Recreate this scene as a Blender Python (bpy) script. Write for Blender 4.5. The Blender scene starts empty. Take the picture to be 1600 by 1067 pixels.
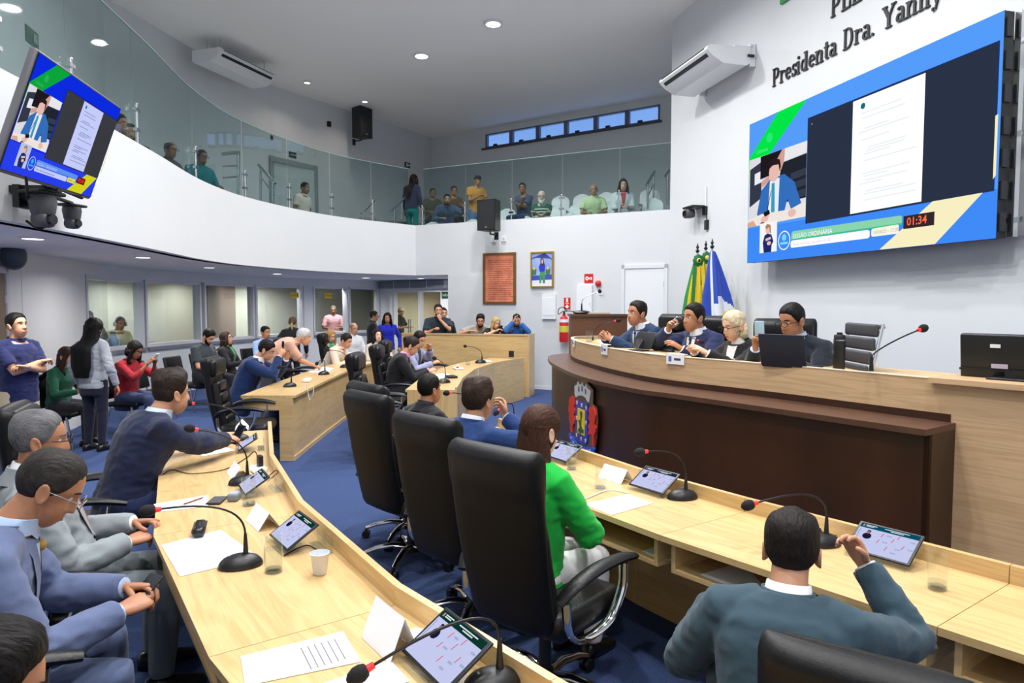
import bpy, bmesh, math, random
from mathutils import Vector, Matrix, noise
from mathutils.bvhtree import BVHTree
random.seed(7)
PI = math.pi
COL = bpy.context.scene.collection
SC = bpy.context.scene

# ------------------------------------------------------------------ camera, world, light, exposure
CAM_H, FOC = 1.8, 1066.7
PITCH = math.atan(60.5 / FOC)
cd = bpy.data.cameras.new('camera'); cam = bpy.data.objects.new('camera', cd); COL.objects.link(cam)
cd.sensor_width = 36.0; cd.lens = 36.0 * FOC / 1600.0; cd.clip_start = 0.05; cd.clip_end = 200
cam.location = (0, 0, CAM_H); cam.rotation_euler = (PI / 2 - PITCH, 0, 0)
SC.camera = cam
SC.view_settings.view_transform = 'Standard'; SC.view_settings.look = 'None'
SC.view_settings.exposure = 0.0; SC.view_settings.gamma = 1.0; SC.view_settings.use_curve_mapping = False
wd = bpy.data.worlds.new('world'); SC.world = wd; wd.use_nodes = True
bgn = wd.node_tree.nodes['Background']; bgn.inputs[0].default_value = (0.30, 0.52, 0.98, 1); bgn.inputs[1].default_value = 1.7

def area(name, loc, size, power, color=(1, 1, 1), rot=(0, 0, 0), spread=160, sizey=None):
    l = bpy.data.lights.new(name, 'AREA'); l.energy = power; l.color = color; l.spread = math.radians(spread)
    if sizey: l.shape = 'RECTANGLE'; l.size = size; l.size_y = sizey
    else: l.shape = 'DISK'; l.size = size
    o = bpy.data.objects.new(name, l); COL.objects.link(o); o.location = loc; o.rotation_euler = rot
    return o

CEIL = 7.0
# round ceiling downlights of the hall: x, y, diameter
DOWN = [(-0.35, 13.0, .34, 1.15), (-1.9, 14.65, .34, .45), (.1, 10.2, .34, 1.35), (-1.4, 10.2, .34, .65), (0.2, 8.0, .34, 1.2), (1.8, 6.4, .34, .9),
        (-1.3, 6.2, .34, .9), (0.3, 4.4, .34, 1.25), (2.1, 2.4, .34, .95), (-1.5, 2.4, .34, 1.1), (0.8, -0.2, .34, 1.0), (-1.2, -1.8, .34, .8), (2.6, -1.6, .34, .7)]
for (x, y, dm, pw) in DOWN:
    area('downlight_lamp', (x, y, CEIL - 0.07), dm * .8, 106 * pw, (1, .994, .985), spread=165)
SPOT = [(-4.82, 16.38), (-3.79, 17.9)]
for (x, y) in SPOT:
    area('spot_lamp', (x, y, CEIL - 0.05), .12, 6 if y > 15 else 6, (1, .86, .72), spread=130)

# ------------------------------------------------------------------ pixel to place (true distances)
_c, _s = math.cos(PITCH), math.sin(PITCH)
def _ray(u, v):
    a = (u - 800) / FOC; b = (533.5 - v) / FOC
    return Vector((a, _c + b * _s, -_s + b * _c))
def PZ(u, v, z):
    d = _ray(u, v); t = (z - CAM_H) / d.z
    return Vector((d.x * t, d.y * t, z))
def PY(u, v, y):
    d = _ray(u, v); t = y / d.y
    return Vector((d.x * t, y, CAM_H + d.z * t))
def PPL(u, v, p0, n):
    d = _ray(u, v); o = Vector((0, 0, CAM_H)); t = (Vector(p0) - o).dot(n) / d.dot(n)
    return o + d * t

# ------------------------------------------------------------------ materials
def lin(c):
    def f(x):
        x /= 255.0
        return x / 12.92 if x <= .04045 else ((x + .055) / 1.055) ** 2.4
    return (f(c[0]), f(c[1]), f(c[2]), 1)
MATS = {}
def M(name, col=(200, 200, 200), rough=.6, metal=0, bump=0, bscale=40, var=0, vscale=6, spec=.5, stretch=None, sheen=0, emit=0, coord='Object'):
    if name in MATS: return MATS[name]
    m = bpy.data.materials.new(name); m.use_nodes = True; nt = m.node_tree; b = nt.nodes['Principled BSDF']
    L = nt.links.new
    b.inputs['Base Color'].default_value = lin(col); b.inputs['Roughness'].default_value = rough; b.inputs['Metallic'].default_value = metal
    b.inputs['Specular IOR Level'].default_value = spec
    if sheen: b.inputs['Sheen Weight'].default_value = sheen
    if emit:
        b.inputs['Emission Color'].default_value = lin(col); b.inputs['Emission Strength'].default_value = emit
    if var or bump:
        tc = nt.nodes.new('ShaderNodeTexCoord'); mp = nt.nodes.new('ShaderNodeMapping'); L(tc.outputs[coord], mp.inputs[0])
        if stretch: mp.inputs['Scale'].default_value = stretch
        if var:
            n = nt.nodes.new('ShaderNodeTexNoise'); n.inputs['Scale'].default_value = vscale; n.inputs['Detail'].default_value = 5; L(mp.outputs[0], n.inputs[0])
            r = nt.nodes.new('ShaderNodeValToRGB'); L(n.outputs[0], r.inputs[0])
            cc = lin(col)
            r.color_ramp.elements[0].position = .3; r.color_ramp.elements[1].position = .7
            r.color_ramp.elements[0].color = (cc[0] * (1 - var), cc[1] * (1 - var), cc[2] * (1 - var), 1)
            r.color_ramp.elements[1].color = (min(1, cc[0] * (1 + var)), min(1, cc[1] * (1 + var)), min(1, cc[2] * (1 + var)), 1)
            L(r.outputs[0], b.inputs['Base Color'])
        if bump:
            n2 = nt.nodes.new('ShaderNodeTexNoise'); n2.inputs['Scale'].default_value = bscale; n2.inputs['Detail'].default_value = 4; L(mp.outputs[0], n2.inputs[0])
            bp = nt.nodes.new('ShaderNodeBump'); bp.inputs['Strength'].default_value = bump; bp.inputs['Distance'].default_value = .01
            L(n2.outputs[0], bp.inputs['Height']); L(bp.outputs[0], b.inputs['Normal'])
    MATS[name] = m
    return m
def WOOD(name, base, dark, rough=.38, ring=.7, cross=8.0):
    """laminate wood grain in UV metres (u along the grain)"""
    if name in MATS: return MATS[name]
    m = bpy.data.materials.new(name); m.use_nodes = True; nt = m.node_tree; b = nt.nodes['Principled BSDF']; L = nt.links.new
    b.inputs['Roughness'].default_value = rough
    uv = nt.nodes.new('ShaderNodeTexCoord')
    mp = nt.nodes.new('ShaderNodeMapping'); mp.inputs['Scale'].default_value = (1.1 * ring, cross, 1); L(uv.outputs['UV'], mp.inputs[0])
    n1 = nt.nodes.new('ShaderNodeTexNoise'); n1.inputs['Scale'].default_value = 1.3; n1.inputs['Detail'].default_value = 3; n1.inputs['Distortion'].default_value = 1.2; L(mp.outputs[0], n1.inputs[0])
    mp2 = nt.nodes.new('ShaderNodeMapping'); mp2.inputs['Scale'].default_value = (5, 160, 1); L(uv.outputs['UV'], mp2.inputs[0])
    n2 = nt.nodes.new('ShaderNodeTexNoise'); n2.inputs['Scale'].default_value = 1.0; n2.inputs['Detail'].default_value = 4; L(mp2.outputs[0], n2.inputs[0])
    wv = nt.nodes.new('ShaderNodeMath'); wv.operation = 'MULTIPLY'; wv.inputs[1].default_value = 22; L(n1.outputs[0], wv.inputs[0])
    sn = nt.nodes.new('ShaderNodeMath'); sn.operation = 'SINE'; L(wv.outputs[0], sn.inputs[0])
    ab = nt.nodes.new('ShaderNodeMath'); ab.operation = 'MULTIPLY_ADD'; ab.inputs[1].default_value = .15; ab.inputs[2].default_value = .26; L(sn.outputs[0], ab.inputs[0])
    ad = nt.nodes.new('ShaderNodeMath'); ad.operation = 'MULTIPLY_ADD'; ad.inputs[1].default_value = .55; L(n2.outputs[0], ad.inputs[0]); L(ab.outputs[0], ad.inputs[2])
    r = nt.nodes.new('ShaderNodeValToRGB'); L(ad.outputs[0], r.inputs[0])
    r.color_ramp.elements[0].position = .2; r.color_ramp.elements[0].color = lin(base)
    r.color_ramp.elements[1].position = .95; r.color_ramp.elements[1].color = lin(dark)
    L(r.outputs[0], b.inputs['Base Color'])
    bp = nt.nodes.new('ShaderNodeBump'); bp.inputs['Strength'].default_value = .06; bp.inputs['Distance'].default_value = .003; L(n2.outputs[0], bp.inputs['Height']); L(bp.outputs[0], b.inputs['Normal'])
    MATS[name] = m
    return m
def EMIT(name, col, k=1.0):
    if name in MATS: return MATS[name]
    m = bpy.data.materials.new(name); m.use_nodes = True; nt = m.node_tree; nt.nodes.clear()
    e = nt.nodes.new('ShaderNodeEmission'); o = nt.nodes.new('ShaderNodeOutputMaterial'); e.inputs[0].default_value = lin(col); e.inputs[1].default_value = k
    nt.links.new(e.outputs[0], o.inputs[0]); MATS[name] = m
    return m
def GLASS(name, tint, refl=.08, rough=.02):
    if name in MATS: return MATS[name]
    m = bpy.data.materials.new(name); m.use_nodes = True; nt = m.node_tree; nt.nodes.clear(); L = nt.links.new
    t = nt.nodes.new('ShaderNodeBsdfTransparent'); t.inputs[0].default_value = tint + (1,) if len(tint) == 3 else tint
    g = nt.nodes.new('ShaderNodeBsdfGlossy'); g.inputs['Roughness'].default_value = rough; g.inputs[0].default_value = (.95, 1, .98, 1)
    f = nt.nodes.new('ShaderNodeLayerWeight'); f.inputs[0].default_value = .5
    p = nt.nodes.new('ShaderNodeMath'); p.operation = 'POWER'; p.inputs[1].default_value = 4; L(f.outputs['Facing'], p.inputs[0])
    a = nt.nodes.new('ShaderNodeMath'); a.operation = 'MULTIPLY_ADD'; a.inputs[1].default_value = .5; a.inputs[2].default_value = refl * .5; a.use_clamp = True; L(p.outputs[0], a.inputs[0])
    mx = nt.nodes.new('ShaderNodeMixShader'); L(a.outputs[0], mx.inputs[0]); L(t.outputs[0], mx.inputs[1]); L(g.outputs[0], mx.inputs[2])
    o = nt.nodes.new('ShaderNodeOutputMaterial'); L(mx.outputs[0], o.inputs[0]); MATS[name] = m
    return m

# ------------------------------------------------------------------ mesh builder
class MB:
    def __init__(s): s.v = []; s.f = []; s.uv = {}
    def add(s, vs, fs, mat=None):
        o = len(s.v)
        for p in vs:
            p = Vector(p); s.v.append(mat @ p if mat else p)
        for f in fs: s.f.append([i + o for i in f])
        return s
    def merge(s, other, mat=None): return s.add(other.v, other.f, mat)
    def box(s, c, size, mat=None, rz=0):
        x, y, z = size[0] / 2, size[1] / 2, size[2] / 2
        R = Matrix.Translation(Vector(c)) @ Matrix.Rotation(rz, 4, 'Z')
        vs = [R @ Vector((a * x, b * y, d * z)) for d in (-1, 1) for a, b in ((-1, -1), (1, -1), (1, 1), (-1, 1))]
        return s.add(vs, [(3, 2, 1, 0), (4, 5, 6, 7), (0, 1, 5, 4), (1, 2, 6, 5), (2, 3, 7, 6), (3, 0, 4, 7)], mat)
    def prism(s, poly, z0, z1, mat=None):
        n = len(poly)
        if sum(poly[i][0] * poly[(i + 1) % n][1] - poly[(i + 1) % n][0] * poly[i][1] for i in range(n)) < 0: poly = list(poly)[::-1]
        vs = [(p[0], p[1], z0) for p in poly] + [(p[0], p[1], z1) for p in poly]
        fs = [list(range(n))[::-1], list(range(n, 2 * n))] + [(i, (i + 1) % n, (i + 1) % n + n, i + n) for i in range(n)]
        return s.add(vs, fs, mat)
    def loft(s, rings, caps=True, closed=True, mat=None):
        n = len(rings[0]); vs = [p for r in rings for p in r]; fs = []
        for i in range(len(rings) - 1):
            for j in range(n if closed else n - 1):
                k = (j + 1) % n
                fs.append((i * n + j, i * n + k, (i + 1) * n + k, (i + 1) * n + j))
        if caps and closed:
            fs.append(list(range(n))[::-1]); fs.append([(len(rings) - 1) * n + j for j in range(n)])
        return s.add(vs, fs, mat)
    def tube(s, pts, r, n=8, caps=True, mat=None, flat=1.0, up=None):
        pts = [Vector(p) for p in pts]; rr = r if isinstance(r, (list, tuple)) else [r] * len(pts)
        rings = []; prev = None
        for i, p in enumerate(pts):
            d = (pts[min(i + 1, len(pts) - 1)] - pts[max(i - 1, 0)])
            if d.length < 1e-9: d = Vector((0, 0, 1))
            d.normalize()
            if prev is None:
                a = Vector(up) if up else (Vector((0, 0, 1)) if abs(d.z) < .9 else Vector((1, 0, 0)))
                x = d.cross(a).normalized()
            else:
                x = (prev - d * prev.dot(d)).normalized()
            prev = x; y = x.cross(d)
            rings.append([p + (x * math.cos(2 * PI * k / n) + y * math.sin(2 * PI * k / n) * flat) * rr[i] for k in range(n)])
        return s.loft(rings, caps, True, mat)
    def cyl(s, p0, p1, r0, r1=None, n=16, mat=None): return s.tube([p0, p1], [r0, r0 if r1 is None else r1], n, True, mat)
    def lathe(s, prof, n=20, mat=None, caps=True, sx=1, sy=1):
        return s.loft([[Vector((r * math.cos(2 * PI * k / n) * sx, r * math.sin(2 * PI * k / n) * sy, z)) for k in range(n)] for r, z in prof], caps, True, mat)
    def ball(s, c, r, n=12, m=8, mat=None):
        if not isinstance(r, (tuple, list)): r = (r, r, r)
        rings = []
        for i in range(m + 1):
            t = -PI / 2 + PI * min(max(i / m, .02), .98)
            rings.append([Vector((c[0] + r[0] * math.cos(t) * math.cos(2 * PI * k / n), c[1] + r[1] * math.cos(t) * math.sin(2 * PI * k / n), c[2] + r[2] * math.sin(t))) for k in range(n)])
        return s.loft(rings, True, True, mat)
    def rbox(s, c, size, r=.02, mat=None, k=3):
        """box with rounded edges"""
        hx, hy, hz = size[0] / 2, size[1] / 2, size[2] / 2; r = min(r, hx * .99, hy * .99, hz * .99)
        lv = [(-hz + r - r * math.cos(t), r - r * math.sin(t)) for t in [PI / 2 * i / k for i in range(k + 1)]]
        lv = [(-hz + r - r * math.cos(PI / 2 * i / k), r - r * math.sin(PI / 2 * i / k)) for i in range(k + 1)]
        lv = lv + [(-z, i) for z, i in lv[::-1]]
        rings = []
        for z, inset in lv:
            rad = max(r - inset, .0005); ring = []
            for qx, qy, a0 in ((1, 1, 0), (-1, 1, PI / 2), (-1, -1, PI), (1, -1, 3 * PI / 2)):
                for i in range(k + 1):
                    a = a0 + PI / 2 * i / k
                    ring.append(Vector((c[0] + qx * (hx - r) + rad * math.cos(a), c[1] + qy * (hy - r) + rad * math.sin(a), c[2] + z)))
            rings.append(ring)
        return s.loft(rings, True, True, mat)
    def grid(s, fn, nu, nv, mat=None, uvs=None):
        o = len(s.v); f0 = len(s.f)
        vs = [fn(i / nu, j / nv) for i in range(nu + 1) for j in range(nv + 1)]
        fs = [(i * (nv + 1) + j, (i + 1) * (nv + 1) + j, (i + 1) * (nv + 1) + j + 1, i * (nv + 1) + j + 1) for i in range(nu) for j in range(nv)]
        s.add(vs, fs, mat)
        if uvs:
            for i in range(nu + 1):
                for j in range(nv + 1): s.uv[o + i * (nv + 1) + j] = uvs(i / nu, j / nv)
        return s
    def mesh(s, name, mats=None, smooth=None, grain=None):
        me = bpy.data.meshes.new(name); me.from_pydata([tuple(v) for v in s.v], [], s.f)
        if mats:
            for m in (mats if isinstance(mats, (list, tuple)) else [mats]): me.materials.append(m)
        if grain is not None or s.uv:
            g = Vector(grain or (1, 0, 0)).normalized(); uvl = me.uv_layers.new(name='UVMap')
            for p in me.polygons:
                n = p.normal; u = g - n * g.dot(n)
                if u.length < .3: u = Vector((0, 0, 1)) - n * n.z if abs(n.z) < .9 else Vector((0, 1, 0))
                u.normalize(); w = n.cross(u)
                for li in p.loop_indices:
                    vi = me.loops[li].vertex_index
                    if vi in s.uv: uvl.data[li].uv = s.uv[vi]
                    else:
                        q = s.v[vi]; uvl.data[li].uv = (q.dot(u), q.dot(w) + 3.7 * round(n.z) + 1.3 * round(n.x))
        if smooth is not None:
            me.polygons.foreach_set('use_smooth', [True] * len(me.polygons))
            if smooth < 180:
                me.set_sharp_from_angle(angle=math.radians(smooth))
        me.update()
        return me
    def build(s, name, mat, parent=None, smooth=None, grain=None, loc=None):
        return OBJ(name, s.mesh(name, mat, smooth, grain), parent, loc)
def OBJ(name, me, parent=None, loc=None):
    o = bpy.data.objects.new(name, me); COL.objects.link(o)
    if parent: o.parent = parent
    if loc: o.location = loc
    return o
def thing(name, label, cat, loc=(0, 0, 0), rz=0, group=None):
    o = bpy.data.objects.new(name, None); COL.objects.link(o); o.empty_display_size = .05
    o.location = loc; o.rotation_euler = (0, 0, rz); o['label'] = label; o['category'] = cat
    if group: o['group'] = group
    return o
def tag(o, label, cat, group=None):
    o['label'] = label; o['category'] = cat
    if group: o['group'] = group
    return o
def struct(name, mb, mat, parent=None, smooth=None, grain=None):
    o = mb.build(name, mat, parent, smooth, grain)
    if not parent: o['kind'] = 'structure'
    return o
KIDS = {}
def dup(root, loc, rz, label=None, group=None):
    r = root.copy(); COL.objects.link(r); r.location = loc; r.rotation_euler = (0, 0, rz)
    if label: r['label'] = label
    if group: r['group'] = group
    for ch in list(root.children):
        c = ch.copy(); COL.objects.link(c); c.parent = r
        for g in list(ch.children):
            d = g.copy(); COL.objects.link(d); d.parent = c
    return r
def lerp(a, b, t): return a + (b - a) * t
def V3(p, z=0.0): return Vector((p[0], p[1], z))
def spline(pts, n=8):
    """Catmull-Rom through pts"""
    P = [Vector(p) for p in pts]; P = [P[0] * 2 - P[1]] + P + [P[-1] * 2 - P[-2]]; out = []
    for i in range(1, len(P) - 2):
        for k in range(n):
            t = k / n
            out.append(.5 * ((2 * P[i]) + (P[i + 1] - P[i - 1]) * t + (2 * P[i - 1] - 5 * P[i] + 4 * P[i + 1] - P[i + 2]) * t * t + (3 * P[i] - P[i - 1] - 3 * P[i + 1] + P[i + 2]) * t ** 3))
    out.append(P[-2]); return out
def wallstrip(mb, line, z0, z1, th=.12, side=1):
    """vertical wall of thickness th along a plan polyline, offset to one side"""
    L = [Vector((p[0], p[1])) for p in line]; off = []
    for i in range(len(L)):
        d = (L[min(i + 1, len(L) - 1)] - L[max(i - 1, 0)]).normalized(); off.append(L[i] + Vector((-d.y, d.x)) * th * side)
    rings = [[V3(L[i], z0), V3(off[i], z0), V3(off[i], z1), V3(L[i], z1)] for i in range(len(L))]
    if side < 0: rings = [r[::-1] for r in rings]
    return mb.loft(rings)
FONT = None
def text_mesh(txt, size, depth=0.0, bold=0.0, align='LEFT', res=2):
    cu = bpy.data.curves.new('t', 'FONT'); cu.body = txt; cu.size = size; cu.extrude = depth; cu.offset = bold; cu.align_x = align; cu.align_y = 'BOTTOM_BASELINE'; cu.resolution_u = res
    o = bpy.data.objects.new('t', cu); COL.objects.link(o)
    me = bpy.data.meshes.new_from_object(o.evaluated_get(bpy.context.evaluated_depsgraph_get()))
    bpy.data.objects.remove(o); bpy.data.curves.remove(cu)
    return me
def text_obj(name, txt, size, mat, parent, M4, depth=0, bold=0, align='LEFT'):
    me = text_mesh(txt, size, depth, bold, align); me.materials.clear(); me.materials.append(mat)
    o = OBJ(name, me, parent); o.matrix_local = M4
    return o
def frame_mat(o, x, y):
    x = Vector(x).normalized(); y = Vector(y); y = (y - x * x.dot(y)).normalized(); z = x.cross(y)
    return Matrix(((x.x, y.x, z.x, o[0]), (x.y, y.y, z.y, o[1]), (x.z, y.z, z.z, o[2]), (0, 0, 0, 1)))
# ================================================================== SETTING
mWall = M('white_paint', (215, 218, 221), .7, bump=.03, bscale=60, var=.012, vscale=2)
mCeil = M('ceiling_paint', (250, 249, 248), .85, bump=.02, bscale=30)
mCarpet = M('blue_carpet', (64, 81, 122), .95, bump=.5, bscale=420, var=.22, vscale=90, spec=.1)
mGrayTrim = M('grey_aluminium', (206, 209, 218), .4, .1)
mWhiteTrim = M('white_enamel', (226, 228, 232), .35)
mSlab = M('soffit_paint', (228, 226, 230), .8)
mOak = WOOD('oak_laminate', (221, 190, 136), (190, 154, 101), .3)
mOakD = WOOD('oak_dais', (212, 180, 140), (180, 146, 108), .42, cross=14)
mDark = M('dark_walnut', (56, 30, 15), .4, var=.3, vscale=3, stretch=(1, 1, .35), bump=.02)
mDarkEdge = M('walnut_edge', (82, 55, 42), .35, var=.12, vscale=8)
mSteel = M('stainless', (205, 208, 210), .22, 1)
mChrome = M('chrome', (225, 226, 228), .08, 1)
mBlack = M('black_plastic', (20, 21, 23), .42, bump=.03, bscale=200)
mBlackSoft = M('black_rubber', (14, 14, 15), .7)
mPaper = M('white_paper', (245, 246, 248), .6)
gRail = GLASS('balustrade_glass', (.77, .85, .845), .08)
gWin = GLASS('window_glass', (.93, .96, .95), .07)
gDrink = GLASS('drinking_glass', (.975, .985, .985), .07)
gAcr = GLASS('acrylic', (.9, .92, .92), .1)

INN = [(-3.3, -4), (-3.55, 0), (-3.75, 3), (-3.82, 5.2), (-4.13, 7.8), (-4.45, 10), (-4.35, 11.75), (-3.6, 13.9), (-2.19, 15.6), (-.2, 14.58), (2.97, 12.95)]
OUT = [(-5.4, -4), (-5.3, 1), (-5.45, 4), (-5.65, 7), (-6.3, 9.8), (-6.95, 11.9), (-6.55, 14.3), (-5.75, 16.7), (-2.53, 21.95), (.7, 19.73), (3.95, 17.5)]
INN_S = spline([(p[0], p[1], 0) for p in INN[:9]], 6)      # curved gallery front
INN_ALL = INN_S + [V3(INN[9]), V3(INN[10])]
def hit(line, u, ext=False):
    """plan point where the sight line of column u meets a plan polyline (last = farthest)"""
    d = _ray(u, 473); best = None
    for a, b in zip(line[:-1], line[1:]):
        a = Vector((a[0], a[1])); b = Vector((b[0], b[1])); e = b - a
        den = d.x * e.y - d.y * e.x
        if abs(den) < 1e-9: continue
        t = (a.x * e.y - a.y * e.x) / den; s = (a.x * d.y - a.y * d.x) / den
        if -1e-6 <= s <= 1 + 1e-6 and t > 0: best = (a + e * s, e.normalized())
    if best is None and not ext:
        a, b, c, d2 = line[0], line[1], line[-2], line[-1]
        A = Vector((a[0], a[1])); B = Vector((b[0], b[1])); C_ = Vector((c[0], c[1])); D = Vector((d2[0], d2[1]))
        return hit([A + (A - B) * 3] + list(line) + [D + (D - C_) * 3], u, True)
    return best
def part_line(line, p0, p1):
    """piece of a plan polyline between two points lying on it"""
    L = [Vector((p[0], p[1])) for p in line]; out = [p0]
    def par(p):
        bst = (9e9, 0); acc = 0
        for a, b in zip(L[:-1], L[1:]):
            e = b - a; t = min(1, max(0, (p - a).dot(e) / e.length_squared)); dd = (a + e * t - p).length
            if dd < bst[0]: bst = (dd, acc + t * e.length)
            acc += e.length
        return bst[1]
    s0, s1 = par(p0), par(p1); acc = 0
    for a, b in zip(L[:-1], L[1:]):
        acc += (b - a).length
        if s0 + 1e-4 < acc < s1 - 1e-4: out.append(b)
    out.append(p1); return out

SW0 = Vector((2.97, 12.95)); SWD = Vector((.2256, -.9742)); SWN = Vector((-.9742, -.2256))      # screen wall: corner, run, inward normal
def SW(k, z, off=0.0): p = SW0 + SWD * k + SWN * off; return Vector((p.x, p.y, z))
SW1 = SW(17.4, 0)
floor = MB().prism([(-9.5, -4.2), (7.2, -4.2), (7.2, 26), (-9.9, 26)], -.2, 0); struct('floor', floor, mCarpet)
ceil = MB().prism([(-9.5, -4.2), (7.2, -4.2), (7.2, 26), (-9.9, 26)], CEIL, CEIL + .2); struct('ceiling', ceil, mCeil)
OUT2 = [Vector(p) for p in OUT[:9]]
upper = MB(); wallstrip(upper, OUT2, 2.6, CEIL, .15, 1); struct('wall_left', upper, mWall)
# lower left wall with the booth windows
WZ0, WZ1, SOF = 1.0, 2.2, 2.42
LOW = OUT2[:8] + [Vector((-3.76, 19.55))]
lw = MB(); wallstrip(lw, LOW, 0, WZ0 - .03, .15, 1); wallstrip(lw, LOW, WZ1 + .03, SOF, .15, 1)
ua = [hit(LOW, u)[0] for u in (134, 475, 489, 594)]
wallstrip(lw, part_line(LOW, LOW[0], ua[0]), WZ0 - .03, WZ1 + .03, .15, 1); wallstrip(lw, part_line(LOW, ua[1], ua[2]), WZ0 - .03, WZ1 + .03, .15, 1)
struct('wall_left_lower', lw, mWall)
for n, (u0, u1) in enumerate(((136, 225), (228, 315), (320, 398), (400, 474), (490, 544), (546, 594))):
    a, b = hit(LOW, u0)[0], hit(LOW, u1)[0]; ln = part_line(LOW, a, b); d = (b - a).normalized(); nn = Vector((-d.y, d.x))
    fr = MB(); wallstrip(fr, ln, WZ0 - .03, WZ0 + .03, .17, 1); wallstrip(fr, ln, WZ1 - .03, WZ1 + .03, .17, 1)
    for p, sg in ((a, 1), (b, -1)):
        q = p + d * sg * .05; fr.prism([(p.x, p.y), (q.x, q.y), (q.x + nn.x * .17, q.y + nn.y * .17), (p.x + nn.x * .17, p.y + nn.y * .17)], WZ0, WZ1)
    w = struct('window_%d' % (n + 1), fr, mGrayTrim)
    sill = MB(); wallstrip(sill, [(p[0] - nn.x * .05, p[1] - nn.y * .05) for p in ln], WZ0 - .09, WZ0 - .03, .08, 1); sill.build('window_sill', M('sill_grey', (120, 122, 135), .5), w)
    pn = MB(); wallstrip(pn, [(p[0] + nn.x * .08, p[1] + nn.y * .08) for p in ln], WZ0 + .02, WZ1 - .02, .008, 1); pn.build('pane', gWin, w)
# rooms behind the windows
BK = [Vector(p) for p in ((-7.4, 7.6), (-8.6, 10.6), (-9.2, 12.8), (-8.9, 15.4), (-7.9, 17.9), (-6.3, 20.6), (-4.7, 22.9))]
bk = MB(); wallstrip(bk, BK, 0, 2.6, .1, 1); wallstrip(bk, [BK[0], (-6.0, 8.4)], 0, 2.6, .1, -1); wallstrip(bk, [(-3.9, 19.75), BK[-1]], 0, 2.6, .1, -1); struct('wall_booth_back', bk, M('booth_paint', (222, 224, 212), .7))
pt = MB()
for u, cc in ((326, 0),):
    a = hit(LOW, u)[0] + Vector((-.14, .05)); b = hit(BK, 362)[0]; pt.prism([(a.x, a.y), (b.x, b.y), (b.x + .08, b.y + .05), (a.x + .08, a.y + .05)], 0, 2.42)
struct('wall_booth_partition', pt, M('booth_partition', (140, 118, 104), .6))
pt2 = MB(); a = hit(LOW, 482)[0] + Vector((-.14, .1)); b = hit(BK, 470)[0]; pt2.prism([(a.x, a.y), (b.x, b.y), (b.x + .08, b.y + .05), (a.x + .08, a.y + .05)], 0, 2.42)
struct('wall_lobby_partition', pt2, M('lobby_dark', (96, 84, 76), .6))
cb = MB(); cb.prism([(-5.9, 7.4), (-9.6, 7.4), (-9.6, 23), (-4.4, 23), (-3.95, 19.6)] + [tuple(p) for p in LOW[:-1][::-1] if p.y > 7.5], SOF, SOF + .05); struct('ceiling_booth', cb, mCeil)
for (x, y, w_) in ((-8.1, 14.9, 24), (-7.9, 11.4, 26), (-7.6, 16.6, 16), (-6.5, 18.4, 40), (-6.2, 16.9, 26)): area('booth_lamp', (x, y, 2.38), .5, w_, (1, 1, .96))
area('lobby_lamp', (-4.85, 18.6, 2.38), .4, 34, (1, .95, .9))
SOFL = [(-4.6, 6.6), (-5.0, 9.3), (-5.3, 12.0), (-5.0, 14.6), (-3.6, 16.9), (-2.3, 17.3), (-4.6, 3.4)]  # the pair by the exit is added to brighten that area
for (x, y) in SOFL: area('soffit_lamp', (x, y, SOF - .03), .14, 27, (1, .96, .92), spread=160)
# gallery slab, tiers and front
sl = MB()
def pair(i):
    return Vector(INN[i]), Vector(OUT[i])
inner_r, outer_r = [], []
N = 60
def resamp(line, n):
    L = [Vector((p[0], p[1])) for p in line]; d = [0]
    for a, b in zip(L[:-1], L[1:]): d.append(d[-1] + (b - a).length)
    out = []; k = 0
    for i in range(n + 1):
        s = d[-1] * i / n
        while k < len(L) - 2 and d[k + 1] < s: k += 1
        out.append(L[k].lerp(L[k + 1], (s - d[k]) / (d[k + 1] - d[k])))
    return out
segI = resamp(INN_S, 40) + resamp(INN[8:], 20)[1:]; segO = resamp(OUT[:9], 40) + resamp(OUT[8:], 20)[1:]
rings = [[V3(a.lerp(b, .05), SOF), V3(b, SOF), V3(b, 2.6), V3(a.lerp(b, .05), 2.6)] for a, b in zip(segI, segO)]
sl.loft(rings); struct('floor_gallery', sl, mSlab)
for k, (of, z, zb) in enumerate(((.36, 2.9, 2.6), (1.1, 3.21, 2.9), (1.88, 3.55, 3.21), (2.75, 3.9, 3.55))):
    t = MB(); t.loft([[V3(a.lerp(b, of / (b - a).length), zb), V3(b, zb), V3(b, z), V3(a.lerp(b, of / (b - a).length), z)] for a, b in list(zip(segI, segO))[36:]]); struct('trim_%d' % (k + 1), t, M('gallery_step', (150, 148, 150), .7))
fb = MB(); wallstrip(fb, INN_ALL[-3:], SOF, 3.55, .2, 1); struct('wall_gallery_front_far', fb, mWall, smooth=40)
fa = MB(); wallstrip(fa, INN_S, SOF, 3.55, .2, 1); struct('wall_gallery_front', fa, mWall, smooth=40)
wb = MB(); wallstrip(wb, [(-1.42, 15.2), (2.97, 12.95)], 0, SOF, .12, 1); struct('wall_back', wb, mWall)
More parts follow.
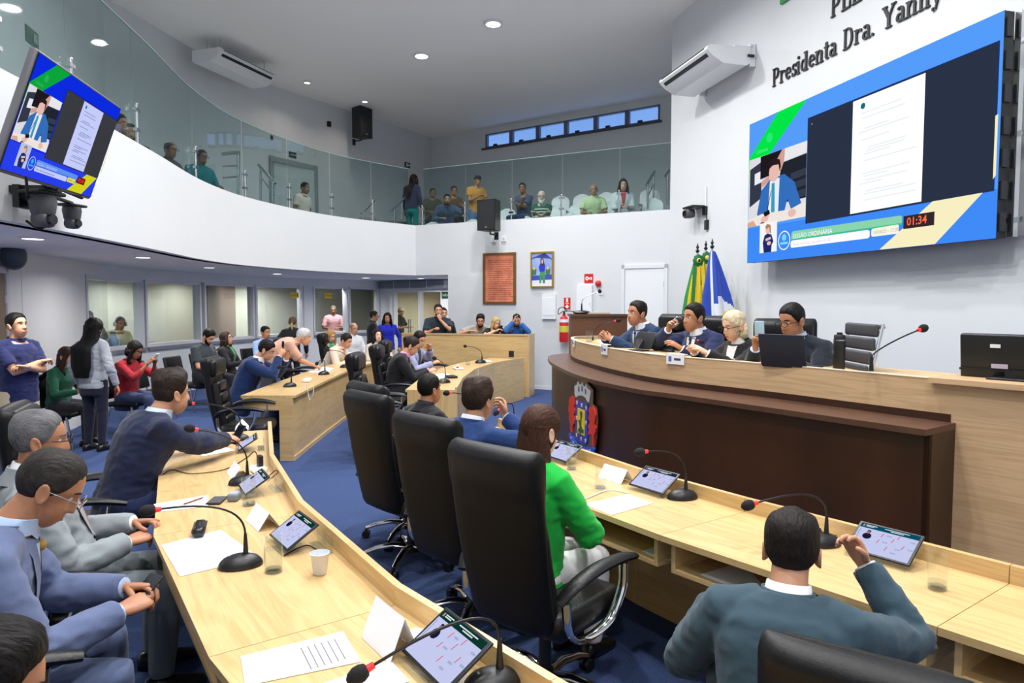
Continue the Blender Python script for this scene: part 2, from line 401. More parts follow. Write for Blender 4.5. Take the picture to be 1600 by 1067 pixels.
# far upper wall with ribbon window
FW0, FW1 = Vector((-2.53, 21.95)), Vector((5.2, 16.64)); FWD = (FW1 - FW0).normalized(); FWN = Vector((FWD.y, -FWD.x))
fw = MB(); w0, w1 = hit([FW0, FW1], 759)[0], hit([FW0, FW1], 1028)[0]; RZ0, RZ1 = 6.42, 6.83
wallstrip(fw, [FW0, FW1], 2.6, RZ0, .15, 1); wallstrip(fw, [FW0, FW1], RZ1, CEIL, .15, 1); wallstrip(fw, [FW0, w0], RZ0, RZ1, .15, 1); wallstrip(fw, [w1, FW1], RZ0, RZ1, .15, 1)
struct('wall_far', fw, mWall)
for i in range(6):
    a, b = w0.lerp(w1, i / 6), w0.lerp(w1, (i + 1) / 6); fr = MB()
    for z in (RZ0, RZ1 - .04): wallstrip(fr, [a - FWD * 0, b], z, z + .04, .1, 1)
    wallstrip(fr, [a, a + FWD * .06], RZ0, RZ1, .1, 1); wallstrip(fr, [b - FWD * .06, b], RZ0, RZ1, .1, 1)
    w = struct('window_%d' % (7 + i), fr, M('dark_aluminium', (110, 115, 130), .4, .4))
    pn = MB(); wallstrip(pn, [a + FWD * .05, b - FWD * .05], RZ0 + .03, RZ1 - .03, .006, 1); pn.build('pane', GLASS('sky_glass', (.9, .95, 1), .05), w)
    c = a.lerp(b, .42); lt = MB(); lt.box((c.x + FWN.x * .03, c.y + FWN.y * .03, RZ0 + .05), (.12, .05, .05), rz=math.atan2(FWD.y, FWD.x)); lt.build('latch', mBlack, w)
sil = MB(); wallstrip(sil, [w0 - FWD * .12 + FWN * .05, w1 + FWD * .05 + FWN * .05], RZ0 - .05, RZ0, .12, 1); struct('trim_ribbon_sill', sil, M('sill_dark', (70, 72, 80), .5))
# screen wall, rear wall
sw = MB(); wallstrip(sw, [SW(0, 0), SW(17.4, 0)], 0, CEIL, .3, 1); struct('wall_right', sw, mWall)
gr = MB(); wallstrip(gr, [(3.05, 12.98), (5.2, 16.64)], 2.42, CEIL, .1, -1); struct('wall_gallery_end', gr, mWall)
rw = MB(); rw.box((.8, -4.1, CEIL / 2), (13.2, .2, CEIL)); struct('wall_rear', rw, mWall)
# exit opening under the gallery and the corridor behind it
E0, E1 = Vector((-3.76, 19.55)), Vector((-1.2, 17.6)); ED = (E1 - E0).normalized(); EN = Vector((-ED.y, ED.x))
e0, e1 = hit([E0, E1], 606)[0], hit([E0, E1], 691)[0]
ew = MB(); wallstrip(ew, [E0, E1], 2.16, SOF, .12, 1); wallstrip(ew, [E0, e0], 0, 2.16, .12, 1); wallstrip(ew, [e1, E1], 0, 2.16, .12, 1)
wallstrip(ew, [(-1.2, 17.6), (-1.3, 15.3)], 0, SOF, .1, 1); struct('wall_exit', ew, mWall)
em = e0.lerp(e1, .57)
fr = MB()
for p in (e0, e0 + ED * .18, em, e1 - ED * .06): wallstrip(fr, [p, p + ED * .07], 0, 2.16, .14, 1)
wallstrip(fr, [e0, e1], 2.09, 2.16, .14, 1); d4 = struct('door_1', fr, mWhiteTrim)
pn = MB(); wallstrip(pn, [e0 + ED * .25 + EN * .06, em + EN * .06], .05, 2.09, .01, 1); pn.build('pane', gWin, d4)
hd = MB()
for s in (.28, .36): q = e0.lerp(em, .5) + ED * s; hd.cyl((q.x - EN.x * .05, q.y - EN.y * .05, .75), (q.x - EN.x * .05, q.y - EN.y * .05, 1.35), .018)
hd.build('door_handle', mSteel, d4)
mBeige = M('corridor_beige', (226, 216, 186), .7)
cr = MB(); wallstrip(cr, [E0 + EN * 3 - ED * .8, E1 + EN * 3 + ED], 0, 2.6, .1, 1); wallstrip(cr, [E0 - ED * .3 + EN * .1, E0 + EN * 3 - ED * .3], 0, 2.6, .1, 1); wallstrip(cr, [E1 + EN * 3 + ED * .3, E1 + EN * .1 + ED * .3], 0, 2.6, .1, 1); struct('wall_corridor', cr, mBeige)
cc = MB(); q = [E0 - ED * .8, E1 + ED, E1 + EN * 3.1 + ED, E0 + EN * 3.1 - ED * .8]; cc.prism([tuple(p) for p in q], SOF, SOF + .1); struct('ceiling_corridor', cc, mCeil)
cl = E0.lerp(E1, .5) + EN * 1.5; area('corridor_lamp', (cl.x, cl.y, 2.38), .5, 60, (1, .95, .84))
# platform of the presiding table
LED_ = [(1.25, 9.3), (.8, 9.22), (.5, 8.84), (.44, 8.2), (.47, 7.5), (.64, 6.3), (.95, 5.43), (1.23, 5.04), (1.72, 4.34), (2.22, 3.63)]
PANEL = [(1.35, 9.0), (1.0, 8.98), (.77, 8.7), (.72, 8.0), (.80, 7.3), (.98, 6.45), (1.27, 5.66), (1.86, 4.85), (2.42, 3.98), (2.75, 3.50), (3.6, 2.3)]
plat = MB(); plat.prism([(p[0] + .12, p[1]) for p in PANEL] + [(5.1, 2.3), (3.4, 10.8), (2.2, 11.4), (1.4, 11.4)], 0, .45); struct('floor_platform', plat, mCarpet)
# doors
def flat_door(name, a, b, z0, z1, wmat, leaf, off=-.02, handle=None):
    d = (b - a).normalized(); n = Vector((d.y, -d.x))
    f = MB()
    for p, q in ((a - d * .06, a), (b, b + d * .06)): wallstrip(f, [p + n * .03, q + n * .03], z0, z1 + .07, .05, 1)
    wallstrip(f, [a - d * .06 + n * .03, b + d * .06 + n * .03], z1, z1 + .07, .05, 1)
    o = struct(name, f, wmat); l = MB(); wallstrip(l, [a + d * .008 + n * .012, b - d * .008 + n * .012], z0, z1 - .006, .03, 1); l.build('door_leaf', leaf, o)
    hn = MB()
    for z in (z1 - .3, z0 + 1.1): hn.box((b.x - d.x * .012 + n.x * .02, b.y - d.y * .012 + n.y * .02, z), (.02, .02, .09), rz=math.atan2(d.y, d.x))
    hn.build('hinge', mGrayTrim, o)
    return o
WB = [(-1.42, 15.2), (2.97, 12.95)]
flat_door('door_2', hit(WB, 976)[0], hit(WB, 1038)[0], .45, 2.46, mWhiteTrim, M('door_white', (232, 235, 238), .4))
flat_door('door_3', hit(LOW, -75)[0], hit(LOW, 7)[0], 0, 2.14, M('door_frame_lilac', (205, 203, 215), .5), M('door_brown', (128, 108, 88), .5, var=.1))
bs = MB(); wallstrip(bs, [(-1.42 - .006, 15.19), (1.2, 13.845)], 0, .07, .012, -1); struct('baseboard_back', bs, mWhiteTrim)

# ------------------------------------------------------------------ gallery balustrade
mPost = mSteel
def glass_panel(u0, u1, label, h=1.25, top=None):
    ln = INN_ALL; a = hit(ln, u0); b = hit(ln, u1)
    root = thing('glass_balustrade_panel', label, 'glass panel', (a[0].x, a[0].y, 3.55), 0, None)
    L = part_line(ln, a[0], b[0]); o = Vector((-a[1].y, a[1].x)) * .06
    g = MB(); L = [p + o for p in L]; L[0] = L[0] + a[1] * .012; L[-1] = L[-1] - b[1] * .012
    wallstrip(g, L, 3.56, 3.55 + h, .012, 1); g.build('pane', gRail, root, loc=-root.location)
    e = MB(); wallstrip(e, L, 3.55 + h, 3.55 + h + .006, .012, 1); e.build('top_edge', M('glass_edge', (150, 190, 180), .2), root, loc=-root.location)
    p = MB(); q = a[0] + o * .4
    p.cyl((q.x, q.y, 3.55), (q.x, q.y, 3.98), .019, n=10); p.ball((q.x, q.y, 3.98), .021, 10, 6)
    for z in (3.7, 3.92): p.box((q.x, q.y, z), (.10, .04, .035), rz=math.atan2(a[1].y, a[1].x))
    p.build('clamp_post', mPost, root, smooth=50, loc=-root.location)
    return root
cols = [-110, 15, 128, 226, 314, 389, 457, 522, 585, 643]
nm = ['at the far left edge above the television', 'left of the hanging television', 'just right of the television top', 'second right of the television, reflecting a lamp', 'in front of the stair handrails', 'in front of the gallery door frame', 'in front of the man in white by the door', 'below the wall loudspeaker', 'at the bend of the gallery, before the corner']
for i in range(9): glass_panel(cols[i], cols[i + 1], 'greenish glass balustrade panel ' + nm[i])
cols = [660, 726, 798, 876, 965, 1047]
nm = ['nearest the gallery bend, before the man in a cap', 'behind the black loudspeaker on the wall', 'before the white bearded man', 'before the bald man in pale green', 'at the right end, before the woman in white']
for i in range(5): glass_panel(cols[i], cols[i + 1], 'greenish glass balustrade panel ' + nm[i])
# ================================================================== DESKS
def WL(root): return -Vector(root.location)
def desk(name, label, F, R, lip=.07, shelf=False, ends=(True, True), group=None, frontpanel=True, split=1):
    F = [Vector(p) for p in F]; R = [Vector(p) for p in R]; c = F[0].lerp(R[0], .5)
    root = thing(name, label, 'desk', (c.x, c.y, 0), 0, group); o = WL(root)
    for i in range(len(F) - 1):
        d = (F[i + 1] - F[i]).normalized(); g = 0.0015
        a, b, e, f = F[i] + d * g, F[i + 1] - d * g, R[i + 1] - d * g, R[i] + d * g
        MB().prism([tuple(a), tuple(b), tuple(e), tuple(f)], .722, .75).build('tabletop', mOak, root, grain=(d.x, d.y, 0), loc=o)
        w = (R[i] - F[i]).normalized(); t = .028
        wi = (F[i] - R[i]); 
        if lip > 0:
            MB().prism([tuple(a), tuple(b), tuple(b - w * t), tuple(a - w * t)], .0, .75 + lip).build('front_panel', mOak, root, grain=(d.x, d.y, 0), loc=o)
        else:
            MB().prism([tuple(a + w * .03), tuple(b + w * .03), tuple(b + w * .055), tuple(a + w * .055)], .0, .722).build('front_panel', mOak, root, grain=(d.x, d.y, 0), loc=o)
            MB().prism([tuple(a + w * .018), tuple(b + w * .018), tuple(b + w * .03), tuple(a + w * .03)], .0, .05).build('plinth', mOak, root, grain=(d.x, d.y, 0), loc=o)
        if shelf:
            r0, r1 = f, e; k = .36
            sh = MB(); ins = .05
            q = [r0 + (a - r0) * .05, r1 + (b - r1) * .05, r1 + (b - r1) * .8, r0 + (a - r0) * .8]
            q[0] = q[0] + d * ins; q[3] = q[3] + d * ins; q[1] = q[1] - d * ins; q[2] = q[2] - d * ins
            sh.prism([tuple(p) for p in q], .582, .602); sh.build('shelf', mOak, root, grain=(d.x, d.y, 0), loc=o)
            n = max(1, round((r1 - r0).length / .62))
            for j in range(n + 1):
                s = j / n; p = q[0].lerp(q[1], s); p2 = q[3].lerp(q[2], s); hh = d * .011
                MB().prism([tuple(p - hh), tuple(p + hh), tuple(p2 + hh), tuple(p2 - hh)], .582, .722).build('divider', mOak, root, grain=(w.x, w.y, 0), loc=o)
    for k, (fl, i) in enumerate(((ends[0], 0), (ends[1], -1))):
        if not fl: continue
        d = (F[1] - F[0]).normalized() if i == 0 else (F[-2] - F[-1]).normalized()
        w = (R[i] - F[i])
        if lip > 0: MB().prism([tuple(F[i]), tuple(F[i] + w * .96), tuple(F[i] + w * .96 + d * .03), tuple(F[i] + d * .03)], 0, .722).build('end_panel', mOak, root, grain=(0, 0, 1), loc=o)
        else:
            MB().prism([tuple(F[i] + w * .045), tuple(F[i] + w * .30), tuple(F[i] + w * .30 + d * .04), tuple(F[i] + w * .045 + d * .04)], 0, .722).build('end_panel', mOak, root, grain=(w.x, w.y, 0), loc=o)
            MB().prism([tuple(F[i] + w * .30), tuple(F[i] + w * .97), tuple(F[i] + w * .97 + d * .03), tuple(F[i] + w * .30 + d * .03)], .58, .722).build('apron', mOak, root, grain=(w.x, w.y, 0), loc=o)
    return root
D1F = [(-2.02, 5.6), (-1.57, 4.37), (-1.06, 3.33), (-.41, 2.32), (.10, 1.72), (.75, 1.0)]
D1R = [(-2.62, 5.4), (-2.2, 4.2), (-1.62, 3.03), (-.9, 1.97), (-.36, 1.34), (.3, .62)]
D2F = [(-.12, 5.75), (.25, 4.89), (.75, 3.98), (1.17, 3.38), (1.86, 2.5), (2.5, 1.75)]
D2R = [(-.62, 5.5), (-.27, 4.62), (.24, 3.66), (.67, 3.04), (1.38, 2.16), (2.02, 1.4)]
D3F = [(-2.46, 7.7), (-2.52, 9.3), (-2.55, 10.85), (-2.45, 12.2)]
D3R = [(-3.08, 7.7), (-3.12, 9.3), (-3.15, 10.9), (-3.05, 12.3)]
D4F = [(-.69, 8.2), (-.7, 9.23), (-.6, 10.5), (-.32, 11.65), (.2, 12.72)]
D4R = [(-1.29, 8.2), (-1.28, 9.4), (-1.18, 10.8), (-.88, 12.0), (-.4, 12.98)]
desk('curved_desk', 'long pale oak curved desk with a raised lip, nearest the camera on the left', D1F, D1R, .07, True)
desk('curved_desk', 'pale oak curved desk with open shelves in front of the dark presiding counter', D2F, D2R, .07, True, (False, False))
desk('curved_desk', 'pale oak desk with an L-shaped end by the bending grey-haired man', D3F, D3R, 0, False)
desk('curved_desk', 'pale oak desk in front of the wooden barrier, with a curved front', D4F, D4R, .03, False)
b0, b1 = Vector((-2.2, 13.6)), Vector((.3, 12.98)); bd = (b1 - b0).normalized(); bn = Vector((bd.y, -bd.x))
r = thing('barrier', 'chest-high pale oak barrier that people lean on before the white wall', 'barrier', (b0.x, b0.y, 0))
MB().prism([tuple(b0), tuple(b1), tuple(b1 - bn * .05), tuple(b0 - bn * .05)], 0, 1.17).build('panel', mOak, r, grain=(bd.x, bd.y, 0), loc=WL(r))
q0, q1 = b0 + bn * .012, b1 + bn * .012
MB().prism([tuple(q0), tuple(q1), tuple(q1 - bn * .08), tuple(q0 - bn * .08)], 1.17, 1.2).build('cap_rail', mOakD, r, grain=(bd.x, bd.y, 0), loc=WL(r))
MB().prism([tuple(b1), tuple(b1 + bd * .03), tuple(b1 + bd * .03 - bn * .5), tuple(b1 - bn * .5)], 0, 1.2).build('return_panel', mOak, r, grain=(0, 0, 1), loc=WL(r))

# ================================================================== PRESIDING COUNTER
LS = spline([(p[0], p[1], 0) for p in LED_], 5); PS = spline([(p[0], p[1], 0) for p in PANEL[:10]], 5)
def alen(L):
    d = [0]
    for a, b in zip(L[:-1], L[1:]): d.append(d[-1] + (b - a).length)
    return d
def ribbon(L, z0, z1, th):
    mb = MB(); wallstrip(mb, L, z0, z1, th, 1); d = alen(L); k = 0
    for i in range(len(L)):
        for j, (uu, vv) in enumerate(((d[i], z0), (d[i], z0 - th), (d[i], z1 + th), (d[i], z1))): mb.uv[i * 4 + j] = (uu, vv)
    return mb
root = thing('presiding_counter', 'long curved presiding counter, dark walnut below and oak above, facing the desks', 'counter', (1.0, 5.5, 0)); o = WL(root)
def insl(L, k):
    out = []
    for i in range(len(L)):
        d = (L[min(i + 1, len(L) - 1)] - L[max(i - 1, 0)]).normalized(); out.append(L[i] + Vector((-d.y, d.x, 0)) * k)
    return out
LI = insl(LS, .05)
nL = len(LI); cut = [0, nL // 2 - 4, nL * 3 // 4, nL - 1]
for a, b in zip(cut[:-1], cut[1:]): ribbon(LI[a:b + 1], 0, 1.085, .03).build('lower_panel', mDark, root, 40, (1, 0, 0), o)
eL = LI[-1]; eD = (LI[-1] - LI[-2]).normalized(); eN = Vector((-eD.y, eD.x, 0))
MB().prism([tuple((eL)[:2]), tuple((eL - eD * .03)[:2]), tuple((eL - eD * .03 + eN * .42)[:2]), tuple((eL + eN * .42)[:2])], 0, 1.085).build('end_panel', mDark, root, None, (0, 0, 1), o)
lt = MB(); 
LB = insl(LS, .46); lt.loft([[V3(a, 1.085), V3(b, 1.085), V3(b, 1.12), V3(a, 1.12)] for a, b in zip(LS, LB)]); lt.build('ledge', mDarkEdge, root, 40, (1, 0, 0), o)
ribbon(PS, 0, 1.36, .03).build('upper_panel', mOakD, root, 40, (1, 0, 0), o)
ribbon([V3(PANEL[9]), V3(PANEL[10])], 0, 1.36, .03).build('upper_panel', mOakD, root, 40, (1, 0, 0), o)
skl = insl(PS, -.006); ribbon(skl[:-4], 1.12, 1.165, .008).build('recess_shade', mDark, root, 40, (1, 0, 0), o)  # dark strip standing in for the shadow of the recess above the ledge
WT0 = insl(PS, .03); WT1 = insl(PS, .62)
wt = MB(); wt.loft([[V3(a, 1.315), V3(b, 1.315), V3(b, 1.342), V3(a, 1.342)] for a, b in zip(WT0[10:], WT1[10:])]); wt.build('worktop', mOak, root, 40, (1, -1, 0), o)
tp = MB(); tp.loft([[V3(a, 1.36), V3(b, 1.36), V3(b, 1.366), V3(a, 1.366)] for a, b in zip(insl(PS, -.003), WT0)]); tp.build('edge_band', M('edge_pale', (236, 222, 196), .4), root, 40, (1, 0, 0), o)
# raised box top at the right end
pr0, pr1 = PPL(1454, 592, (2.42, 3.98, 0), Vector((.825, .565, 0))), None
pa = Vector((2.44, 3.95)); pb = Vector((3.6, 2.3)); pd = (pb - pa).normalized(); pn_ = Vector((-pd.y, pd.x))
MB().prism([tuple(pa - pn_ * .05), tuple(pb - pn_ * .05), tuple(pb + pn_ * .5), tuple(pa + pn_ * .5)], 1.34, 1.37).build('raised_top', mOakD, root, None, (pd.x, pd.y, 0), o)

# lectern
r = thing('lectern', 'dark walnut lectern box at the far left end of the presiding counter', 'lectern', (1.15, 9.02, .45))
MB().box((0, .16, .585), (.74, .36, 1.17)).build('body', M('walnut_warm', (98, 62, 42), .4, var=.18, vscale=3, stretch=(1, 1, .3)), r)
MB().box((-.0, .16, 1.185), (.78, .42, .03)).build('top', mDarkEdge, r)
MB().box((-.05, .2, 1.212), (.4, .3, .02)).build('reading_board', M('lectern_board', (190, 176, 160), .4), r)

# ================================================================== CHAIRS
mLea = M('black_leatherette', (9, 9, 11), .42, bump=.18, bscale=90, spec=.42)
mLeaB = M('black_back_shell', (6, 6, 8), .5, bump=.1, bscale=160, spec=.34)
def sst_(x): x = min(1, max(0, x)); return x * x * (3 - 2 * x)
def make_chair(name, label, group=None, arms=True):
    t = thing(name, label, 'chair', (0, 0, 0), 0, group)
    MB().rbox((0, .03, .455), (.52, .50, .12), .05).build('seat', mLea, t, 50)
    def ctr(s): return Vector((0, -.22 - .13 * s - .03 * math.sin(s * PI), .42 + .80 * s))
    rings = []
    SS = [0, .02, .05] + [.1 + .04 * i for i in range(21)] + [.925, .95, .97, .985, .995, 1.0]
    for s in SS:
        e = math.sqrt(max(0, 1 - max(0, (.06 - s) / .06) ** 2)); e2 = math.sqrt(max(.0, 1 - max(0, (s - .93) / .07) ** 2))
        w = (.215 + .035 * math.sin(min(1, s * 1.3) * PI * .5)) * (.86 + .14 * e) * (.90 + .10 * e2); th = ((.062 - .022 * math.sin(s * PI)) * (.4 + .6 * e) + .016 * sst_((s - .74) / .08)) * max(.12, e2)
        c = ctr(s); ring = []
        for k in range(20):
            a = 2 * PI * k / 20; ca, sa = math.cos(a), math.sin(a)
            ring.append(c + Vector((w * math.copysign(abs(ca) ** .45, ca), th * math.copysign(abs(sa) ** .7, sa) + .02 * (abs(ca) ** 2), 0)))
        rings.append(ring)
    MB().loft(rings).build('backrest', mLeaB, t, 60)
    MB().rbox((0, ctr(.86).y + .055, ctr(.86).z), (.44, .10, .19), .045).build('headrest_cushion', mLea, t, 60)
    for i in range(4):
        s = .14 + .155 * i; c = ctr(s)
        MB().rbox((0, c.y + .062, c.z), (.27, .085, .118), .03).build('back_panel', mLea, t, 60)
    for sx in (-1, 1):
        pts = [ctr(.06 + .15 * i) + Vector((sx * .18, .055, 0)) for i in range(5)]
        MB().tube(pts, [.035, .05, .05, .05, .035], 10, flat=.8).build('side_bolster', mLea, t, 60)
    if arms:
        for sx in (-1, 1):
            a = thing_part('armrest', t)
            pts = spline([(sx * .27, -.25, .60), (sx * .30, -.17, .665), (sx * .31, -.02, .695), (sx * .31, .14, .69), (sx * .30, .26, .665)], 4)
            n = len(pts); rr = [.018 + .024 * math.sin(PI * min(1, max(0, (i + 1.2) / (n + 1.4)))) ** .5 for i in range(n)]
            MB().tube(pts, rr, 10, flat=.55, up=(0, 0, 1)).build('arm_pad', mLea, t, 60).name = 'arm_pad'
            fp = spline([(sx * .305, .17, .66), (sx * .31, .15, .55), (sx * .30, .06, .435), (sx * .285, -.1, .405), (sx * .29, -.2, .47), (sx * .285, -.22, .60)], 5)
            MB().tube(fp, .014, 8, flat=1.7).build('arm_frame', mChrome, t, 60)
    MB().box((0, 0, .385), (.26, .3, .03)).build('tilt_mechanism', mBlack, t)
    MB().cyl((0, 0, .13), (0, 0, .38), .028, n=12).build('gas_column', mBlack, t, 50)
    MB().cyl((0, 0, .075), (0, 0, .14), .05, .04, n=14).build('hub', mBlack, t, 50)
    for k in range(5):
        a = 2 * PI * k / 5 + .3; d = Vector((math.cos(a), math.sin(a), 0))
        l = MB().tube([d * .03 + Vector((0, 0, .115)), d * .13 + Vector((0, 0, .125)), d * .24 + Vector((0, 0, .105)), d * .32 + Vector((0, 0, .075))], [.03, .027, .023, .018], 8, flat=.7).build('base_leg', mChrome, t, 60)
        c = MB(); q = d * .32; n = Vector((-d.y, d.x, 0))
        for s in (-1, 1): c.cyl(q + n * s * .008 + Vector((0, 0, .03)), q + n * s * .026 + Vector((0, 0, .03)), .03, n=12)
        c.cyl(q + Vector((0, 0, .03)), q + Vector((0, 0, .08)), .01, n=8); c.build('caster', mBlack, l, 50)
    return t
def thing_part(name, t): return t
# heading in degrees: 0 = +x, 90 = away from the camera
chair0 = make_chair('executive_chair', 'x')
used = [False]
def chair(x, y, hd, label, z=0, group=None, sc=1):
    rz = math.radians(hd - 90)
    if not used[0]:
        used[0] = True; chair0.location = (x, y, z); chair0.rotation_euler = (0, 0, rz); chair0['label'] = label
        if group: chair0['group'] = group
        return chair0
    c = dup(chair0, (x, y, z), rz, label, group); c.scale = (sc, sc, sc); return c
chair(.15, 3.02, 48, 'black executive chair of the woman in the green blazer')
chair(-.22, 3.78, 46, 'black high-backed chair behind the man in the bright blue suit, second from the green blazer')
chair(-.70, 4.66, 42, 'empty black high-backed chair seen from behind, farthest of three in a row')
chair(-.80, 5.16, 38, 'black chair of the man in the black jacket at the front desk')
chair(.91, 1.66, 56, 'black leather chair of the man in teal grey, seen from behind at the bottom edge', 0, None, .86)
chair(-2.54, 4.0, 22, 'black chair with tufted backrest behind the man in the navy suit with a microphone')
chair(-2.08, 2.90, 32, 'black chair of the man in grey with a red tie')
chair(-1.74, 2.18, 33, 'black chair of the man in the blue-grey suit holding a phone', 0, None, 1.06)
chair(-2.90, 7.38, 8, 'black tufted chair left of the blue-suited man hiding behind his phone')
chair(-1.50, 7.93, 0, 'empty black tufted chair before the end of the barrier desk')
chair(-1.56, 9.5, 0, 'black chair of the man in black with a pink tie')
chair(-3.52, 11.35, 5, 'black chair with a plain back beside the bending grey-haired man')
chair(-3.3, 13.1, 0, 'black chair behind the woman in beige by the barrier')
chair(-1.45, 11.9, 340, 'empty black tufted chair right beside the lilac-sleeved man, under the barrier')
chair(-1.65, 10.62, 0, 'black chair of the man with dark tie leaning on his hand')
chair(1.58, 7.74, 205, 'black chair between the two navy-suited men at the counter, only its back edge in view', .45)
chair(1.82, 6.62, 228, 'black chair directly behind the man drinking from a glass', .45)
chair(2.2, 5.38, 256, 'black tufted chair behind the man in glasses at the laptop', .45)

# slim ribbed chair by the white wall
r = thing('ribbed_chair', 'slim empty chair with a ribbed charcoal back and chrome frame behind the counter', 'chair', (2.06, 4.76, .45), math.radians(178 - 90)); r.scale = (1.06, 1.06, 1.08)
mRib = M('charcoal_mesh', (62, 62, 68), .6, bump=.05, bscale=200)
sf = M('dark_leather_edge', (58, 58, 66), .5)
def rc(s): return Vector((0, -.2 - .16 * s, .44 + .68 * s))
for i in range(8):
    a, b = rc(i / 8 + .004), rc((i + 1) / 8 - .004); m = (a + b) / 2
    MB().rbox((0, m.y, m.z), (.42, .035, .08), .015).build('rib', mRib, r, 50)
for sx in (-1, 1):
    MB().tube([(sx * .22, .22, .43), (sx * .22, -.16, .42), rc(.05) + Vector((sx * .22, -.02, 0)), rc(.55) + Vector((sx * .22, -.03, 0)), rc(1.0) + Vector((sx * .22, -.02, 0))], .012, 8).build('side_rail', mChrome, r, 60)
for s in (.55, .97): MB().cyl(rc(s) + Vector((-.21, -.03, 0)), rc(s) + Vector((.21, -.03, 0)), .014, n=10).build('cross_bar', mChrome, r, 50)
MB().rbox((0, .03, .44), (.42, .42, .04), .018).build('seat', mRib, r, 50)
MB().cyl((0, 0, .1), (0, 0, .42), .025, n=12).build('gas_column', mChrome, r, 50)
for k in range(4):
    d = Vector((math.cos(PI / 4 + k * PI / 2), math.sin(PI / 4 + k * PI / 2), 0)); MB().tube([d * .02 + Vector((0, 0, .11)), d * .3 + Vector((0, 0, .03))], [.022, .015], 8).build('leg', mChrome, r, 50)

# waiting-row chairs at the booth wall
def wait_chair(x, y, hd, label, first=[None]):
    if first[0]: return dup(first[0], (x, y, 0), math.radians(hd - 90), label, 'black waiting chairs by the booth wall')
    t = thing('waiting_chair', label, 'chair', (x, y, 0), math.radians(hd - 90), 'black waiting chairs by the booth wall'); first[0] = t
    MB().rbox((0, .02, .43), (.50, .46, .06), .025).build('seat', mLea, t, 50)
    MB().rbox((0, 0, 0), (.48, .05, .42), .024).build('backrest', mLea, t, 50).matrix_local = Matrix.Translation((0, -.25, .70)) @ Matrix.Rotation(.2, 4, 'X')
    for sx in (-1, 1):
        MB().tube([(sx * .2, -.22, .42), (sx * .2, -.26, .7)], .013, 8).build('back_strut', mSteel, t, 50)
        MB().tube([(sx * .22, .15, .4), (sx * .22, .22, .0)], .014, 8).build('leg', mSteel, t, 50); MB().tube([(sx * .22, -.15, .4), (sx * .22, -.25, .0)], .014, 8).build('leg', mSteel, t, 50)
    return t
for i, (x, y, h, l) in enumerate(((-5.25, 9.35, -5, 'black waiting chair of the woman in red'), (-5.45, 10.35, 0, 'empty black waiting chair with a white bag on it'), (-5.4, 11.35, -5, 'black waiting chair of the man in the dark polo'), (-5.35, 12.15, -10, 'black waiting chair of the woman in glasses'), (-4.95, 13.4, -25, 'black waiting chair of the man in pale blue under the window'), (-5.6, 8.5, 0, 'black waiting chair of the seated woman in green'))):
    wait_chair(x, y, h, l)

# white gallery chairs
mShell = M('white_shell', (232, 234, 236), .35)
gch = [None]
def gal_pt(u, off):
    """plan point on the sight line of column u, off metres behind the straight gallery front"""
    a, b = Vector(INN[8]), Vector(INN[10]); d = (b - a).normalized(); n = Vector((-d.y, d.x)) * off
    return hit([a + n - d * 4, b + n + d], u)[0]
def gal_chair(u, vt, tier, hd, label, occ=None):
    z = {1: 2.9, 2: 3.21, 3: 3.55}[tier]; p = gal_pt(u, {1: .75, 2: 1.5, 3: 2.3}[tier])
    if gch[0] is None:
        t = thing('gallery_chair', label, 'chair', (0, 0, 0), 0, 'white gallery chairs'); gch[0] = t
        rings = []
        for i in range(13):
            s = i / 12
            if s < .5: c = Vector((0, .24 - .44 * s / .5, .44 - .02 * math.sin(s * 2 * PI))); up = Vector((0, 0, 1))
            else: q = (s - .5) / .5; c = Vector((0, -.20 - .10 * q, .44 + .41 * q)); up = Vector((0, 1, .2))
            w = .22 if s < .8 else .22 * math.sqrt(max(.02, 1 - ((s - .8) / .205) ** 2))
            rings.append([c + Vector((-w, 0, 0)) + up * .012, c + Vector((-w * .5, 0, 0)) - up * .004, c + Vector((w * .5, 0, 0)) - up * .004, c + Vector((w, 0, 0)) + up * .012, c + Vector((w * .5, 0, 0)) - up * .02, c + Vector((-w * .5, 0, 0)) - up * .02])
        MB().loft(rings).build('shell', mShell, t, 70)
        for sx in (-1, 1):
            for sy in (.18, -.2): MB().tube([(sx * .17, sy * .8, .42), (sx * .2, sy * 1.1, 0)], .012, 8).build('leg', mSteel, t, 50)
    else: t = dup(gch[0], (0, 0, 0), 0, label)
    t.location = (p.x, p.y, z); t.rotation_euler = (0, 0, math.radians(hd - 90)); return t
GC = [(674, 1, 'low at the far left of the row, below the leaning man'), (737, 1, 'low, left of the wall loudspeaker'), (788, 2, 'just right of the black loudspeaker'), (816, 1, 'low between the man in navy and the bearded man'), (866, 2, 'right of the white-bearded man'), (872, 3, 'behind the white-bearded man, upper row'), (906, 3, 'upper row, left of the bald man'), (900, 2, 'lower row, left of the bald man'), (886, 1, 'low, cut off by the parapet left of the bald man'), (944, 3, 'behind the bald man in pale green'), (954, 2, 'right beside the bald man in pale green'), (1017, 2, 'lower, right of the woman in white by the handrail'), (1012, 3, 'upper row beyond the right handrail')]
for i, (u, t, l) in enumerate(GC): gal_chair(u, 0, t, 255 if u > 780 else 265, 'white plastic gallery chair ' + l)
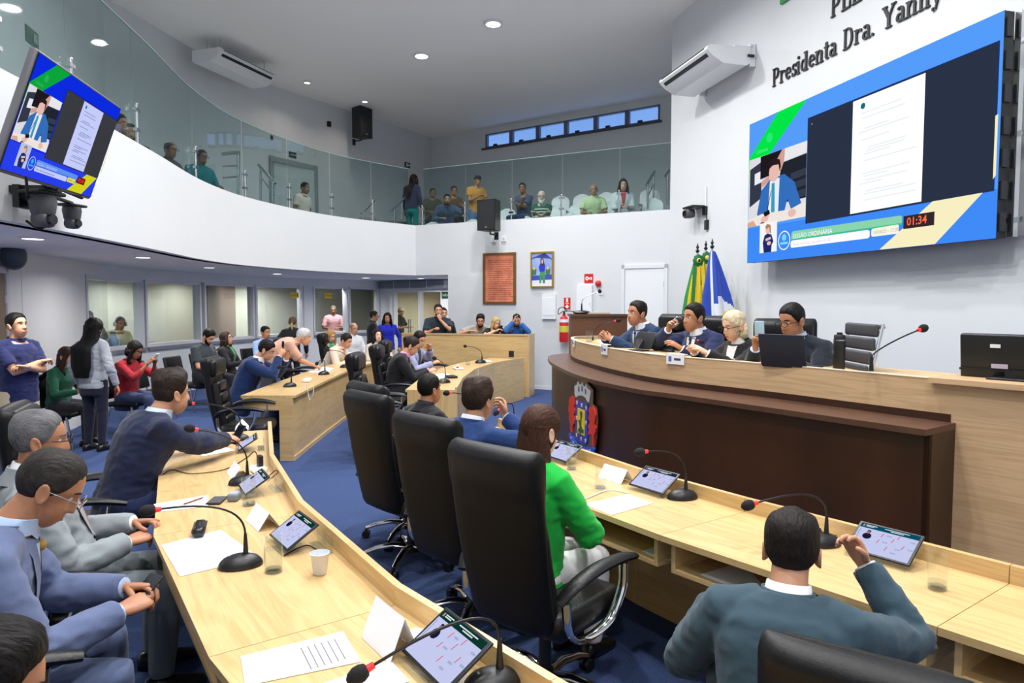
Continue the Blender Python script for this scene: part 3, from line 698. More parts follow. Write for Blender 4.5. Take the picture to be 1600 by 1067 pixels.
# ================================================================== SCREENS
def screen(root, W, H, pal, k, off, clock='01:34', depth=.0012, texts=True):
    """flat picture of the broadcast, built as thin coloured sheets; u from left, v from top; local x right, y down, z out"""
    cnt = [0]
    def poly(pts, col, kk=1.0, name='screen_graphic'):
        cnt[0] += 1; z = depth * cnt[0]
        me = MB().add([(u * W, z, -v * H) for u, v in pts], [list(range(len(pts)))]).mesh(name, EMIT('%s_%d_%d_%d' % ((pal,) + tuple(col)), col, k * kk)); return OBJ(name, me, root, off)
    def ell(cu, cv, ru, rv, col, n=20, kk=1): return poly([(cu + ru * math.cos(2 * PI * i / n), cv + rv * math.sin(2 * PI * i / n)) for i in range(n)], col, kk)
    def txt(s, u, v, size, col, bold=0.0):
        cnt[0] += 1; me = text_mesh(s, size * H, 0, bold); me.materials.clear(); me.materials.append(EMIT('%s_%d_%d_%d' % ((pal,) + tuple(col)), col, k)); o = OBJ('screen_text', me, root)
        o.matrix_local = Matrix.Translation(Vector(off) + Vector((u * W, depth * cnt[0], -v * H))) @ frame_mat((0, 0, 0), (1, 0, 0), (0, 0, 1)) @ Matrix.Scale(1, 4)
        return o
    if pal == 'led': B, B2, G, Y, DK, WH = (86, 158, 252), (64, 140, 250), (0, 232, 70), (250, 242, 196), (42, 52, 70), (252, 253, 255)
    else: B, B2, G, Y, DK, WH = (12, 44, 228), (40, 64, 240), (12, 168, 60), (218, 214, 30), (58, 60, 66), (196, 204, 250)
    SK, SK2, SU, HR = (236, 190, 180), (214, 160, 150), (52, 112, 190), (40, 28, 32)
    poly([(0, 0), (1, 0), (1, 1), (0, 1)], B)
    poly([(0, .75), (1, .78), (1, 1), (0, 1)], B2)
    poly([(.172, 0), (.323, 0), (.088, .31), (.0, .42), (.0, .25)], G)
    txt('CÂMARA', .045, .235, .035, (90, 240, 150) if pal == 'led' else (60, 190, 110)); ell(.125, .15, .018, .034, (40, 236, 120) if pal == 'led' else (40, 180, 90))
    # the speaker's inset
    poly([(.004, .26), (.33, .263), (.331, .74), (.003, .742)], (226, 224, 230))
    poly([(.01, .33), (.075, .30), (.085, .55), (.01, .6)], (52, 58, 74)); poly([(.04, .37), (.085, .36), (.085, .44), (.04, .45)], (236, 240, 246))
    poly([(.075, .262), (.21, .262), (.21, .40), (.075, .42)], (30, 26, 32)); poly([(.16, .34), (.20, .262), (.215, .262), (.21, .38), (.17, .42)], SK2); poly([(.08, .44), (.13, .41), (.13, .45), (.085, .48)], SK2)
    poly([(.215, .262), (.33, .264), (.33, .33), (.215, .345)], (236, 236, 240)); poly([(.19, .42), (.21, .35), (.33, .34), (.33, .62), (.2, .62)], (34, 38, 48))
    for q in range(3): poly([(.25, .44 + q * .065), (.328, .43 + q * .065), (.328, .475 + q * .065), (.25, .485 + q * .065)], (54, 62, 78))
    poly([(.06, .66), (.085, .50), (.135, .44), (.215, .43), (.27, .50), (.31, .655), (.26, .69), (.235, .60), (.22, .68), (.11, .70), (.08, .73)], SU)
    poly([(.135, .45), (.19, .445), (.185, .69), (.125, .70)], (236, 240, 250)); poly([(.145, .47), (.163, .47), (.166, .69), (.145, .69)], (60, 158, 190))
    ell(.158, .395, .030, .068, SK); poly([(.122, .38), (.13, .325), (.16, .305), (.19, .325), (.196, .375), (.188, .40), (.183, .355), (.15, .35), (.132, .365), (.128, .40)], HR)
    poly([(.004, .69), (.09, .665), (.25, .675), (.331, .64), (.331, .74), (.003, .742)], (242, 234, 226)); ell(.262, .70, .022, .026, SK); poly([(.085, .70), (.12, .66), (.14, .67), (.125, .72), (.09, .735)], SK); poly([(.10, .66), (.135, .645), (.14, .675), (.11, .69)], (26, 24, 30))
    poly([(.12, .66), (.124, .66), (.146, .52), (.142, .52)], (60, 56, 66)); ell(.095, .735, .014, .012, (30, 30, 34)); poly([(.003, .71), (.04, .70), (.06, .742), (.003, .742)], (222, 170, 150))
    # document
    poly([(.333, .126), (.994, .126), (.994, .788), (.333, .788)], (26, 50, 120) if pal == 'led' else (10, 20, 120)); poly([(.336, .131), (.991, .131), (.991, .785), (.336, .785)], DK)
    poly([(.535, .138), (.791, .138), (.791, .777), (.535, .777)], WH, 1.05)
    ell(.575, .183, .009, .017, (24, 110, 130)); poly([(.352, .165), (.358, .172), (.352, .179)], (150, 160, 176))
    random.seed(3)
    inkc = (238, 241, 245) if pal == 'led' else (128, 134, 178)
    for q, (v, n) in enumerate(((.22, 1), (.25, 1), (.31, 2), (.37, 1), (.42, 3), (.49, 1), (.56, 2), (.60, 2), (.66, 2), (.71, 1))):
        for e in range(n):
            a = .56 + random.random() * .04; b = a + .08 + random.random() * .12
            poly([(a, v + e * .016), (min(b, .775), v + e * .016), (min(b, .775), v + e * .016 + .006), (a, v + e * .016 + .006)], inkc)
    # interpreter
    poly([(.085, .733), (.186, .733), (.187, .94), (.086, .94)], (246, 248, 252) if pal == 'led' else (190, 200, 240)); ell(.134, .782, .014, .034, SK); poly([(.118, .76), (.13, .742), (.15, .755), (.152, .81), (.146, .81), (.142, .765), (.124, .78)], (180, 130, 90))
    poly([(.105, .87), (.115, .82), (.133, .81), (.155, .82), (.168, .87), (.158, .89), (.156, .94), (.112, .94)], (30, 44, 110)); poly([(.12, .845), (.15, .835), (.155, .85), (.124, .862)], SK); ell(.142, .878, .012, .014, SK)
    # caption bars
    n = 20
    ring = [(.228 + .033 * math.cos(2 * PI * i / n), .874 + .064 * math.sin(2 * PI * i / n)) for i in range(n)]; poly(ring, WH); ell(.228, .874, .029, .057, B2); ell(.228, .855, .012, .022, (120, 220, 240) if pal == 'led' else (40, 190, 250)); poly([(.208, .885), (.248, .885), (.248, .90), (.208, .90)], (130, 225, 240) if pal == 'led' else (50, 180, 250))
    bar = (140, 214, 178) if pal == 'led' else (96, 150, 240)
    poly([(.268, .832), (.275, .823), (.728, .832), (.733, .84), (.733, .88), (.266, .881)], bar); poly([(.268, .872), (.733, .872), (.733, .88), (.266, .881)], (60, 200, 120) if pal == 'led' else (70, 110, 240))
    txt('SESSÃO ORDINÁRIA', .275, .872, .042, WH, .0)
    poly([(.27, .883), (.612, .883), (.619, .892), (.619, .922), (.612, .93), (.27, .93), (.265, .922), (.265, .892)], WH); txt('Tema: discussão da pauta do dia', .275, .917, .028, (206, 214, 226) if pal == 'led' else (70, 76, 120))
    pill = (252, 250, 232) if pal == 'led' else (232, 226, 90)
    poly([(.63, .88), (.72, .877), (.724, .885), (.724, .916), (.72, .925), (.63, .925), (.625, .916), (.625, .888)], pill); txt('10/04/25 - 17:30', .631, .912, .028, (190, 180, 130) if pal == 'led' else (110, 100, 60))
    poly([(.829, .788), (.969, .788), (.841, 1.0), (.657, 1.0)], Y); poly([(.993, .456), (1.0, .452), (1.0, .72), (.993, .737)], Y)
    poly([(.739, .839), (.837, .839), (.837, .906), (.739, .906)], (52, 40, 48) if pal == 'led' else (90, 20, 20)); txt(clock, .750, .890, .058, (255, 110, 70) if pal == 'led' else (240, 60, 40), .002)

ledo = SW(0, 0, .30)
cn = [PPL(u, v, ledo, Vector((SWN.x, SWN.y, 0))) for u, v in ((1170.5, 195.5), (1569, 15.5), (1557, 371.5), (1168, 411.5))]
def kof(p): return (Vector((p.x, p.y)) - SW0).dot(SWD)
k0, k1 = (kof(cn[0]) + kof(cn[3])) / 2, (kof(cn[1]) + kof(cn[2])) / 2; z1, z0 = (cn[0].z + cn[1].z) / 2, (cn[2].z + cn[3].z) / 2
LW, LH = k1 - k0, z1 - z0
base = SW(k0, z1, .30); ang = math.atan2(SWD.y, SWD.x)
r = thing('video_wall', 'huge video wall on the right wall showing a blue broadcast and a white document', 'screen', base, ang)
# local: x along the wall, -y into the hall for rz of SWD: inward normal is local -y
cab = MB()
nx, nz = 8, 4
frame_mb = MB()
for i in range(nx):
    for j in range(nz):
        MB().box((LW * (i + .5) / nx, .06, -LH * (j + .5) / nz), (LW / nx - .004, .10, LH / nz - .004)).build('led_cabinet', mBlack, r)
pl = thing  # (name kept short)
face = bpy.data.objects.new('led_face', None)
bpy.data.objects.remove(face)
class _Flip: pass
def screen_on(root, W, H, pal, k, ysurf, dp):
    """the sheets step out along local -y"""
    e = MB().box((W / 2, ysurf + .004, -H / 2), (W, .008, H)).build('led_face' if pal == 'led' else 'display_panel', mBlack, root)
    screen(e, W, H, pal, k, Vector((0, ysurf - .001, 0)), depth=-dp)
screen_on(r, LW, LH, 'led', .98, .002, .0004)
sb = MB()
for z in (-.25, -1.05, -1.8): sb.box((LW + .06, .17, z), (.32, .045, .045)); sb.box((.3, .20, z), (.05, .2, .045))
sb.box((LW + .03, .14, -LH / 2 - .0), (.06, .05, LH - .02)); sb.build('mounting_rail', mSteel, r)
bx = MB()
for i in range(7): bx.box((LW + .002, .055, -LH * (i + .5) / 7), (.03, .06, .16))
bx.build('connector_block', M('dark_connector', (40, 42, 48), .5), r)

# hanging television
S = 1.16
tl = Vector((0, 0, 1.8)) + Vector((-2.6057, 3.8438, 1.3949)) * S; tu = Vector((-.2347, 1.2174, .0238)) * S; tv = Vector((-.2462, .0279, -.6665)) * S
TW, TH = tu.length, tv.length
r = thing('television', 'tilted television hanging by the gallery front at far left, showing the same broadcast', 'television', tl)
M4 = frame_mat((0, 0, 0), tu, -tv)      # x right, y up, z out
r.matrix_world = Matrix.Translation(tl) @ M4 @ Matrix.Rotation(-PI / 2, 4, 'X')      # local z up, -y out
MB().rbox((TW / 2, .03, -TH / 2), (TW + .0, .05, TH), .012).build('casing', M('tv_grey', (120, 120, 124), .35, .4), r, 50)
MB().box((TW / 2, .09, -TH * .6), (TW * .5, .08, TH * .5)).build('rear_cover', mBlack, r)
screen_on(r, TW, TH, 'tv', .95, .001, .0006) if False else None
e = MB().box((TW / 2, .003, -TH / 2), (TW - .03, .008, TH - .03)).build('display_panel', mBlack, r)
screen(e, TW - .034, TH - .044, 'tv', .95, Vector((.017, -.003, -.02)), depth=-.0002)
bk_ = tl + tu * .5 + tv * .75
arm = MB(); wall_p = Vector((-3.82, bk_.y + .3, bk_.z - .2))
# cameras below the television
cgrey = M('camera_grey', (74, 76, 80), .45)
def ptz(p, hd, label, s=1.0):
    r = thing('ptz_camera', label, 'camera', p, math.radians(hd - 90))
    MB().rbox((0, 0, 0), (.26 * s, .20 * s, .03 * s), .012).build('mount_plate', mBlack, r, 50)
    MB().lathe([(.09 * s, -.015 * s), (.10 * s, -.06 * s), (.085 * s, -.15 * s), (.075 * s, -.17 * s)], 18).build('body', cgrey, r, 50)
    h = MB().rbox((0, .0, -.205 * s), (.15 * s, .14 * s, .12 * s), .045 * s).build('camera_head', cgrey, r, 50)
    MB().cyl((0, .06 * s, -.205 * s), (0, .095 * s, -.205 * s), .045 * s, .04 * s, 16).build('lens', M('lens_black', (8, 8, 12), .08), h, 50)
    return r
c1 = tl + tu * .42 + tv * 1.13
c1 = PY(66, 302, c1.y + .2); ptz(c1, 350, 'large dark grey dome-shaped camera right under the hanging television', .98)
c2 = PY(112, 321, c1.y + .55); ptz(c2, 350, 'smaller grey camera to the right, under the corner of the television', .74)
r = thing('television_bracket', 'black bracket and cables between the television and the gallery front', 'bracket', (c1.x, c1.y, c1.z))
q = Vector((-3.80, c1.y + .5, c1.z + .1))
mb = MB(); mb.tube([(0, 0, .02), Vector(q) - c1], .025, 8); mb.box((-.1, -.02, .03), (.5, .05, .05)); mb.tube([Vector((0, .1, .03)), tl + tu * .45 + tv * .96 - c1 + Vector((-.06, 0, 0))], .018, 8); mb.tube([Vector((.05, .4, .03)), tl + tu * .6 + tv * .96 - c1 + Vector((-.06, 0, 0))], .018, 8); mb.tube([(0, 0, 0), c2 - c1 + Vector((0, 0, .02))], .016, 8)
mb.build('arm', mBlack, r, 50)
MB().tube(spline([tl + tu * .2 + tv * .98 - c1, PY(45, 315, c1.y) - c1, PY(62, 326, c1.y) - c1, PY(78, 338, c1.y) - c1, PY(72, 352, c1.y) - c1, PY(60, 357, c1.y) - c1, PY(41, 345, c1.y) - c1], 5), .010, 6).build('cable', mBlackSoft, r, 60)
MB().box(PY(36, 308, c1.y) - c1, (.05, .16, .17)).build('plate', mBlack, r)
MB().cyl(PY(46, 318, c1.y) - c1, Vector(q) - c1, .02, n=8).build('strut', mBlack, r)

# ================================================================== LETTERING ON THE SCREEN WALL
mLet = M('black_letter', (16, 17, 20), .5)
def glyph(ch):
    """slab-serif letter, cap height 1: list of polygons; returns (polys, advance)"""
    P = []; T, t, s = .135, .06, .06
    def rect(x0, y0, x1, y1): P.append([(x0, y0), (x1, y0), (x1, y1), (x0, y1)])
    def bar(x0, y0, x1, y1, w):
        d = Vector((x1 - x0, y1 - y0)).normalized(); n = Vector((-d.y, d.x)) * w / 2; P.append([(x0 + n.x, y0 + n.y), (x0 - n.x, y0 - n.y), (x1 - n.x, y1 - n.y), (x1 + n.x, y1 + n.y)])
    def arc(cx, cy, rx, ry, a0, a1, n=14, T_=None):
        T_ = T_ or T; prev = None
        for i in range(n + 1):
            a = math.radians(a0 + (a1 - a0) * i / n); w = (t + (T_ - t) * abs(math.cos(a))) / 2
            o, q = (cx + (rx + w) * math.cos(a), cy + (ry + w) * math.sin(a)), (cx + (rx - w) * math.cos(a), cy + (ry - w) * math.sin(a))
            if prev: P.append([prev[0], o, q, prev[1]])
            prev = (o, q)
    def stem(x, y0, y1, top=True, bot=True, l=.09, r=.09):
        rect(x, y0, x + T, y1)
        if bot: rect(x - l, y0, x + T + r, y0 + s)
        if top: rect(x - l, y1 - s, x + T * (1 if top == 'l' else 1) + (0 if top == 'l' else r), y1)
    adv = .6
    if ch == 'P': stem(.12, 0, 1); rect(.25, .93, .42, 1.0); rect(.25, .42, .42, .49); arc(.42, .71, .20, .253, 90, -90); adv = .82
    elif ch == 'L': stem(.12, 0, 1); rect(.2, 0, .68, .08); rect(.60, 0, .68, .3); adv = .78
    elif ch == 'E': stem(.12, 0, 1); rect(.2, 0, .70, .08); rect(.62, 0, .70, .28); rect(.2, .92, .68, 1); rect(.6, .74, .68, 1); rect(.2, .47, .52, .54); rect(.46, .38, .53, .63); adv = .8
    elif ch == 'D': stem(.12, 0, 1); rect(.25, .925, .42, 1.0); rect(.25, 0, .42, .075); arc(.42, .5, .30, .463, 90, -90, 20); adv = .93
    elif ch == 'Y': bar(.14, .97, .46, .45, .17); bar(.78, .97, .47, .45, .10); rect(.38, 0, .55, .5); rect(.26, 0, .67, s); rect(0, .93, .34, 1); rect(.62, .93, .94, 1); adv = .92
    elif ch == 'r': stem(.1, 0, .68, 'l'); arc(.40, .42, .15, .20, 150, 60, 8, .1); P.append([(.40, .64), (.56, .62), (.56, .48), (.46, .5)]); adv = .58
    elif ch == 'e': arc(.33, .34, .21, .29, 0, 320, 24); rect(.2, .33, .55, .395); adv = .66
    elif ch == 's': arc(.28, .50, .13, .14, 40, 270, 12, .12); arc(.29, .20, .14, .155, 90, -140, 12, .14); rect(.08, .02, .13, .22); rect(.42, .47, .47, .66); adv = .54
    elif ch == 'i': stem(.1, 0, .68, 'l'); arc(.185, .87, .045, .05, 0, 360, 10, .1); adv = .40
    elif ch == 'd': arc(.30, .33, .19, .28, 40, 320, 18); rect(.44, 0, .61, 1.0); rect(.34, .93, .5, 1.0); rect(.5, 0, .72, s); adv = .75
    elif ch == 'n': stem(.1, 0, .68, 'l'); stem(.50, 0, .45, False); arc(.40, .43, .185, .21, 170, 0, 12); adv = .80
    elif ch == 't': rect(.13, .12, .29, .88); rect(.02, .61, .42, .68); arc(.30, .16, .09, .13, 180, 330, 8, .1); adv = .45
    elif ch == 'a': rect(.42, .02, .58, .48); arc(.33, .46, .17, .18, 0, 150, 10, .15); arc(.29, .20, .15, .155, 60, 330, 14, .14); rect(.5, 0, .68, s); adv = .70
    elif ch == 'y': bar(.12, .66, .35, .02, .15); bar(.58, .66, .25, -.24, .08); arc(.16, -.2, .06, .05, 300, 90, 8, .09); rect(0, .61, .27, .68); rect(.46, .61, .68, .68); adv = .66
    elif ch == '.': arc(.14, .07, .035, .04, 0, 360, 10, .08); adv = .32
    return P, adv
def lettering(txt, u, v, capk, label, name):
    p = PPL(u, v, SW(0, 0, .02), Vector((SWN.x, SWN.y, 0))); r = thing(name, label, 'wall lettering', p, ang); x = 0; H = capk
    for ch in txt:
        if ch == ' ': x += .42 * H; continue
        P, adv = glyph(ch); mb = MB()
        for q, pg in enumerate(P):
            ar = sum(pg[i][0] * pg[(i + 1) % len(pg)][1] - pg[(i + 1) % len(pg)][0] * pg[i][1] for i in range(len(pg)))
            if ar > 0: pg = pg[::-1]
            n = len(pg); e = .0004 * (q % 5)
            vs = [(x + a * H * .86, -.002 - e, b * H) for a, b in pg] + [(x + a * H * .86, .017, b * H) for a, b in pg]
            mb.add(vs, [list(range(n))[::-1], list(range(n, 2 * n))] + [(i, (i + 1) % n, (i + 1) % n + n, i + n) for i in range(n)])
        o = mb.build('letter', mLet, r); x += adv * H * .85
    return r, x
lettering('Presidenta Dra. Yanny', 1206, 136.5, .245, 'black raised serif letters reading Presidenta Dra. Yanny, above the video wall', 'wall_lettering')
lettering('PLEN', 1297, 29, .27, 'black raised serif letters PLE cut off by the top edge of the photo', 'wall_lettering')
p = PPL(1226, 3, SW(0, 0, .02), Vector((SWN.x, SWN.y, 0)))
r = thing('wall_emblem', 'green corner of a wall emblem at the very top edge', 'emblem', p, ang); MB().prism([(-.08, -.02), (.14, -.02), (.14, .015), (-.08, .015)], -.005, .5).build('plate', M('emblem_green', (40, 150, 80), .4), r)

# ================================================================== AIR CONDITIONERS
mAC = M('ac_white', (228, 230, 232), .35)
def ac(label, p, rz, L, D=.68, H=.24):
    """local x along the unit, +y = front louvre side, origin at top back left"""
    r = thing('air_conditioner', label, 'air conditioner', p, rz)
    prof = [(0, 0), (0, -H * .85), (.06, -H), (D * .62, -H * .98), (D * .86, -H * .62), (D, -H * .28), (D * .99, -.03), (D * .93, 0)]
    mb = MB(); n = len(prof); mb.loft([[Vector((x, y, z)) for y, z in prof][::1] for x in (0, L)]); mb.build('casing', mAC, r, 25)
    for a, b, z0, z1 in ((.885, .945, -.56, -.40), (.955, .995, -.36, -.14)):
        y0, y1 = D * a, D * b
        lv = MB(); lv.add([(.09, y0 + .004, H * z0), (L - .09, y0 + .004, H * z0), (L - .09, y1 + .006, H * z1), (.09, y1 + .006, H * z1)], [(0, 1, 2, 3)]); lv.add([(.09, y0 - .02, H * z0), (L - .09, y0 - .02, H * z0), (L - .09, y1 - .02, H * z1), (.09, y1 - .02, H * z1)], [(3, 2, 1, 0)]); lv.build('louvre', M('louvre_dark', (18, 24, 32), .3), r)
    return r
rz_ = ang
pa_ = PPL(1105, 73, SW(0, 0, .80), Vector((SWN.x, SWN.y, 0))); pb_ = PPL(1030, 128, SW(0, 0, .80), Vector((SWN.x, SWN.y, 0)))
ka, kb = kof(pa_), kof(pb_); zt = (pa_.z + pb_.z) / 2 + .05
b_ = SW(ka, zt, .10)
r = ac('white air conditioner jutting from the right wall beside the lettering', b_, ang + PI, ka - kb, .70, .26)
mb = MB(); mb.box((.04, -.045, -.1), (.05, .09, .32)); mb.box((.04, .1, .012), (.05, .3, .025)); mb.box((ka - kb - .1, -.045, -.1), (.05, .09, .32)); mb.build('bracket', mWhiteTrim, r); MB().cyl((-.01, .05, -.12), (-.01, -.05, -.12), .02, n=10).build('pipe', mBlack, r)
w1_, dd = hit([Vector(q) for q in OUT], 308); w2_, _ = hit([Vector(q) for q in OUT], 418)
dL = (w2_ - w1_); nin = Vector((dL.y, -dL.x)).normalized(); pq = PZ(300, 84, 6.70)
al = math.atan2(dL.y, dL.x)
pq2 = Vector((pq.x, pq.y))
r = ac('white air conditioner hung under the ceiling over the left gallery', (pq2.x, pq2.y, 6.96), al + PI, 1.75, .72, .26); r.location = (pq2.x + math.cos(al) * 1.75, pq2.y + math.sin(al) * 1.75, 6.96)
if True:
    r.rotation_euler = (0, 0, al); r.scale = (.965, -.965, .965); r.location = (pq2.x, pq2.y, 6.76); mb = MB()
    for x in (.2, 1.55):
        for y in (.2, .55): MB().cyl((x, y, -.02), (x, y, .24), .012, n=8).build('hanger_rod', mSteel, r)

# ================================================================== CEILING LIGHTS
def downlight(x, y, dm, label, group, k, col):
    r = thing('ceiling_light', label, 'ceiling light', (x, y, CEIL - .03), 0, group)
    MB().lathe([(dm / 2 * .80, .0), (dm / 2 * .80, -.012), (dm / 2, -.008), (dm / 2, .029), (dm / 2 * .8, .029)], 24, caps=False).build('trim_ring', mWhiteTrim, r, 50)
    MB().lathe([(dm / 2 * .80, -.006), (dm / 2 * .80, .024)], 24).build('diffuser', EMIT('lamp_%d' % int(col[2]), col, k), r, 50)
ov = ['the left end of the presiding counter', 'the barrier desk', 'the far end of the front desk', 'the flags side of the presiding counter', 'the far end of the left desk', 'the aisle between the desks', 'the right part of the front desk', 'the left desk by the two grey-suited men', 'the camera', 'the rear left corner', 'the rear right corner']
dl = ['bright round ceiling light, the farthest and right one of the pair', 'bright round ceiling light left of and behind its twin, over the back gallery']
for i, (x, y, dm, pw) in enumerate(DOWN):
    if i < 2: downlight(x, y, dm, dl[i], None, 9, (255, 252, 248))
    else: downlight(x, y, dm, 'round ceiling light above the frame, over ' + ov[i - 2], None, 9, (255, 252, 248))
sl_ = ['small warm ceiling spot over the left gallery, nearer one', 'small warm ceiling spot over the left gallery, farther one']
for i, (x, y) in enumerate(SPOT): downlight(x, y, .17, sl_[i] if i < 2 else 'small ceiling spot outside the view over the gallery', None, 6, (255, 226, 190))

sfl = ['first from the left edge', 'above the standing men at left', 'above the second window', 'above the fourth window', 'added before the exit', 'added right before the exit door', 'nearest the camera, outside the frame']
for i, (x, y) in enumerate(SOFL):
    r = thing('ceiling_light', 'small round light in the low ceiling under the gallery, ' + sfl[i], 'ceiling light', (x, y, SOF - .012)); MB().lathe([(.09, .0), (.11, .002), (.11, .011), (.09, .011)], 20, caps=False).build('trim_ring', mWhiteTrim, r, 50); MB().lathe([(.09, .002), (.09, .011)], 20).build('diffuser', EMIT('lamp_sof', (255, 244, 230), 5), r, 50)
# ================================================================== THINGS ON THE BACK WALL
WBD = (Vector(WB[1]) - Vector(WB[0])).normalized(); WBN = Vector((WBD.y, -WBD.x, 0)); wang = math.atan2(WBD.y, WBD.x)
def wbp(u, v, off=.012): return PPL(u, v, V3(WB[0]) + WBN * off, WBN)
def wall_rect(name, label, cat, u0, v0, u1, v1, th, parts, off=0.002):
    """a flat thing on the back wall, local x along the wall, z up, -y out of it; parts: (name, x0,z0,x1,z1 fractions, depth, material)"""
    a, b = wbp(u0, v0), wbp(u1, v1); W = (Vector((b.x, b.y)) - Vector((a.x, a.y))).length; H = a.z - b.z
    r = thing(name, label, cat, (a.x, a.y, b.z), wang)
    r.location = Vector(r.location) - WBN * (.012 - off)
    for nme, x0, z0, x1, z1, d0, d1, m in parts: MB().box(((x0 + x1) / 2 * W, -(d0 + d1) / 2, (z0 + z1) / 2 * H), ((x1 - x0) * W, d1 - d0, (z1 - z0) * H)).build(nme, m, r)
    return r, W, H
mFr = M('frame_bronze', (112, 78, 36), .45, var=.25, vscale=30)
mPar = M('parchment', (212, 128, 96), .8, var=.28, vscale=5)
r, W, H = wall_rect('framed_document', 'large framed reddish parchment on the white back wall', 'framed picture', 755, 396, 806.3, 475, .03, [('frame', 0, 0, .07, 1, 0, .035, mFr), ('frame', .93, 0, 1, 1, 0, .035, mFr), ('frame', .07, 0, .93, .045, 0, .035, mFr), ('frame', .07, .955, .93, 1, 0, .035, mFr), ('parchment', .07, .045, .93, .955, .003, .02, mPar)])
random.seed(5)
ik = M('ink_brown', (150, 74, 70), .8); mb = MB()
for i in range(19):
    z = .10 + .042 * i; x = .13 + random.random() * .06
    while x < .84:
        w = .03 + random.random() * .09; mb.box(((x + w / 2) * W, -.021, z * H), (w * W, .002, .007 + random.random() * .008)); x += w + .015
    if random.random() < .25: continue
o = mb.build('handwriting', ik, r); o['kind'] = 'stuff'
mGo = M('frame_gold', (176, 138, 62), .35, .5)
r, W, H = wall_rect('framed_portrait', 'gold-framed picture of a standing woman in blue top and green trousers on the back wall', 'framed picture', 830, 394, 865.3, 449, .03, [('frame', 0, 0, .06, 1, 0, .05, mGo), ('frame', .94, 0, 1, 1, 0, .05, mGo), ('frame', .06, 0, .94, .04, 0, .05, mGo), ('frame', .06, .96, .94, 1, 0, .05, mGo), ('picture', .06, .04, .94, .96, .003, .03, M('portrait_bg', (150, 172, 226), .4, var=.25, vscale=4))])
def flat(r, W, H, pts, y, col, name='picture_detail'):
    me = MB().add([(x * W, y, z * H) for x, z in pts], [list(range(len(pts)))]).mesh(name, M('print_%d_%d_%d' % col, col, .5)); return OBJ(name, me, r)
flat(r, W, H, [(.06, .04), (.94, .04), (.94, .22), (.06, .2)], -.031, (226, 232, 244)); flat(r, W, H, [(.06, .2), (.94, .22), (.94, .36), (.06, .33)], -.0315, (58, 82, 176)); flat(r, W, H, [(.06, .78), (.6, .96), (.94, .74), (.94, .80), (.64, .96), (.06, .84)], -.0315, (88, 112, 196))
for x in (.14, .74): flat(r, W, H, [(x - .08, .34), (x + .1, .36), (x + .12, .5), (x + .02, .56), (x - .08, .5)], -.032, (60, 120, 90)); flat(r, W, H, [(x - .03, .5), (x + .05, .5), (x + .06, .58), (x - .02, .58)], -.0325, (222, 196, 70))
flat(r, W, H, [(.38, .12), (.46, .12), (.5, .4), (.54, .12), (.64, .12), (.62, .46), (.42, .46)], -.033, (70, 150, 80)); flat(r, W, H, [(.4, .44), (.62, .44), (.64, .62), (.58, .72), (.46, .72), (.36, .58)], -.0335, (34, 54, 190))
flat(r, W, H, [(.44, .66), (.43, .78), (.5, .83), (.58, .78), (.6, .64), (.56, .62), (.48, .62)], -.034, (70, 40, 40)); flat(r, W, H, [(.475, .69), (.475, .76), (.52, .79), (.555, .76), (.55, .69), (.515, .66)], -.0345, (226, 180, 160))
mRed = M('safety_red', (204, 30, 34), .4); mWp = M('panel_white', (236, 239, 243), .4)
wall_rect('electrical_panel', 'small white electrical panel below the portrait', 'wall panel', 848, 459, 869, 498.5, .05, [('door', .0, 0, 1, 1, 0, .05, mWp), ('cover', .12, .15, .88, .85, .05, .056, mWp)])
wall_rect('electrical_panel', 'tall white panel under the red hose sign', 'wall panel', 902.5, 446, 926, 496, .07, [('door', 0, 0, 1, 1, 0, .07, mWp), ('lock', .86, .4, .92, .46, .07, .08, mGrayTrim)])
r, W, H = wall_rect('fire_hose_sign', 'square red sign with a white hose symbol above the tall panel', 'sign', 913, 428, 926.5, 442, .01, [('plate', 0, 0, 1, 1, 0, .008, mRed)])
flat(r, W, H, [(.12 + .19 + .19 * math.cos(2 * PI * i / 12), .5 + .22 * math.sin(2 * PI * i / 12)) for i in range(12)], -.0085, (250, 250, 250)); flat(r, W, H, [(.24 + .07 + .08 * math.cos(2 * PI * i / 10), .5 + .09 * math.sin(2 * PI * i / 10)) for i in range(10)], -.009, (204, 30, 34)); flat(r, W, H, [(.45, .45), (.88, .34), (.88, .66), (.45, .56)], -.0085, (250, 250, 250)); flat(r, W, H, [(.62, .47), (.8, .45), (.8, .56), (.62, .53)], -.009, (204, 30, 34))
r, W, H = wall_rect('fire_alarm_bell', 'small round red fire alarm beside the hose sign', 'alarm', 931, 438, 940, 448, .05, [('base', .2, .1, .8, .9, 0, .03, mRed)]); MB().lathe([(W * .5, 0), (W * .48, .03), (W * .3, .055), (W * .1, .06)], 16).build('bell', mRed, r, 50).matrix_local = Matrix.Translation((W / 2, -.03, H / 2)) @ Matrix.Rotation(PI / 2, 4, 'X')
wall_rect('wall_socket', 'small white switch plate under the fire alarm', 'switch', 936, 452, 941, 461, .012, [('plate', 0, 0, 1, 1, 0, .012, mWp), ('rocker', .3, .25, .7, .75, .012, .018, mGrayTrim)])
r, W, H = wall_rect('extinguisher_sign', 'red sign with white arrow above the fire extinguisher', 'sign', 881, 465, 891, 483, .01, [('plate', 0, 0, 1, 1, 0, .008, mRed)])
flat(r, W, H, [(.35, .95), (.65, .95), (.65, .6), (.35, .6)], -.0085, (252, 240, 230)); flat(r, W, H, [(.38, .38), (.62, .38), (.62, .25), (.85, .25), (.5, .06), (.15, .25), (.38, .25)], -.0085, (252, 250, 250)); flat(r, W, H, [(.2, .54), (.8, .54), (.8, .44), (.2, .44)], -.0085, (240, 170, 160))
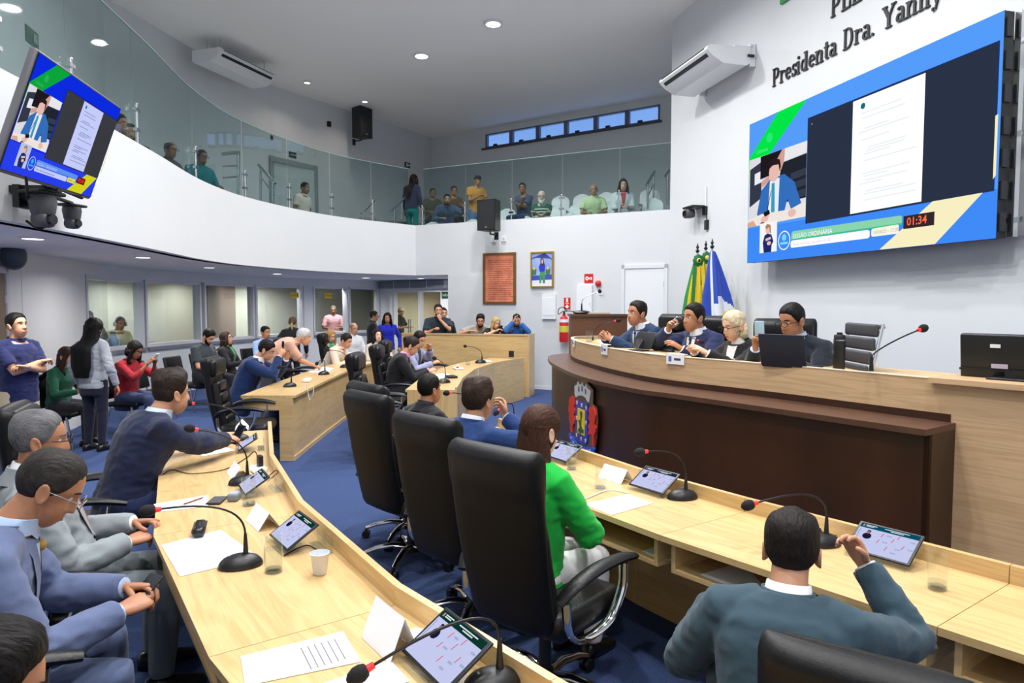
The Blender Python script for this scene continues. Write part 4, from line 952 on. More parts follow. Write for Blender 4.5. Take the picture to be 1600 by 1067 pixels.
p = wbp(885, 530); r = thing('fire_extinguisher', 'red fire extinguisher with a yellow label, half hidden behind the lectern', 'fire extinguisher', (p.x + WBN.x * .13, p.y + WBN.y * .13, p.z - .05))
MB().lathe([(.085, 0), (.095, .03), (.095, .42), (.07, .5), (.03, .53), (.03, .58)], 18).build('cylinder', mRed, r, 50); MB().lathe([(.097, .2), (.097, .33)], 18, caps=False).build('label_band', M('label_yellow', (206, 196, 70), .5), r, 50); MB().box((0, 0, .6), (.03, .14, .05)).build('valve', mBlack, r); MB().lathe([(.098, .40), (.098, .46)], 18, caps=False).build('label_band', mWp, r, 50)
MB().box((0, .11, .3), (.05, .08, .06)).build('wall_hook', mSteel, r)
for i, (u, v, l) in enumerate(((771.5, 374, 'small white socket plate left under the black loudspeaker'), (787, 373, 'small white socket plate right under the black loudspeaker'))):
    wall_rect('wall_socket', l, 'socket', u - 3.5, v - 4, u + 3.5, v + 4, .02, [('plate', 0, 0, 1, 1, 0, .02, mWp), ('insert', .25, .25, .75, .75, .02, .024, mGrayTrim)])
# loudspeakers
def speaker(name, label, p, rz, size, tilt=0):
    r = thing(name, label, 'loudspeaker', p, rz); w, d, h = size
    MB().loft([[Vector((-w / 2, -d, z)), Vector((w / 2, -d, z)), Vector((w / 2 * .72, 0, z)), Vector((-w / 2 * .72, 0, z))] for z in (0, h)]).build('cabinet', mBlack, r)
    MB().box((0, -d - .004, h / 2), (w * .92, .008, h * .94)).build('grille', M('grille_black', (22, 24, 28), .6, bump=.4, bscale=600), r)
    MB().tube([(0, -d * .5, .0), (0, -d * .5, -.06), (0, .05, -.06), (0, .12, -.06)], .018, 8).build('bracket', mBlack, r, 50); MB().box((0, .10, -.08), (.09, .03, .16)).build('wall_plate', mBlack, r)
    MB().box((0, -d - .009, h * .1), (w * .1, .003, w * .08)).build('badge', mSteel, r)
    return r
p = wbp(772, 362, .34); speaker('loudspeaker', 'black loudspeaker on the white parapet above the parchment', p, wang, (.42, .34, .62))
wv = Vector(hit([Vector(q) for q in OUT], 548)[0]); wd_ = hit([Vector(q) for q in OUT], 548)[1]; a_ = math.atan2(wd_.y, wd_.x); nrm = Vector((wd_.y, -wd_.x))
pp = PY(539, 221, wv.y - .3); pp = Vector((wv.x + nrm.x * .30, wv.y + nrm.y * .30, PY(539, 219, wv.y).z)); speaker('loudspeaker', 'black loudspeaker high on the upper left wall', pp, a_ + .0, (.46, .36, .78))
def on_wall(line, u, v, off=.03):
    q, d = hit([Vector(x) for x in line], u); n = Vector((d.y, -d.x)); z = PY(u, v, q.y).z; return Vector((q.x + n.x * off, q.y + n.y * off, z)), math.atan2(d.y, d.x)
def wall_box(line, name, label, cat, u, v, w, h, d, mat_, part='plate'):
    p, a = on_wall(line, u, v, .0); r = thing(name, label, cat, p, a); MB().box((0, -d / 2 + .004, 0), (w, d, h)).build(part, mat_, r); return r
mExit = M('exit_green', (22, 66, 48), .4)
wall_box(OUT, 'wall_box', 'small black box left of the upper loudspeaker', 'box', 517, 194, .09, .13, .07, mBlack, 'case')
r = wall_box(OUT, 'exit_sign', 'small green exit sign on the upper left wall near the corner', 'sign', 638, 258, .24, .16, .02, mExit); MB().box((-.04, -.023, 0), (.05, .004, .1)).build('pictogram', mWp, r); MB().box((.05, -.023, 0), (.06, .004, .05)).build('arrow', mWp, r)
r = wall_box(OUT, 'door_sign', 'dark green sign above the gallery door frame', 'sign', 461, 242, .22, .14, .02, mExit); text_obj('sign_text', 'SAÍDA', .07, mWp, r, Matrix.Translation((-.095, -.024, -.025)) @ Matrix.Rotation(PI / 2, 4, 'X'))
wall_box(OUT, 'wall_notice', 'pale notice beside the gallery door', 'notice', 446, 285, .26, .14, .01, M('notice_grey', (190, 188, 196), .6))
wall_box(OUT, 'wall_sensor', 'small dark sensor on the gallery wall', 'sensor', 429, 215, .07, .1, .03, M('sensor_dark', (60, 66, 90), .4))
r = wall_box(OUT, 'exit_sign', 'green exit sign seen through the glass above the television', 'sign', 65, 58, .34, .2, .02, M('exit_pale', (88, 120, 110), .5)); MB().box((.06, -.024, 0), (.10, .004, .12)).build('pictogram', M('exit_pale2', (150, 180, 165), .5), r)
# gallery door and handrails
q0, dq = hit([Vector(x) for x in OUT], 424); q1, _ = hit([Vector(x) for x in OUT], 497)
dz = PY(424, 243, q0.y).z
nn_ = Vector((dq.y, -dq.x)); f = MB(); wallstrip(f, [q0 + nn_ * .06, q0 + dq * .12 + nn_ * .06], 3.0, dz, .05, 1); wallstrip(f, [q1 - dq * .12 + nn_ * .06, q1 + nn_ * .06], 3.0, dz, .05, 1); wallstrip(f, [q0 + nn_ * .06, q1 + nn_ * .06], dz - .12, dz, .05, 1)
d5 = struct('door_4', f, M('door_frame_grey', (150, 158, 158), .5)); f = MB(); wallstrip(f, [q0 + dq * .12 + nn_ * .03, q1 - dq * .12 + nn_ * .03], 3.0, dz - .12, .02, 1); f.build('door_leaf', M('door_pale', (196, 204, 206), .5), d5)
gl = MB(); wallstrip(gl, [q0, q1], 2.6, 3.0, .01, -1)
def handrail(label, pts, posts, bars, name='handrail'):
    P = [Vector(p) for p in pts]; r = thing(name, label, 'handrail', (P[0].x, P[0].y, posts[0][0].z))
    MB().tube([p - r.location for p in P], .03, 10).build('top_rail', mSteel, r, 50)
    for p0, p1 in posts: MB().cyl(p0 - r.location, p1 - r.location, .024, n=10).build('post', mSteel, r, 50)
    for p0, p1 in bars: MB().cyl(p0 - r.location, p1 - r.location, .015, n=8).build('mid_rail', mSteel, r, 50)
    return r
Y1 = 12.6
handrail('stainless handrail with three level bars behind the left balustrade', [PY(347, 241, Y1), PY(374, 238, Y1)], [(PY(372, 305, Y1), PY(372, 240, Y1))], [(PY(348, 260, Y1), PY(371, 259, Y1)), (PY(348, 278, Y1), PY(371, 276, Y1))])
handrail('short sloping stainless handrail left of the gallery door', [PY(404, 258, 13.4), PY(430, 287, 12.9)], [(PY(407, 318, 13.4), PY(407, 263, 13.4)), (PY(426, 318, 12.9), PY(426, 284, 12.9))], [(PY(408, 277, 13.3), PY(425, 300, 12.9))])
handrail('sloping stainless handrail at the right end of the gallery', [PY(1010, 289, 14.9), PY(1023, 268, 15.6)], [(PY(1012, 327, 14.9), PY(1012, 288, 14.9)), (PY(1021, 325, 15.6), PY(1021, 272, 15.6))], [(PY(1013, 305, 14.9), PY(1021, 288, 15.5))])
handrail('handrail end at the very right edge of the gallery', [PY(1040, 275, 15.6), PY(1046, 266, 15.9)], [(PY(1043, 320, 15.6), PY(1043, 274, 15.6))], [])
handrail('sloping handrail in front of the woman in green at the gallery bend', [PY(610, 330, 16.3), PY(640, 302, 17.2)], [(PY(616, 345, 16.4), PY(616, 328, 16.4)), (PY(628, 342, 16.8), PY(628, 316, 16.8))], [])
handrail('low sloping handrail below the upper left loudspeaker', [PY(564, 334, 15.6), PY(584, 314, 16.4)], [(PY(568, 350, 15.6), PY(568, 331, 15.6))], [])

# air curtain, exit sign
ac0 = hit([Vector(E0), Vector(E1)], 600)[0]; ac1 = hit([Vector(E0), Vector(E1)], 703)[0]; aang = math.atan2(ED.y, ED.x)
r = thing('air_curtain', 'long grey air curtain over the exit door', 'air curtain', (ac0.x, ac0.y, 2.17), aang); AL = (ac1 - ac0).length
mACu = M('air_curtain_grey', (112, 122, 130), .35, .3)
for i in range(4): MB().rbox((AL * (i + .5) / 4, -.14, .115), (AL / 4 - .02, .2, .19), .03).build('grille_section', mACu, r, 50)
MB().rbox((AL / 2, -.13, .115), (AL + .02, .18, .21), .03).build('casing', M('air_curtain_light', (190, 196, 200), .35), r, 50)
p, a = on_wall([E0, E1], 697.5, 461, .0); r = thing('exit_sign', 'dark green sign reading SAÍDA right of the exit door', 'sign', p, a); MB().box((0, -.012, 0), (.30, .02, .17)).build('plate', mExit, r); text_obj('sign_text', 'SAÍDA', .085, M('sign_pale', (190, 220, 205), .5), r, Matrix.Translation((-.125, -.024, -.03)) @ Matrix.Rotation(PI / 2, 4, 'X'))
CW = [E0 + EN * 3 - ED * .8, E1 + EN * 3 + ED]
r = wall_box(CW, 'exit_sign', 'green exit sign inside the corridor', 'sign', 628, 463, .32, .2, .03, mExit); MB().box((-.04, -.034, 0), (.08, .004, .12)).build('pictogram', mWp, r)
r = wall_box(CW, 'extinguisher_sign', 'red sign inside the corridor above the white cap', 'sign', 628, 474, .2, .32, .03, M('sign_redb', (190, 60, 50), .5)); MB().box((0, -.034, 0), (.05, .004, .2)).build('arrow', mWp, r)
# window stickers
for u, v, l in ((463, 461, 'yellow sticker on the fourth booth window'), (516, 462, 'yellow sticker on the fifth window')):
    q, d = hit(LOW, u); n = Vector((d.y, -d.x)); z = PY(u, v, q.y).z; r = thing('window_sticker', l, 'sticker', (q.x - n.x * .066, q.y - n.y * .066, z), math.atan2(d.y, d.x)); MB().box((0, -.003, 0), (.24, .004, .14)).build('film', M('sticker_yellow', (232, 196, 40), .5), r); text_obj('sticker_text', 'PUXE', .06, mBlack, r, Matrix.Translation((-.1, -.006, -.025)) @ Matrix.Rotation(PI / 2, 4, 'X')); MB().box((.09, -.006, 0), (.025, .002, .07)).build('pictogram', mBlack, r)
p, a = on_wall(LOW, 6, 400, .12); r = thing('wall_speaker', 'small grey oval speaker on the wall at the left edge', 'loudspeaker', p, a); MB().ball((0, 0, 0), (.18, .12, .16), 16, 10).build('case', M('speaker_slate', (58, 70, 84), .5), r, 60); MB().box((0, .07, 0), (.08, .1, .08)).build('bracket', mBlack, r)

# wall camera on the screen wall
p = PPL(1080, 333, SW(0, 0, .18), Vector((SWN.x, SWN.y, 0))); r = thing('wall_camera', 'small black camera on a bracket on the right wall above the flags', 'camera', p, ang)
MB().box((0, .06, .10), (.36, .26, .03)).build('shelf', mBlack, r); MB().rbox((-.08, -.0, 0), (.2, .16, .15), .04).build('camera_head', cgrey, r, 50); MB().cyl((-.08, -.07, 0), (-.08, -.1, 0), .05, n=14).build('lens', M('lens_black', (8, 8, 12), .08), r, 50)
MB().box((.18, .16, .02), (.1, .05, .14)).build('junction_box', mBlack, r); MB().box((.24, .16, -.22), (.09, .04, .16)).build('power_box', mBlack, r); MB().cyl((.2, .16, .1), (.2, .16, .42), .012, n=8).build('conduit', mWp, r); MB().cyl((.22, .165, -.05), (.23, .165, -.2), .008, n=6).build('cable', mBlack, r)

# ================================================================== FLAGS
def flag(u, vtop, y, label, colf, ros=None, wide=.34, lean=0.0, seed=1):
    top = PY(u, vtop, y); zb = .45; r = thing('flag', label, 'flag', (top.x, top.y, zb)); H = top.z - zb
    MB().cyl((0, 0, 0), (0, 0, H - .12), .016, n=10).build('pole', mSteel, r, 50); MB().lathe([(.13, 0), (.13, .025), (.03, .05), (.02, .1)], 16).build('stand', mBlack, r, 50)
    MB().lathe([(.014, H - .12), (.035, H - .09), (.012, H - .06), (.02, H - .04), (.026, H - .03), (.014, H - .01), (.004, H + .03)], 12).build('finial', mBlack, r, 50)
    mats = []; cols = []
    nu, nv = 84, 56; mb = MB(); fc = []
    def pt(a, b):
        z = (H - .16) * (1 - b) + .55 * b; rad = .035 + wide * .5 * (b ** .75) * (1 - .12 * b); th = a * 2 * PI; fold = 1 + .28 * math.sin(5 * th + seed + 1.2 * b) * min(1, b * 2.5)
        return Vector((math.cos(th) * rad * fold + lean * b * .5, math.sin(th) * rad * .55 * fold - .03, z))
    mb.grid(pt, nu, nv); me = mb.mesh('flag_cloth', None, 80)
    for i, pg in enumerate(me.polygons):
        a, b = (i // nv + .5) / nu, (i % nv + .5) / nv; c = colf(a, b)
        if c not in cols: cols.append(c); me.materials.append(M('flag_%d_%d_%d' % c, c, .6, sheen=.2))
        pg.material_index = cols.index(c)
    OBJ('flag_cloth', me, r)
    if ros:
        p = Vector((-.02, -.13, H - .25)); m2 = MB()
        n = 16; rg = []
        for rad, yy in ((.02, -.03), (.05, -.025), (.085, -.010), (.085, .0)):
            rg.append([p + Vector((rad * (1 + (.08 * (-1) ** k if rad > .08 else 0)) * math.cos(2 * PI * k / n), yy, rad * 1.15 * (1 + (.08 * (-1) ** k if rad > .08 else 0)) * math.sin(2 * PI * k / n))) for k in range(n)])
        m2.loft(rg); m2.build('rosette', M('rosette_green', (16, 104, 50), .5), r, 60); MB().ball(p + Vector((0, -.035, 0)), (.034, .016, .038), 14, 6).build('rosette_centre', M('rosette_yellow', (240, 220, 60), .5), r, 60)
        if ros == 2: MB().ball(p + Vector((0, -.055, 0)), (.022, .008, .025), 10, 5).build('rosette_button', mBlack, r, 60)
        for k, (dx, c) in enumerate(((-.05, (30, 120, 50)), (.0, (236, 200, 30)), (.055, (236, 200, 30)))):
            s = MB(); s.loft([[p + Vector((dx * (1 + z * 1.2) - .025, -.005 - .05 * z, -z)), p + Vector((dx * (1 + z * 1.2) + .03, -.012 - .05 * z, -z)), p + Vector((dx * (1 + z * 1.2) + .03, -.008 - .05 * z, -z)), p + Vector((dx * (1 + z * 1.2) - .025, -.001 - .05 * z, -z))] for z in (0, .3, .6, .85, 1.05 + .05 * k)]); s.build('ribbon', M('ribbon_%d_%d' % c[:2], c, .5), r, 60)
            f_ = MB(); f_.box(p + Vector((dx * 2.3 + .003, -.06, -1.06 - .05 * k)), (.06, .01, .05)); f_.build('fringe', M('fringe_dark', (70, 60, 40), .8), r)
    return r
GRN, YEL, BLU, WHT = (14, 132, 56), (240, 214, 20), (28, 68, 178), (226, 230, 236)
flag(1090, 383, 10.75, 'green and yellow flag with a green rosette, left of the three on poles', lambda a, b: YEL if (.62 < a < .80 and b > .2) or (.80 <= a < .9 and .3 < b < .75) else GRN, 2, .44, -.15, 1)
flag(1103, 379, 10.9, 'green and yellow flag with a pale rosette, middle of the three on poles', lambda a, b: YEL if (.58 < a < .68 and b > .35) or (.7 < a < .78 and b > .5) else GRN, 1, .38, 0, 2)
flag(1113, 376, 10.35, 'blue, white and yellow flag, right of the three on poles', lambda a, b: (BLU if b < .42 + .9 * max(0, a - .8) else (WHT if b < .62 - .35 * max(0, a - .72) else YEL)) if a > .74 or a < .15 else (WHT if .62 < a < .68 else (WHT if b > .5 and a > .68 else BLU)), None, .56, .32, 3)

# ================================================================== COAT OF ARMS ON THE COUNTER
ic = min([i for i in range(1, len(LI) - 1) if LI[i].y < 7.6], key=lambda i: abs(LI[i].x / LI[i].y - (913 - 800) / FOC))
ctn = (LI[ic + 1] - LI[ic - 1]).normalized(); cnm = Vector((ctn.y, -ctn.x, 0)); cp0 = LI[ic] + cnm * .012
r = thing('coat_of_arms', 'painted coat of arms with silver crown, blue shield and red lions on the dark counter', 'emblem', (cp0.x, cp0.y, .75)); ro = Vector(r.location)
def crest(name, pts, col, o0, o1, m=None, sc=.1218):
    P = [PPL(870 + x * sc, 580 + y * sc, cp0, cnm) for x, y in pts]; n = len(P); mb = MB()
    mb.add([p + cnm * o1 - ro for p in P] + [p + cnm * o0 - ro for p in P], [list(range(n))[::-1], list(range(n, 2 * n))] + [(i, (i + 1) % n, (i + 1) % n + n, i + n) for i in range(n)]); return mb.build(name, m or M('crest_%d_%d_%d' % col, col, .35), r)
mSil = M('crest_silver', (206, 209, 214), .3)
crest('backing', [(235, 330), (230, 180), (300, 110), (380, 120), (475, 240), (470, 420), (520, 470), (535, 640), (520, 860), (500, 1000), (420, 1030), (300, 990), (200, 880), (165, 640), (170, 350), (215, 300)], (150, 152, 156), 0, .008, M('acrylic_backing', (84, 66, 54), .15))
crest('crown', [(245, 190), (280, 170), (285, 130), (300, 130), (305, 165), (335, 165), (340, 140), (355, 145), (355, 185), (385, 200), (388, 165), (400, 170), (405, 215), (440, 250), (450, 250), (445, 300), (430, 400), (410, 385), (385, 335), (340, 310), (300, 310), (262, 335), (248, 290)], (0, 0, 0), .008, .016, mSil)
for x, y in ((304, 220), (346, 220), (390, 255)): crest('window_slit', [(x - 6, y - 30), (x + 5, y - 25), (x + 7, y + 40), (x - 7, y + 35)], (40, 40, 46), .016, .018)
crest('shield', [(262, 362), (415, 418), (412, 900), (395, 940), (340, 925), (270, 870), (262, 840)], (24, 62, 180), .008, .018)
crest('shield_field', [(297, 468), (386, 505), (380, 830), (292, 780)], (246, 212, 30), .018, .024)
crest('plant', [(338, 560), (330, 530), (345, 505), (360, 530), (356, 580), (350, 610), (346, 690), (360, 740), (375, 750), (372, 800), (352, 770), (340, 800), (318, 770), (302, 770), (312, 735), (330, 720), (322, 660), (312, 640), (320, 615), (332, 630), (338, 690), (340, 640)], (24, 84, 44), .024, .029)
for x, y in ((283, 400), (342, 435), (400, 470), (278, 595), (398, 660), (278, 815), (335, 865), (393, 890)): crest('star', [(x - 9, y - 22), (x + 3, y - 26), (x + 9, y - 4), (x + 7, y + 24), (x - 5, y + 22), (x - 3, y)], (238, 206, 160), .018, .022)
crest('lion', [(195, 330), (215, 315), (235, 345), (240, 400), (262, 410), (240, 450), (262, 500), (240, 560), (255, 620), (250, 670), (235, 680), (222, 720), (225, 780), (210, 790), (195, 740), (200, 660), (180, 610), (185, 540), (170, 500), (180, 430), (180, 370)], (222, 38, 24), .008, .02)
crest('lion', [(450, 470), (480, 450), (505, 490), (520, 560), (515, 620), (500, 680), (530, 720), (520, 780), (500, 830), (495, 960), (470, 950), (480, 840), (460, 800), (425, 820), (440, 740), (425, 700), (450, 650), (430, 600), (445, 540), (430, 500), (440, 460)], (222, 38, 24), .008, .02)
crest('ribbon_banner', [(175, 800), (195, 790), (240, 870), (290, 930), (350, 960), (430, 975), (490, 965), (510, 1000), (500, 1045), (430, 1055), (330, 1025), (250, 970), (200, 900)], (42, 84, 206), .008, .022)
for x, y in ((210, 850), (240, 905), (275, 945), (320, 980), (370, 1000), (420, 1015), (455, 1010)): crest('banner_letter', [(x - 9, y - 14), (x + 9, y - 8), (x + 8, y + 14), (x - 8, y + 8)], (196, 208, 240), .022, .024)

# ================================================================== THINGS ON THE DESKS
mFoam = M('foam_black', (20, 20, 22), .9, bump=.4, bscale=300); mRing = M('mic_red', (230, 40, 40), .4, emit=.7); mGoose = M('gooseneck', (26, 26, 28), .35, .3)
def mic(bu, bv, hu, hv, dy, label, z=.752, sit=None, s=1.0, ring=True, stem=.13, hy=None, bend=.12, base=True):
    b = PZ(bu, bv, z); h = PY(hu, hv, hy if hy else b.y + dy); d = h - b; hd = math.atan2(d.y, d.x)
    r = thing('gooseneck_microphone', label, 'microphone', b, hd); L = Vector((math.hypot(d.x, d.y), 0, h.z - b.z))
    if base:
        k = MB(); k.loft([[Vector((q * (.085 * math.cos(2 * PI * i / 20) + (-.0)) , q * .058 * math.sin(2 * PI * i / 20), zz)) * s for i in range(20)] for q, zz in ((1, 0), (1, .008), (.93, .022), (.75, .036), (.45, .046), (.2, .05))]); k.build('base', mBlack, r, 50)
        MB().box((.035 * s, 0, .042 * s), (.02 * s, .012 * s, .008 * s)).build('talk_button', M('button_grey', (90, 92, 96), .5), r)
    MB().tube([(-.02 * s, 0, .03 * s), (-.02 * s, 0, .05 * s), (-.02 * s, 0, stem)], [.013 * s, .011 * s, .006 * s], 10).build('stem', mBlack, r, 50)
    p0, p3 = Vector((-.02 * s, 0, stem - .005)), L; p1 = p0 + Vector((0, 0, bend)); p2 = p1.lerp(p3, .45) + Vector((0, 0, .02))
    pts = [p0 * (1 - t) ** 3 + p1 * 3 * t * (1 - t) ** 2 + p2 * 3 * t * t * (1 - t) + p3 * t ** 3 for t in [i / 14 for i in range(15)]]
    MB().tube(pts, .0042 * s, 7).build('neck', mGoose, r, 60)
    hdn = (pts[-1] - pts[-2]).normalized()
    hb = MB(); hb.tube([p3 - hdn * .012, p3 - hdn * .008, p3 + hdn * .005, p3 + hdn * .022, p3 + hdn * .038, p3 + hdn * .046], [v * s for v in (.009, .017, .0225, .023, .016, .006)], 14); hb.build('foam_head', mFoam, r, 60)
    if ring: MB().tube([p3 - hdn * .030, p3 - hdn * .012], [.009 * s, .0105 * s], 10).build('light_ring', mRing, r, 60)
    return r
mic(376, 884, 238, 797, -.12, 'black gooseneck microphone with round base and red ring, largest one at left front')
mic(381, 755, 301, 670, -.12, 'black gooseneck microphone second from the front on the left desk')
mic(372, 687, 298, 630, -.05, 'black gooseneck microphone pointing at the man in the navy suit')
mic(770, 1072, 568, 1049, -.12, 'black gooseneck microphone at the bottom edge reaching over a tablet')
mic(1066, 778, 1004, 706, -.05, 'black gooseneck microphone in the middle of the desk before the dark counter')
mic(1284, 850, 1174, 788, -.05, 'black gooseneck microphone over the head of the man in teal grey')
mic(800, 668, 777, 643, -.1, 'black gooseneck microphone in front of the man in the bright blue suit')
mic(735, 662, 700, 614, -.1, 'black gooseneck microphone beside the face of the man in black at the front desk')
mic(453, 604, 438, 573, -.1, 'thin black gooseneck microphone at the near end of the back left desk', s=1.05, ring=False)
mic(506, 585, 496, 567, -.1, 'thin black microphone by the papers of the bending man', s=1.1, ring=False)
mic(540, 574, 514, 547, -.1, 'thin black microphone in front of the man in the cream shirt', s=1.1)
mic(751, 567, 728, 541, -.1, 'black microphone near the barrier end of the far desk', s=1.2, ring=False)
mic(694, 598, 680, 560, -.1, 'black microphone at the near end of the far desk beside a glass', s=1.1, ring=False)
PT = 1.344
mic(1366, 588, 1440, 514, .0, 'long black gooseneck microphone alone at the right part of the counter', z=PT, hy=3.95 + .35, stem=.13, bend=.02, s=1.15, base=False)
mic(1043, 549, 1094, 533, .0, 'silver-necked microphone in front of the drinking man', z=PT, hy=6.05, stem=.08, s=.9)
mic(929, 536, 964, 501, .0, 'short black microphone beside the glass at the left end of the counter', z=PT, hy=7.6, stem=.07, s=1.0, base=False)
mic(1203, 575, 1222, 556, .0, 'dark microphone base mostly hidden behind the laptop', z=PT, hy=4.9, stem=.06, s=.8) if False else None
lt_ = bpy.data.objects['lectern'].location
b = Vector((lt_.x - .22, lt_.y + .1, 1.67))
def lect_mic():
    r = thing('gooseneck_microphone', 'long thin microphone with a cable loop on top of the lectern', 'microphone', b); h = PY(937, 455, b.y) - b
    MB().ball((0, 0, .0), (.12, .08, .03), 14, 6).build('base', mBlack, r, 60); MB().tube([(0, 0, .02), (0, 0, .12)], [.014, .008], 8).build('stem', mBlack, r, 50)
    MB().tube(spline([(0, 0, .1), (.01, 0, .17), (.08, 0, .22), h], 5), .006, 7).build('neck', mSteel, r, 60); MB().ball(h, .028, 10, 6).build('foam_head', mFoam, r, 60)
    MB().tube(spline([(-.04, 0, .01), PY(882, 486, b.y) - b, PY(873, 491, b.y) - b, PY(873, 483, b.y) - b, PY(880, 480, b.y) - b, PY(886, 487, b.y) - b], 5), .006, 6).build('cable', mBlackSoft, r, 60)
lect_mic()

mTabScr = {}
def tablet(u, v, hd, label, col=(16, 70, 58), z=.751, s=1.0, tilt=32):
    """hd: compass from the sitter towards the desk lip"""
    p = PZ(u, v, z); r = thing('tablet', label, 'tablet', p, math.radians(hd - 90)); r.scale = (s, s, s)
    T = Matrix.Translation((0, 0, .022)) @ Matrix.Rotation(math.radians(tilt), 4, 'X')
    W, H = .255, .168
    b_ = MB().rbox((0, H / 2, 0), (W, H, .008), .0039).build('body', mBlack, r, 50); b_.matrix_local = T
    def sh(pts, col, k, lay, name='display_graphic'):
        me = MB().add([(x * W - W / 2, y * H, .0042 + lay * .0003) for x, y in pts], [list(range(len(pts)))]).mesh(name, EMIT('tab_%d_%d_%d' % col, col, k)); o = OBJ(name, me, b_); return o
    sh([(.045, .055), (.955, .055), (.955, .945), (.045, .945)], (206, 212, 250), .9, 1, 'display'); sh([(.045, .80), (.955, .80), (.955, .945), (.045, .945)], col, .6, 2)
    sh([(.08, .84), (.11, .84), (.11, .91), (.08, .91)], (200, 160, 150), .8, 3)
    for x0, x1, y in ((.13, .30, .885), (.13, .26, .85), (.42, .80, .885), (.52, .72, .845)): sh([(x0, y), (x1, y), (x1, y + .022), (x0, y + .022)], (226, 236, 240), .9, 3)
    sh([(.22 + .07 * math.cos(2 * PI * i / 14), .55 + .10 * math.sin(2 * PI * i / 14)) for i in range(14)], (44, 40, 78), .5, 3); sh([(.22 + .032 * math.cos(2 * PI * i / 12), .68 + .055 * math.sin(2 * PI * i / 12)) for i in range(12)], (200, 140, 130), .7, 4); sh([(.19, .70), (.195, .735), (.22, .75), (.25, .73), (.252, .70), (.22, .715)], (40, 26, 30), .5, 5)
    sh([(.075, .40), (.08, .40), (.08, .74), (.075, .74)], (60, 66, 90), .6, 3)
    for x, y in ((.42, .62), (.40, .40), (.60, .52), (.66, .66), (.78, .40), (.56, .24)): sh([(x, y), (x + .012, y), (x + .03, y + .13), (x + .018, y + .13)], (230, 60, 80), .9, 3)
    for x, y in ((.50, .68), (.48, .46), (.70, .34), (.86, .66), (.87, .42), (.66, .2)): sh([(x, y), (x + .08, y), (x + .08, y + .04), (x, y + .04)], (176, 184, 214), .9, 3)
    st = MB(); c, sn = math.cos(math.radians(tilt)), math.sin(math.radians(tilt))
    st.add([(-.12, -.008, .006), (.12, -.008, .006), (.12, .175 * c, .012 + .175 * sn), (-.12, .175 * c, .012 + .175 * sn), (.12, .175 * c + .03, .0), (-.12, .175 * c + .03, .0)], [(0, 1, 2, 3), (3, 2, 4, 5)]); st.box((0, -.014, .012), (.24, .006, .022)); st.build('acrylic_stand', gAcr, r)
    return r
tablet(660, 1062, 34, 'large tablet with a green header on a clear stand at the bottom edge', s=1.06)
tablet(434, 856, 36, 'tablet on a stand behind the water glass nearest the camera', s=.97)
tablet(377, 772, 30, 'tablet beside the small grey box and the second glass', s=.93)
tablet(372, 704, 22, 'tablet in front of the man in the navy suit', s=.9)
tablet(1008, 771, 36, 'tablet beside the middle microphone of the front desk', (44, 58, 82))
tablet(1368, 879, 38, 'tablet with blue header beside the man in teal grey', (18, 96, 122))
tablet(866, 722, 34, 'tablet half hidden by a glass before the woman in green', (38, 70, 70))

mWater = GLASS('water', (.93, .96, .97), .06)
def tumbler(u, v, label, z=.751, h=.135, rad=.033, fill=.45, s=1.0):
    p = PZ(u, v, z); r = thing('drinking_glass', label, 'glass', p)
    MB().lathe([(rad * .92, .0), (rad, .004), (rad, h), (rad - .0025, h), (rad - .003, .014), (.001, .013)], 24).build('tumbler', gDrink, r, 60)
    MB().lathe([(rad * .9, .001), (rad * .9, .012)], 20).build('thick_base', GLASS('glass_base', (.84, .87, .88), .2), r, 50)
    if fill: MB().lathe([(rad - .0035, .015), (rad - .0035, h * fill)], 24).build('water', mWater, r, 50)
    return r
tumbler(427.5, 893, 'tall water glass nearest the camera on the left desk', fill=.62, h=.15, rad=.036)
tumbler(389, 789, 'water glass beside the small grey box', fill=.35, h=.145, rad=.035)
tumbler(938, 763, 'water glass before the folded card on the front desk', fill=.6, h=.14)
tumbler(893, 733, 'water glass in front of the tablet before the woman in green', fill=.5, h=.14)
tumbler(1464, 920, 'nearly empty glass at the right side of the front desk', fill=.22, h=.145, rad=.034)
tumbler(783, 682, 'water glass in front of the man in the bright blue suit', fill=.4, h=.14)
tumbler(692, 599, 'glass at the near end of the far desk', fill=.5, h=.15, rad=.04); tumbler(731, 570, 'glass in the middle of the far desk', fill=.5, h=.14, rad=.04)
tumbler(921, 534, 'glass at the left end of the presiding counter', z=PT, fill=.6, h=.13, rad=.04); tumbler(996, 548, 'glass beside the tablet of the leftmost man at the counter', z=PT, fill=.4, h=.12, rad=.04)
p = PZ(500, 896, .751); r = tag(MB().lathe([(.024, 0), (.026, .002), (.036, .082), (.038, .083), (.036, .0835), (.024, .006), (.001, .005)], 24).build('plastic_cup', M('cup_white', (226, 230, 240), .4), None, 60), 'white plastic cup behind the nearest water glass', 'cup'); r.location = p
def sheet(name, label, cat, pix, z=.7515, m=None, th=.0015):
    P = [PZ(u, v, z) for u, v in pix]; c = sum(P, Vector()) / len(P); mb = MB().prism([(p.x - c.x, p.y - c.y) for p in P], 0, th); o = tag(mb.build(name, m or mPaper), label, cat); o.location = (c.x, c.y, z); return o
sheet('paper_sheet', 'blank white sheet under the largest microphone', 'paper', [(252, 852), (345, 828), (404, 871), (281, 901)])
sheet('paper_sheet', 'white papers with a pen left of the black phone', 'paper', [(240, 788), (325, 774), (325, 791), (249, 800)])
sheet('paper_sheet', 'white sheet under the hands of the man in the navy suit', 'paper', [(308, 707), (348, 697), (367, 704), (316, 713)])
pp_ = [PZ(u, v, .7515) for u, v in [(376, 1026), (536, 987), (564, 1034), (383, 1072)]]; c_ = sum(pp_, Vector()) / 4
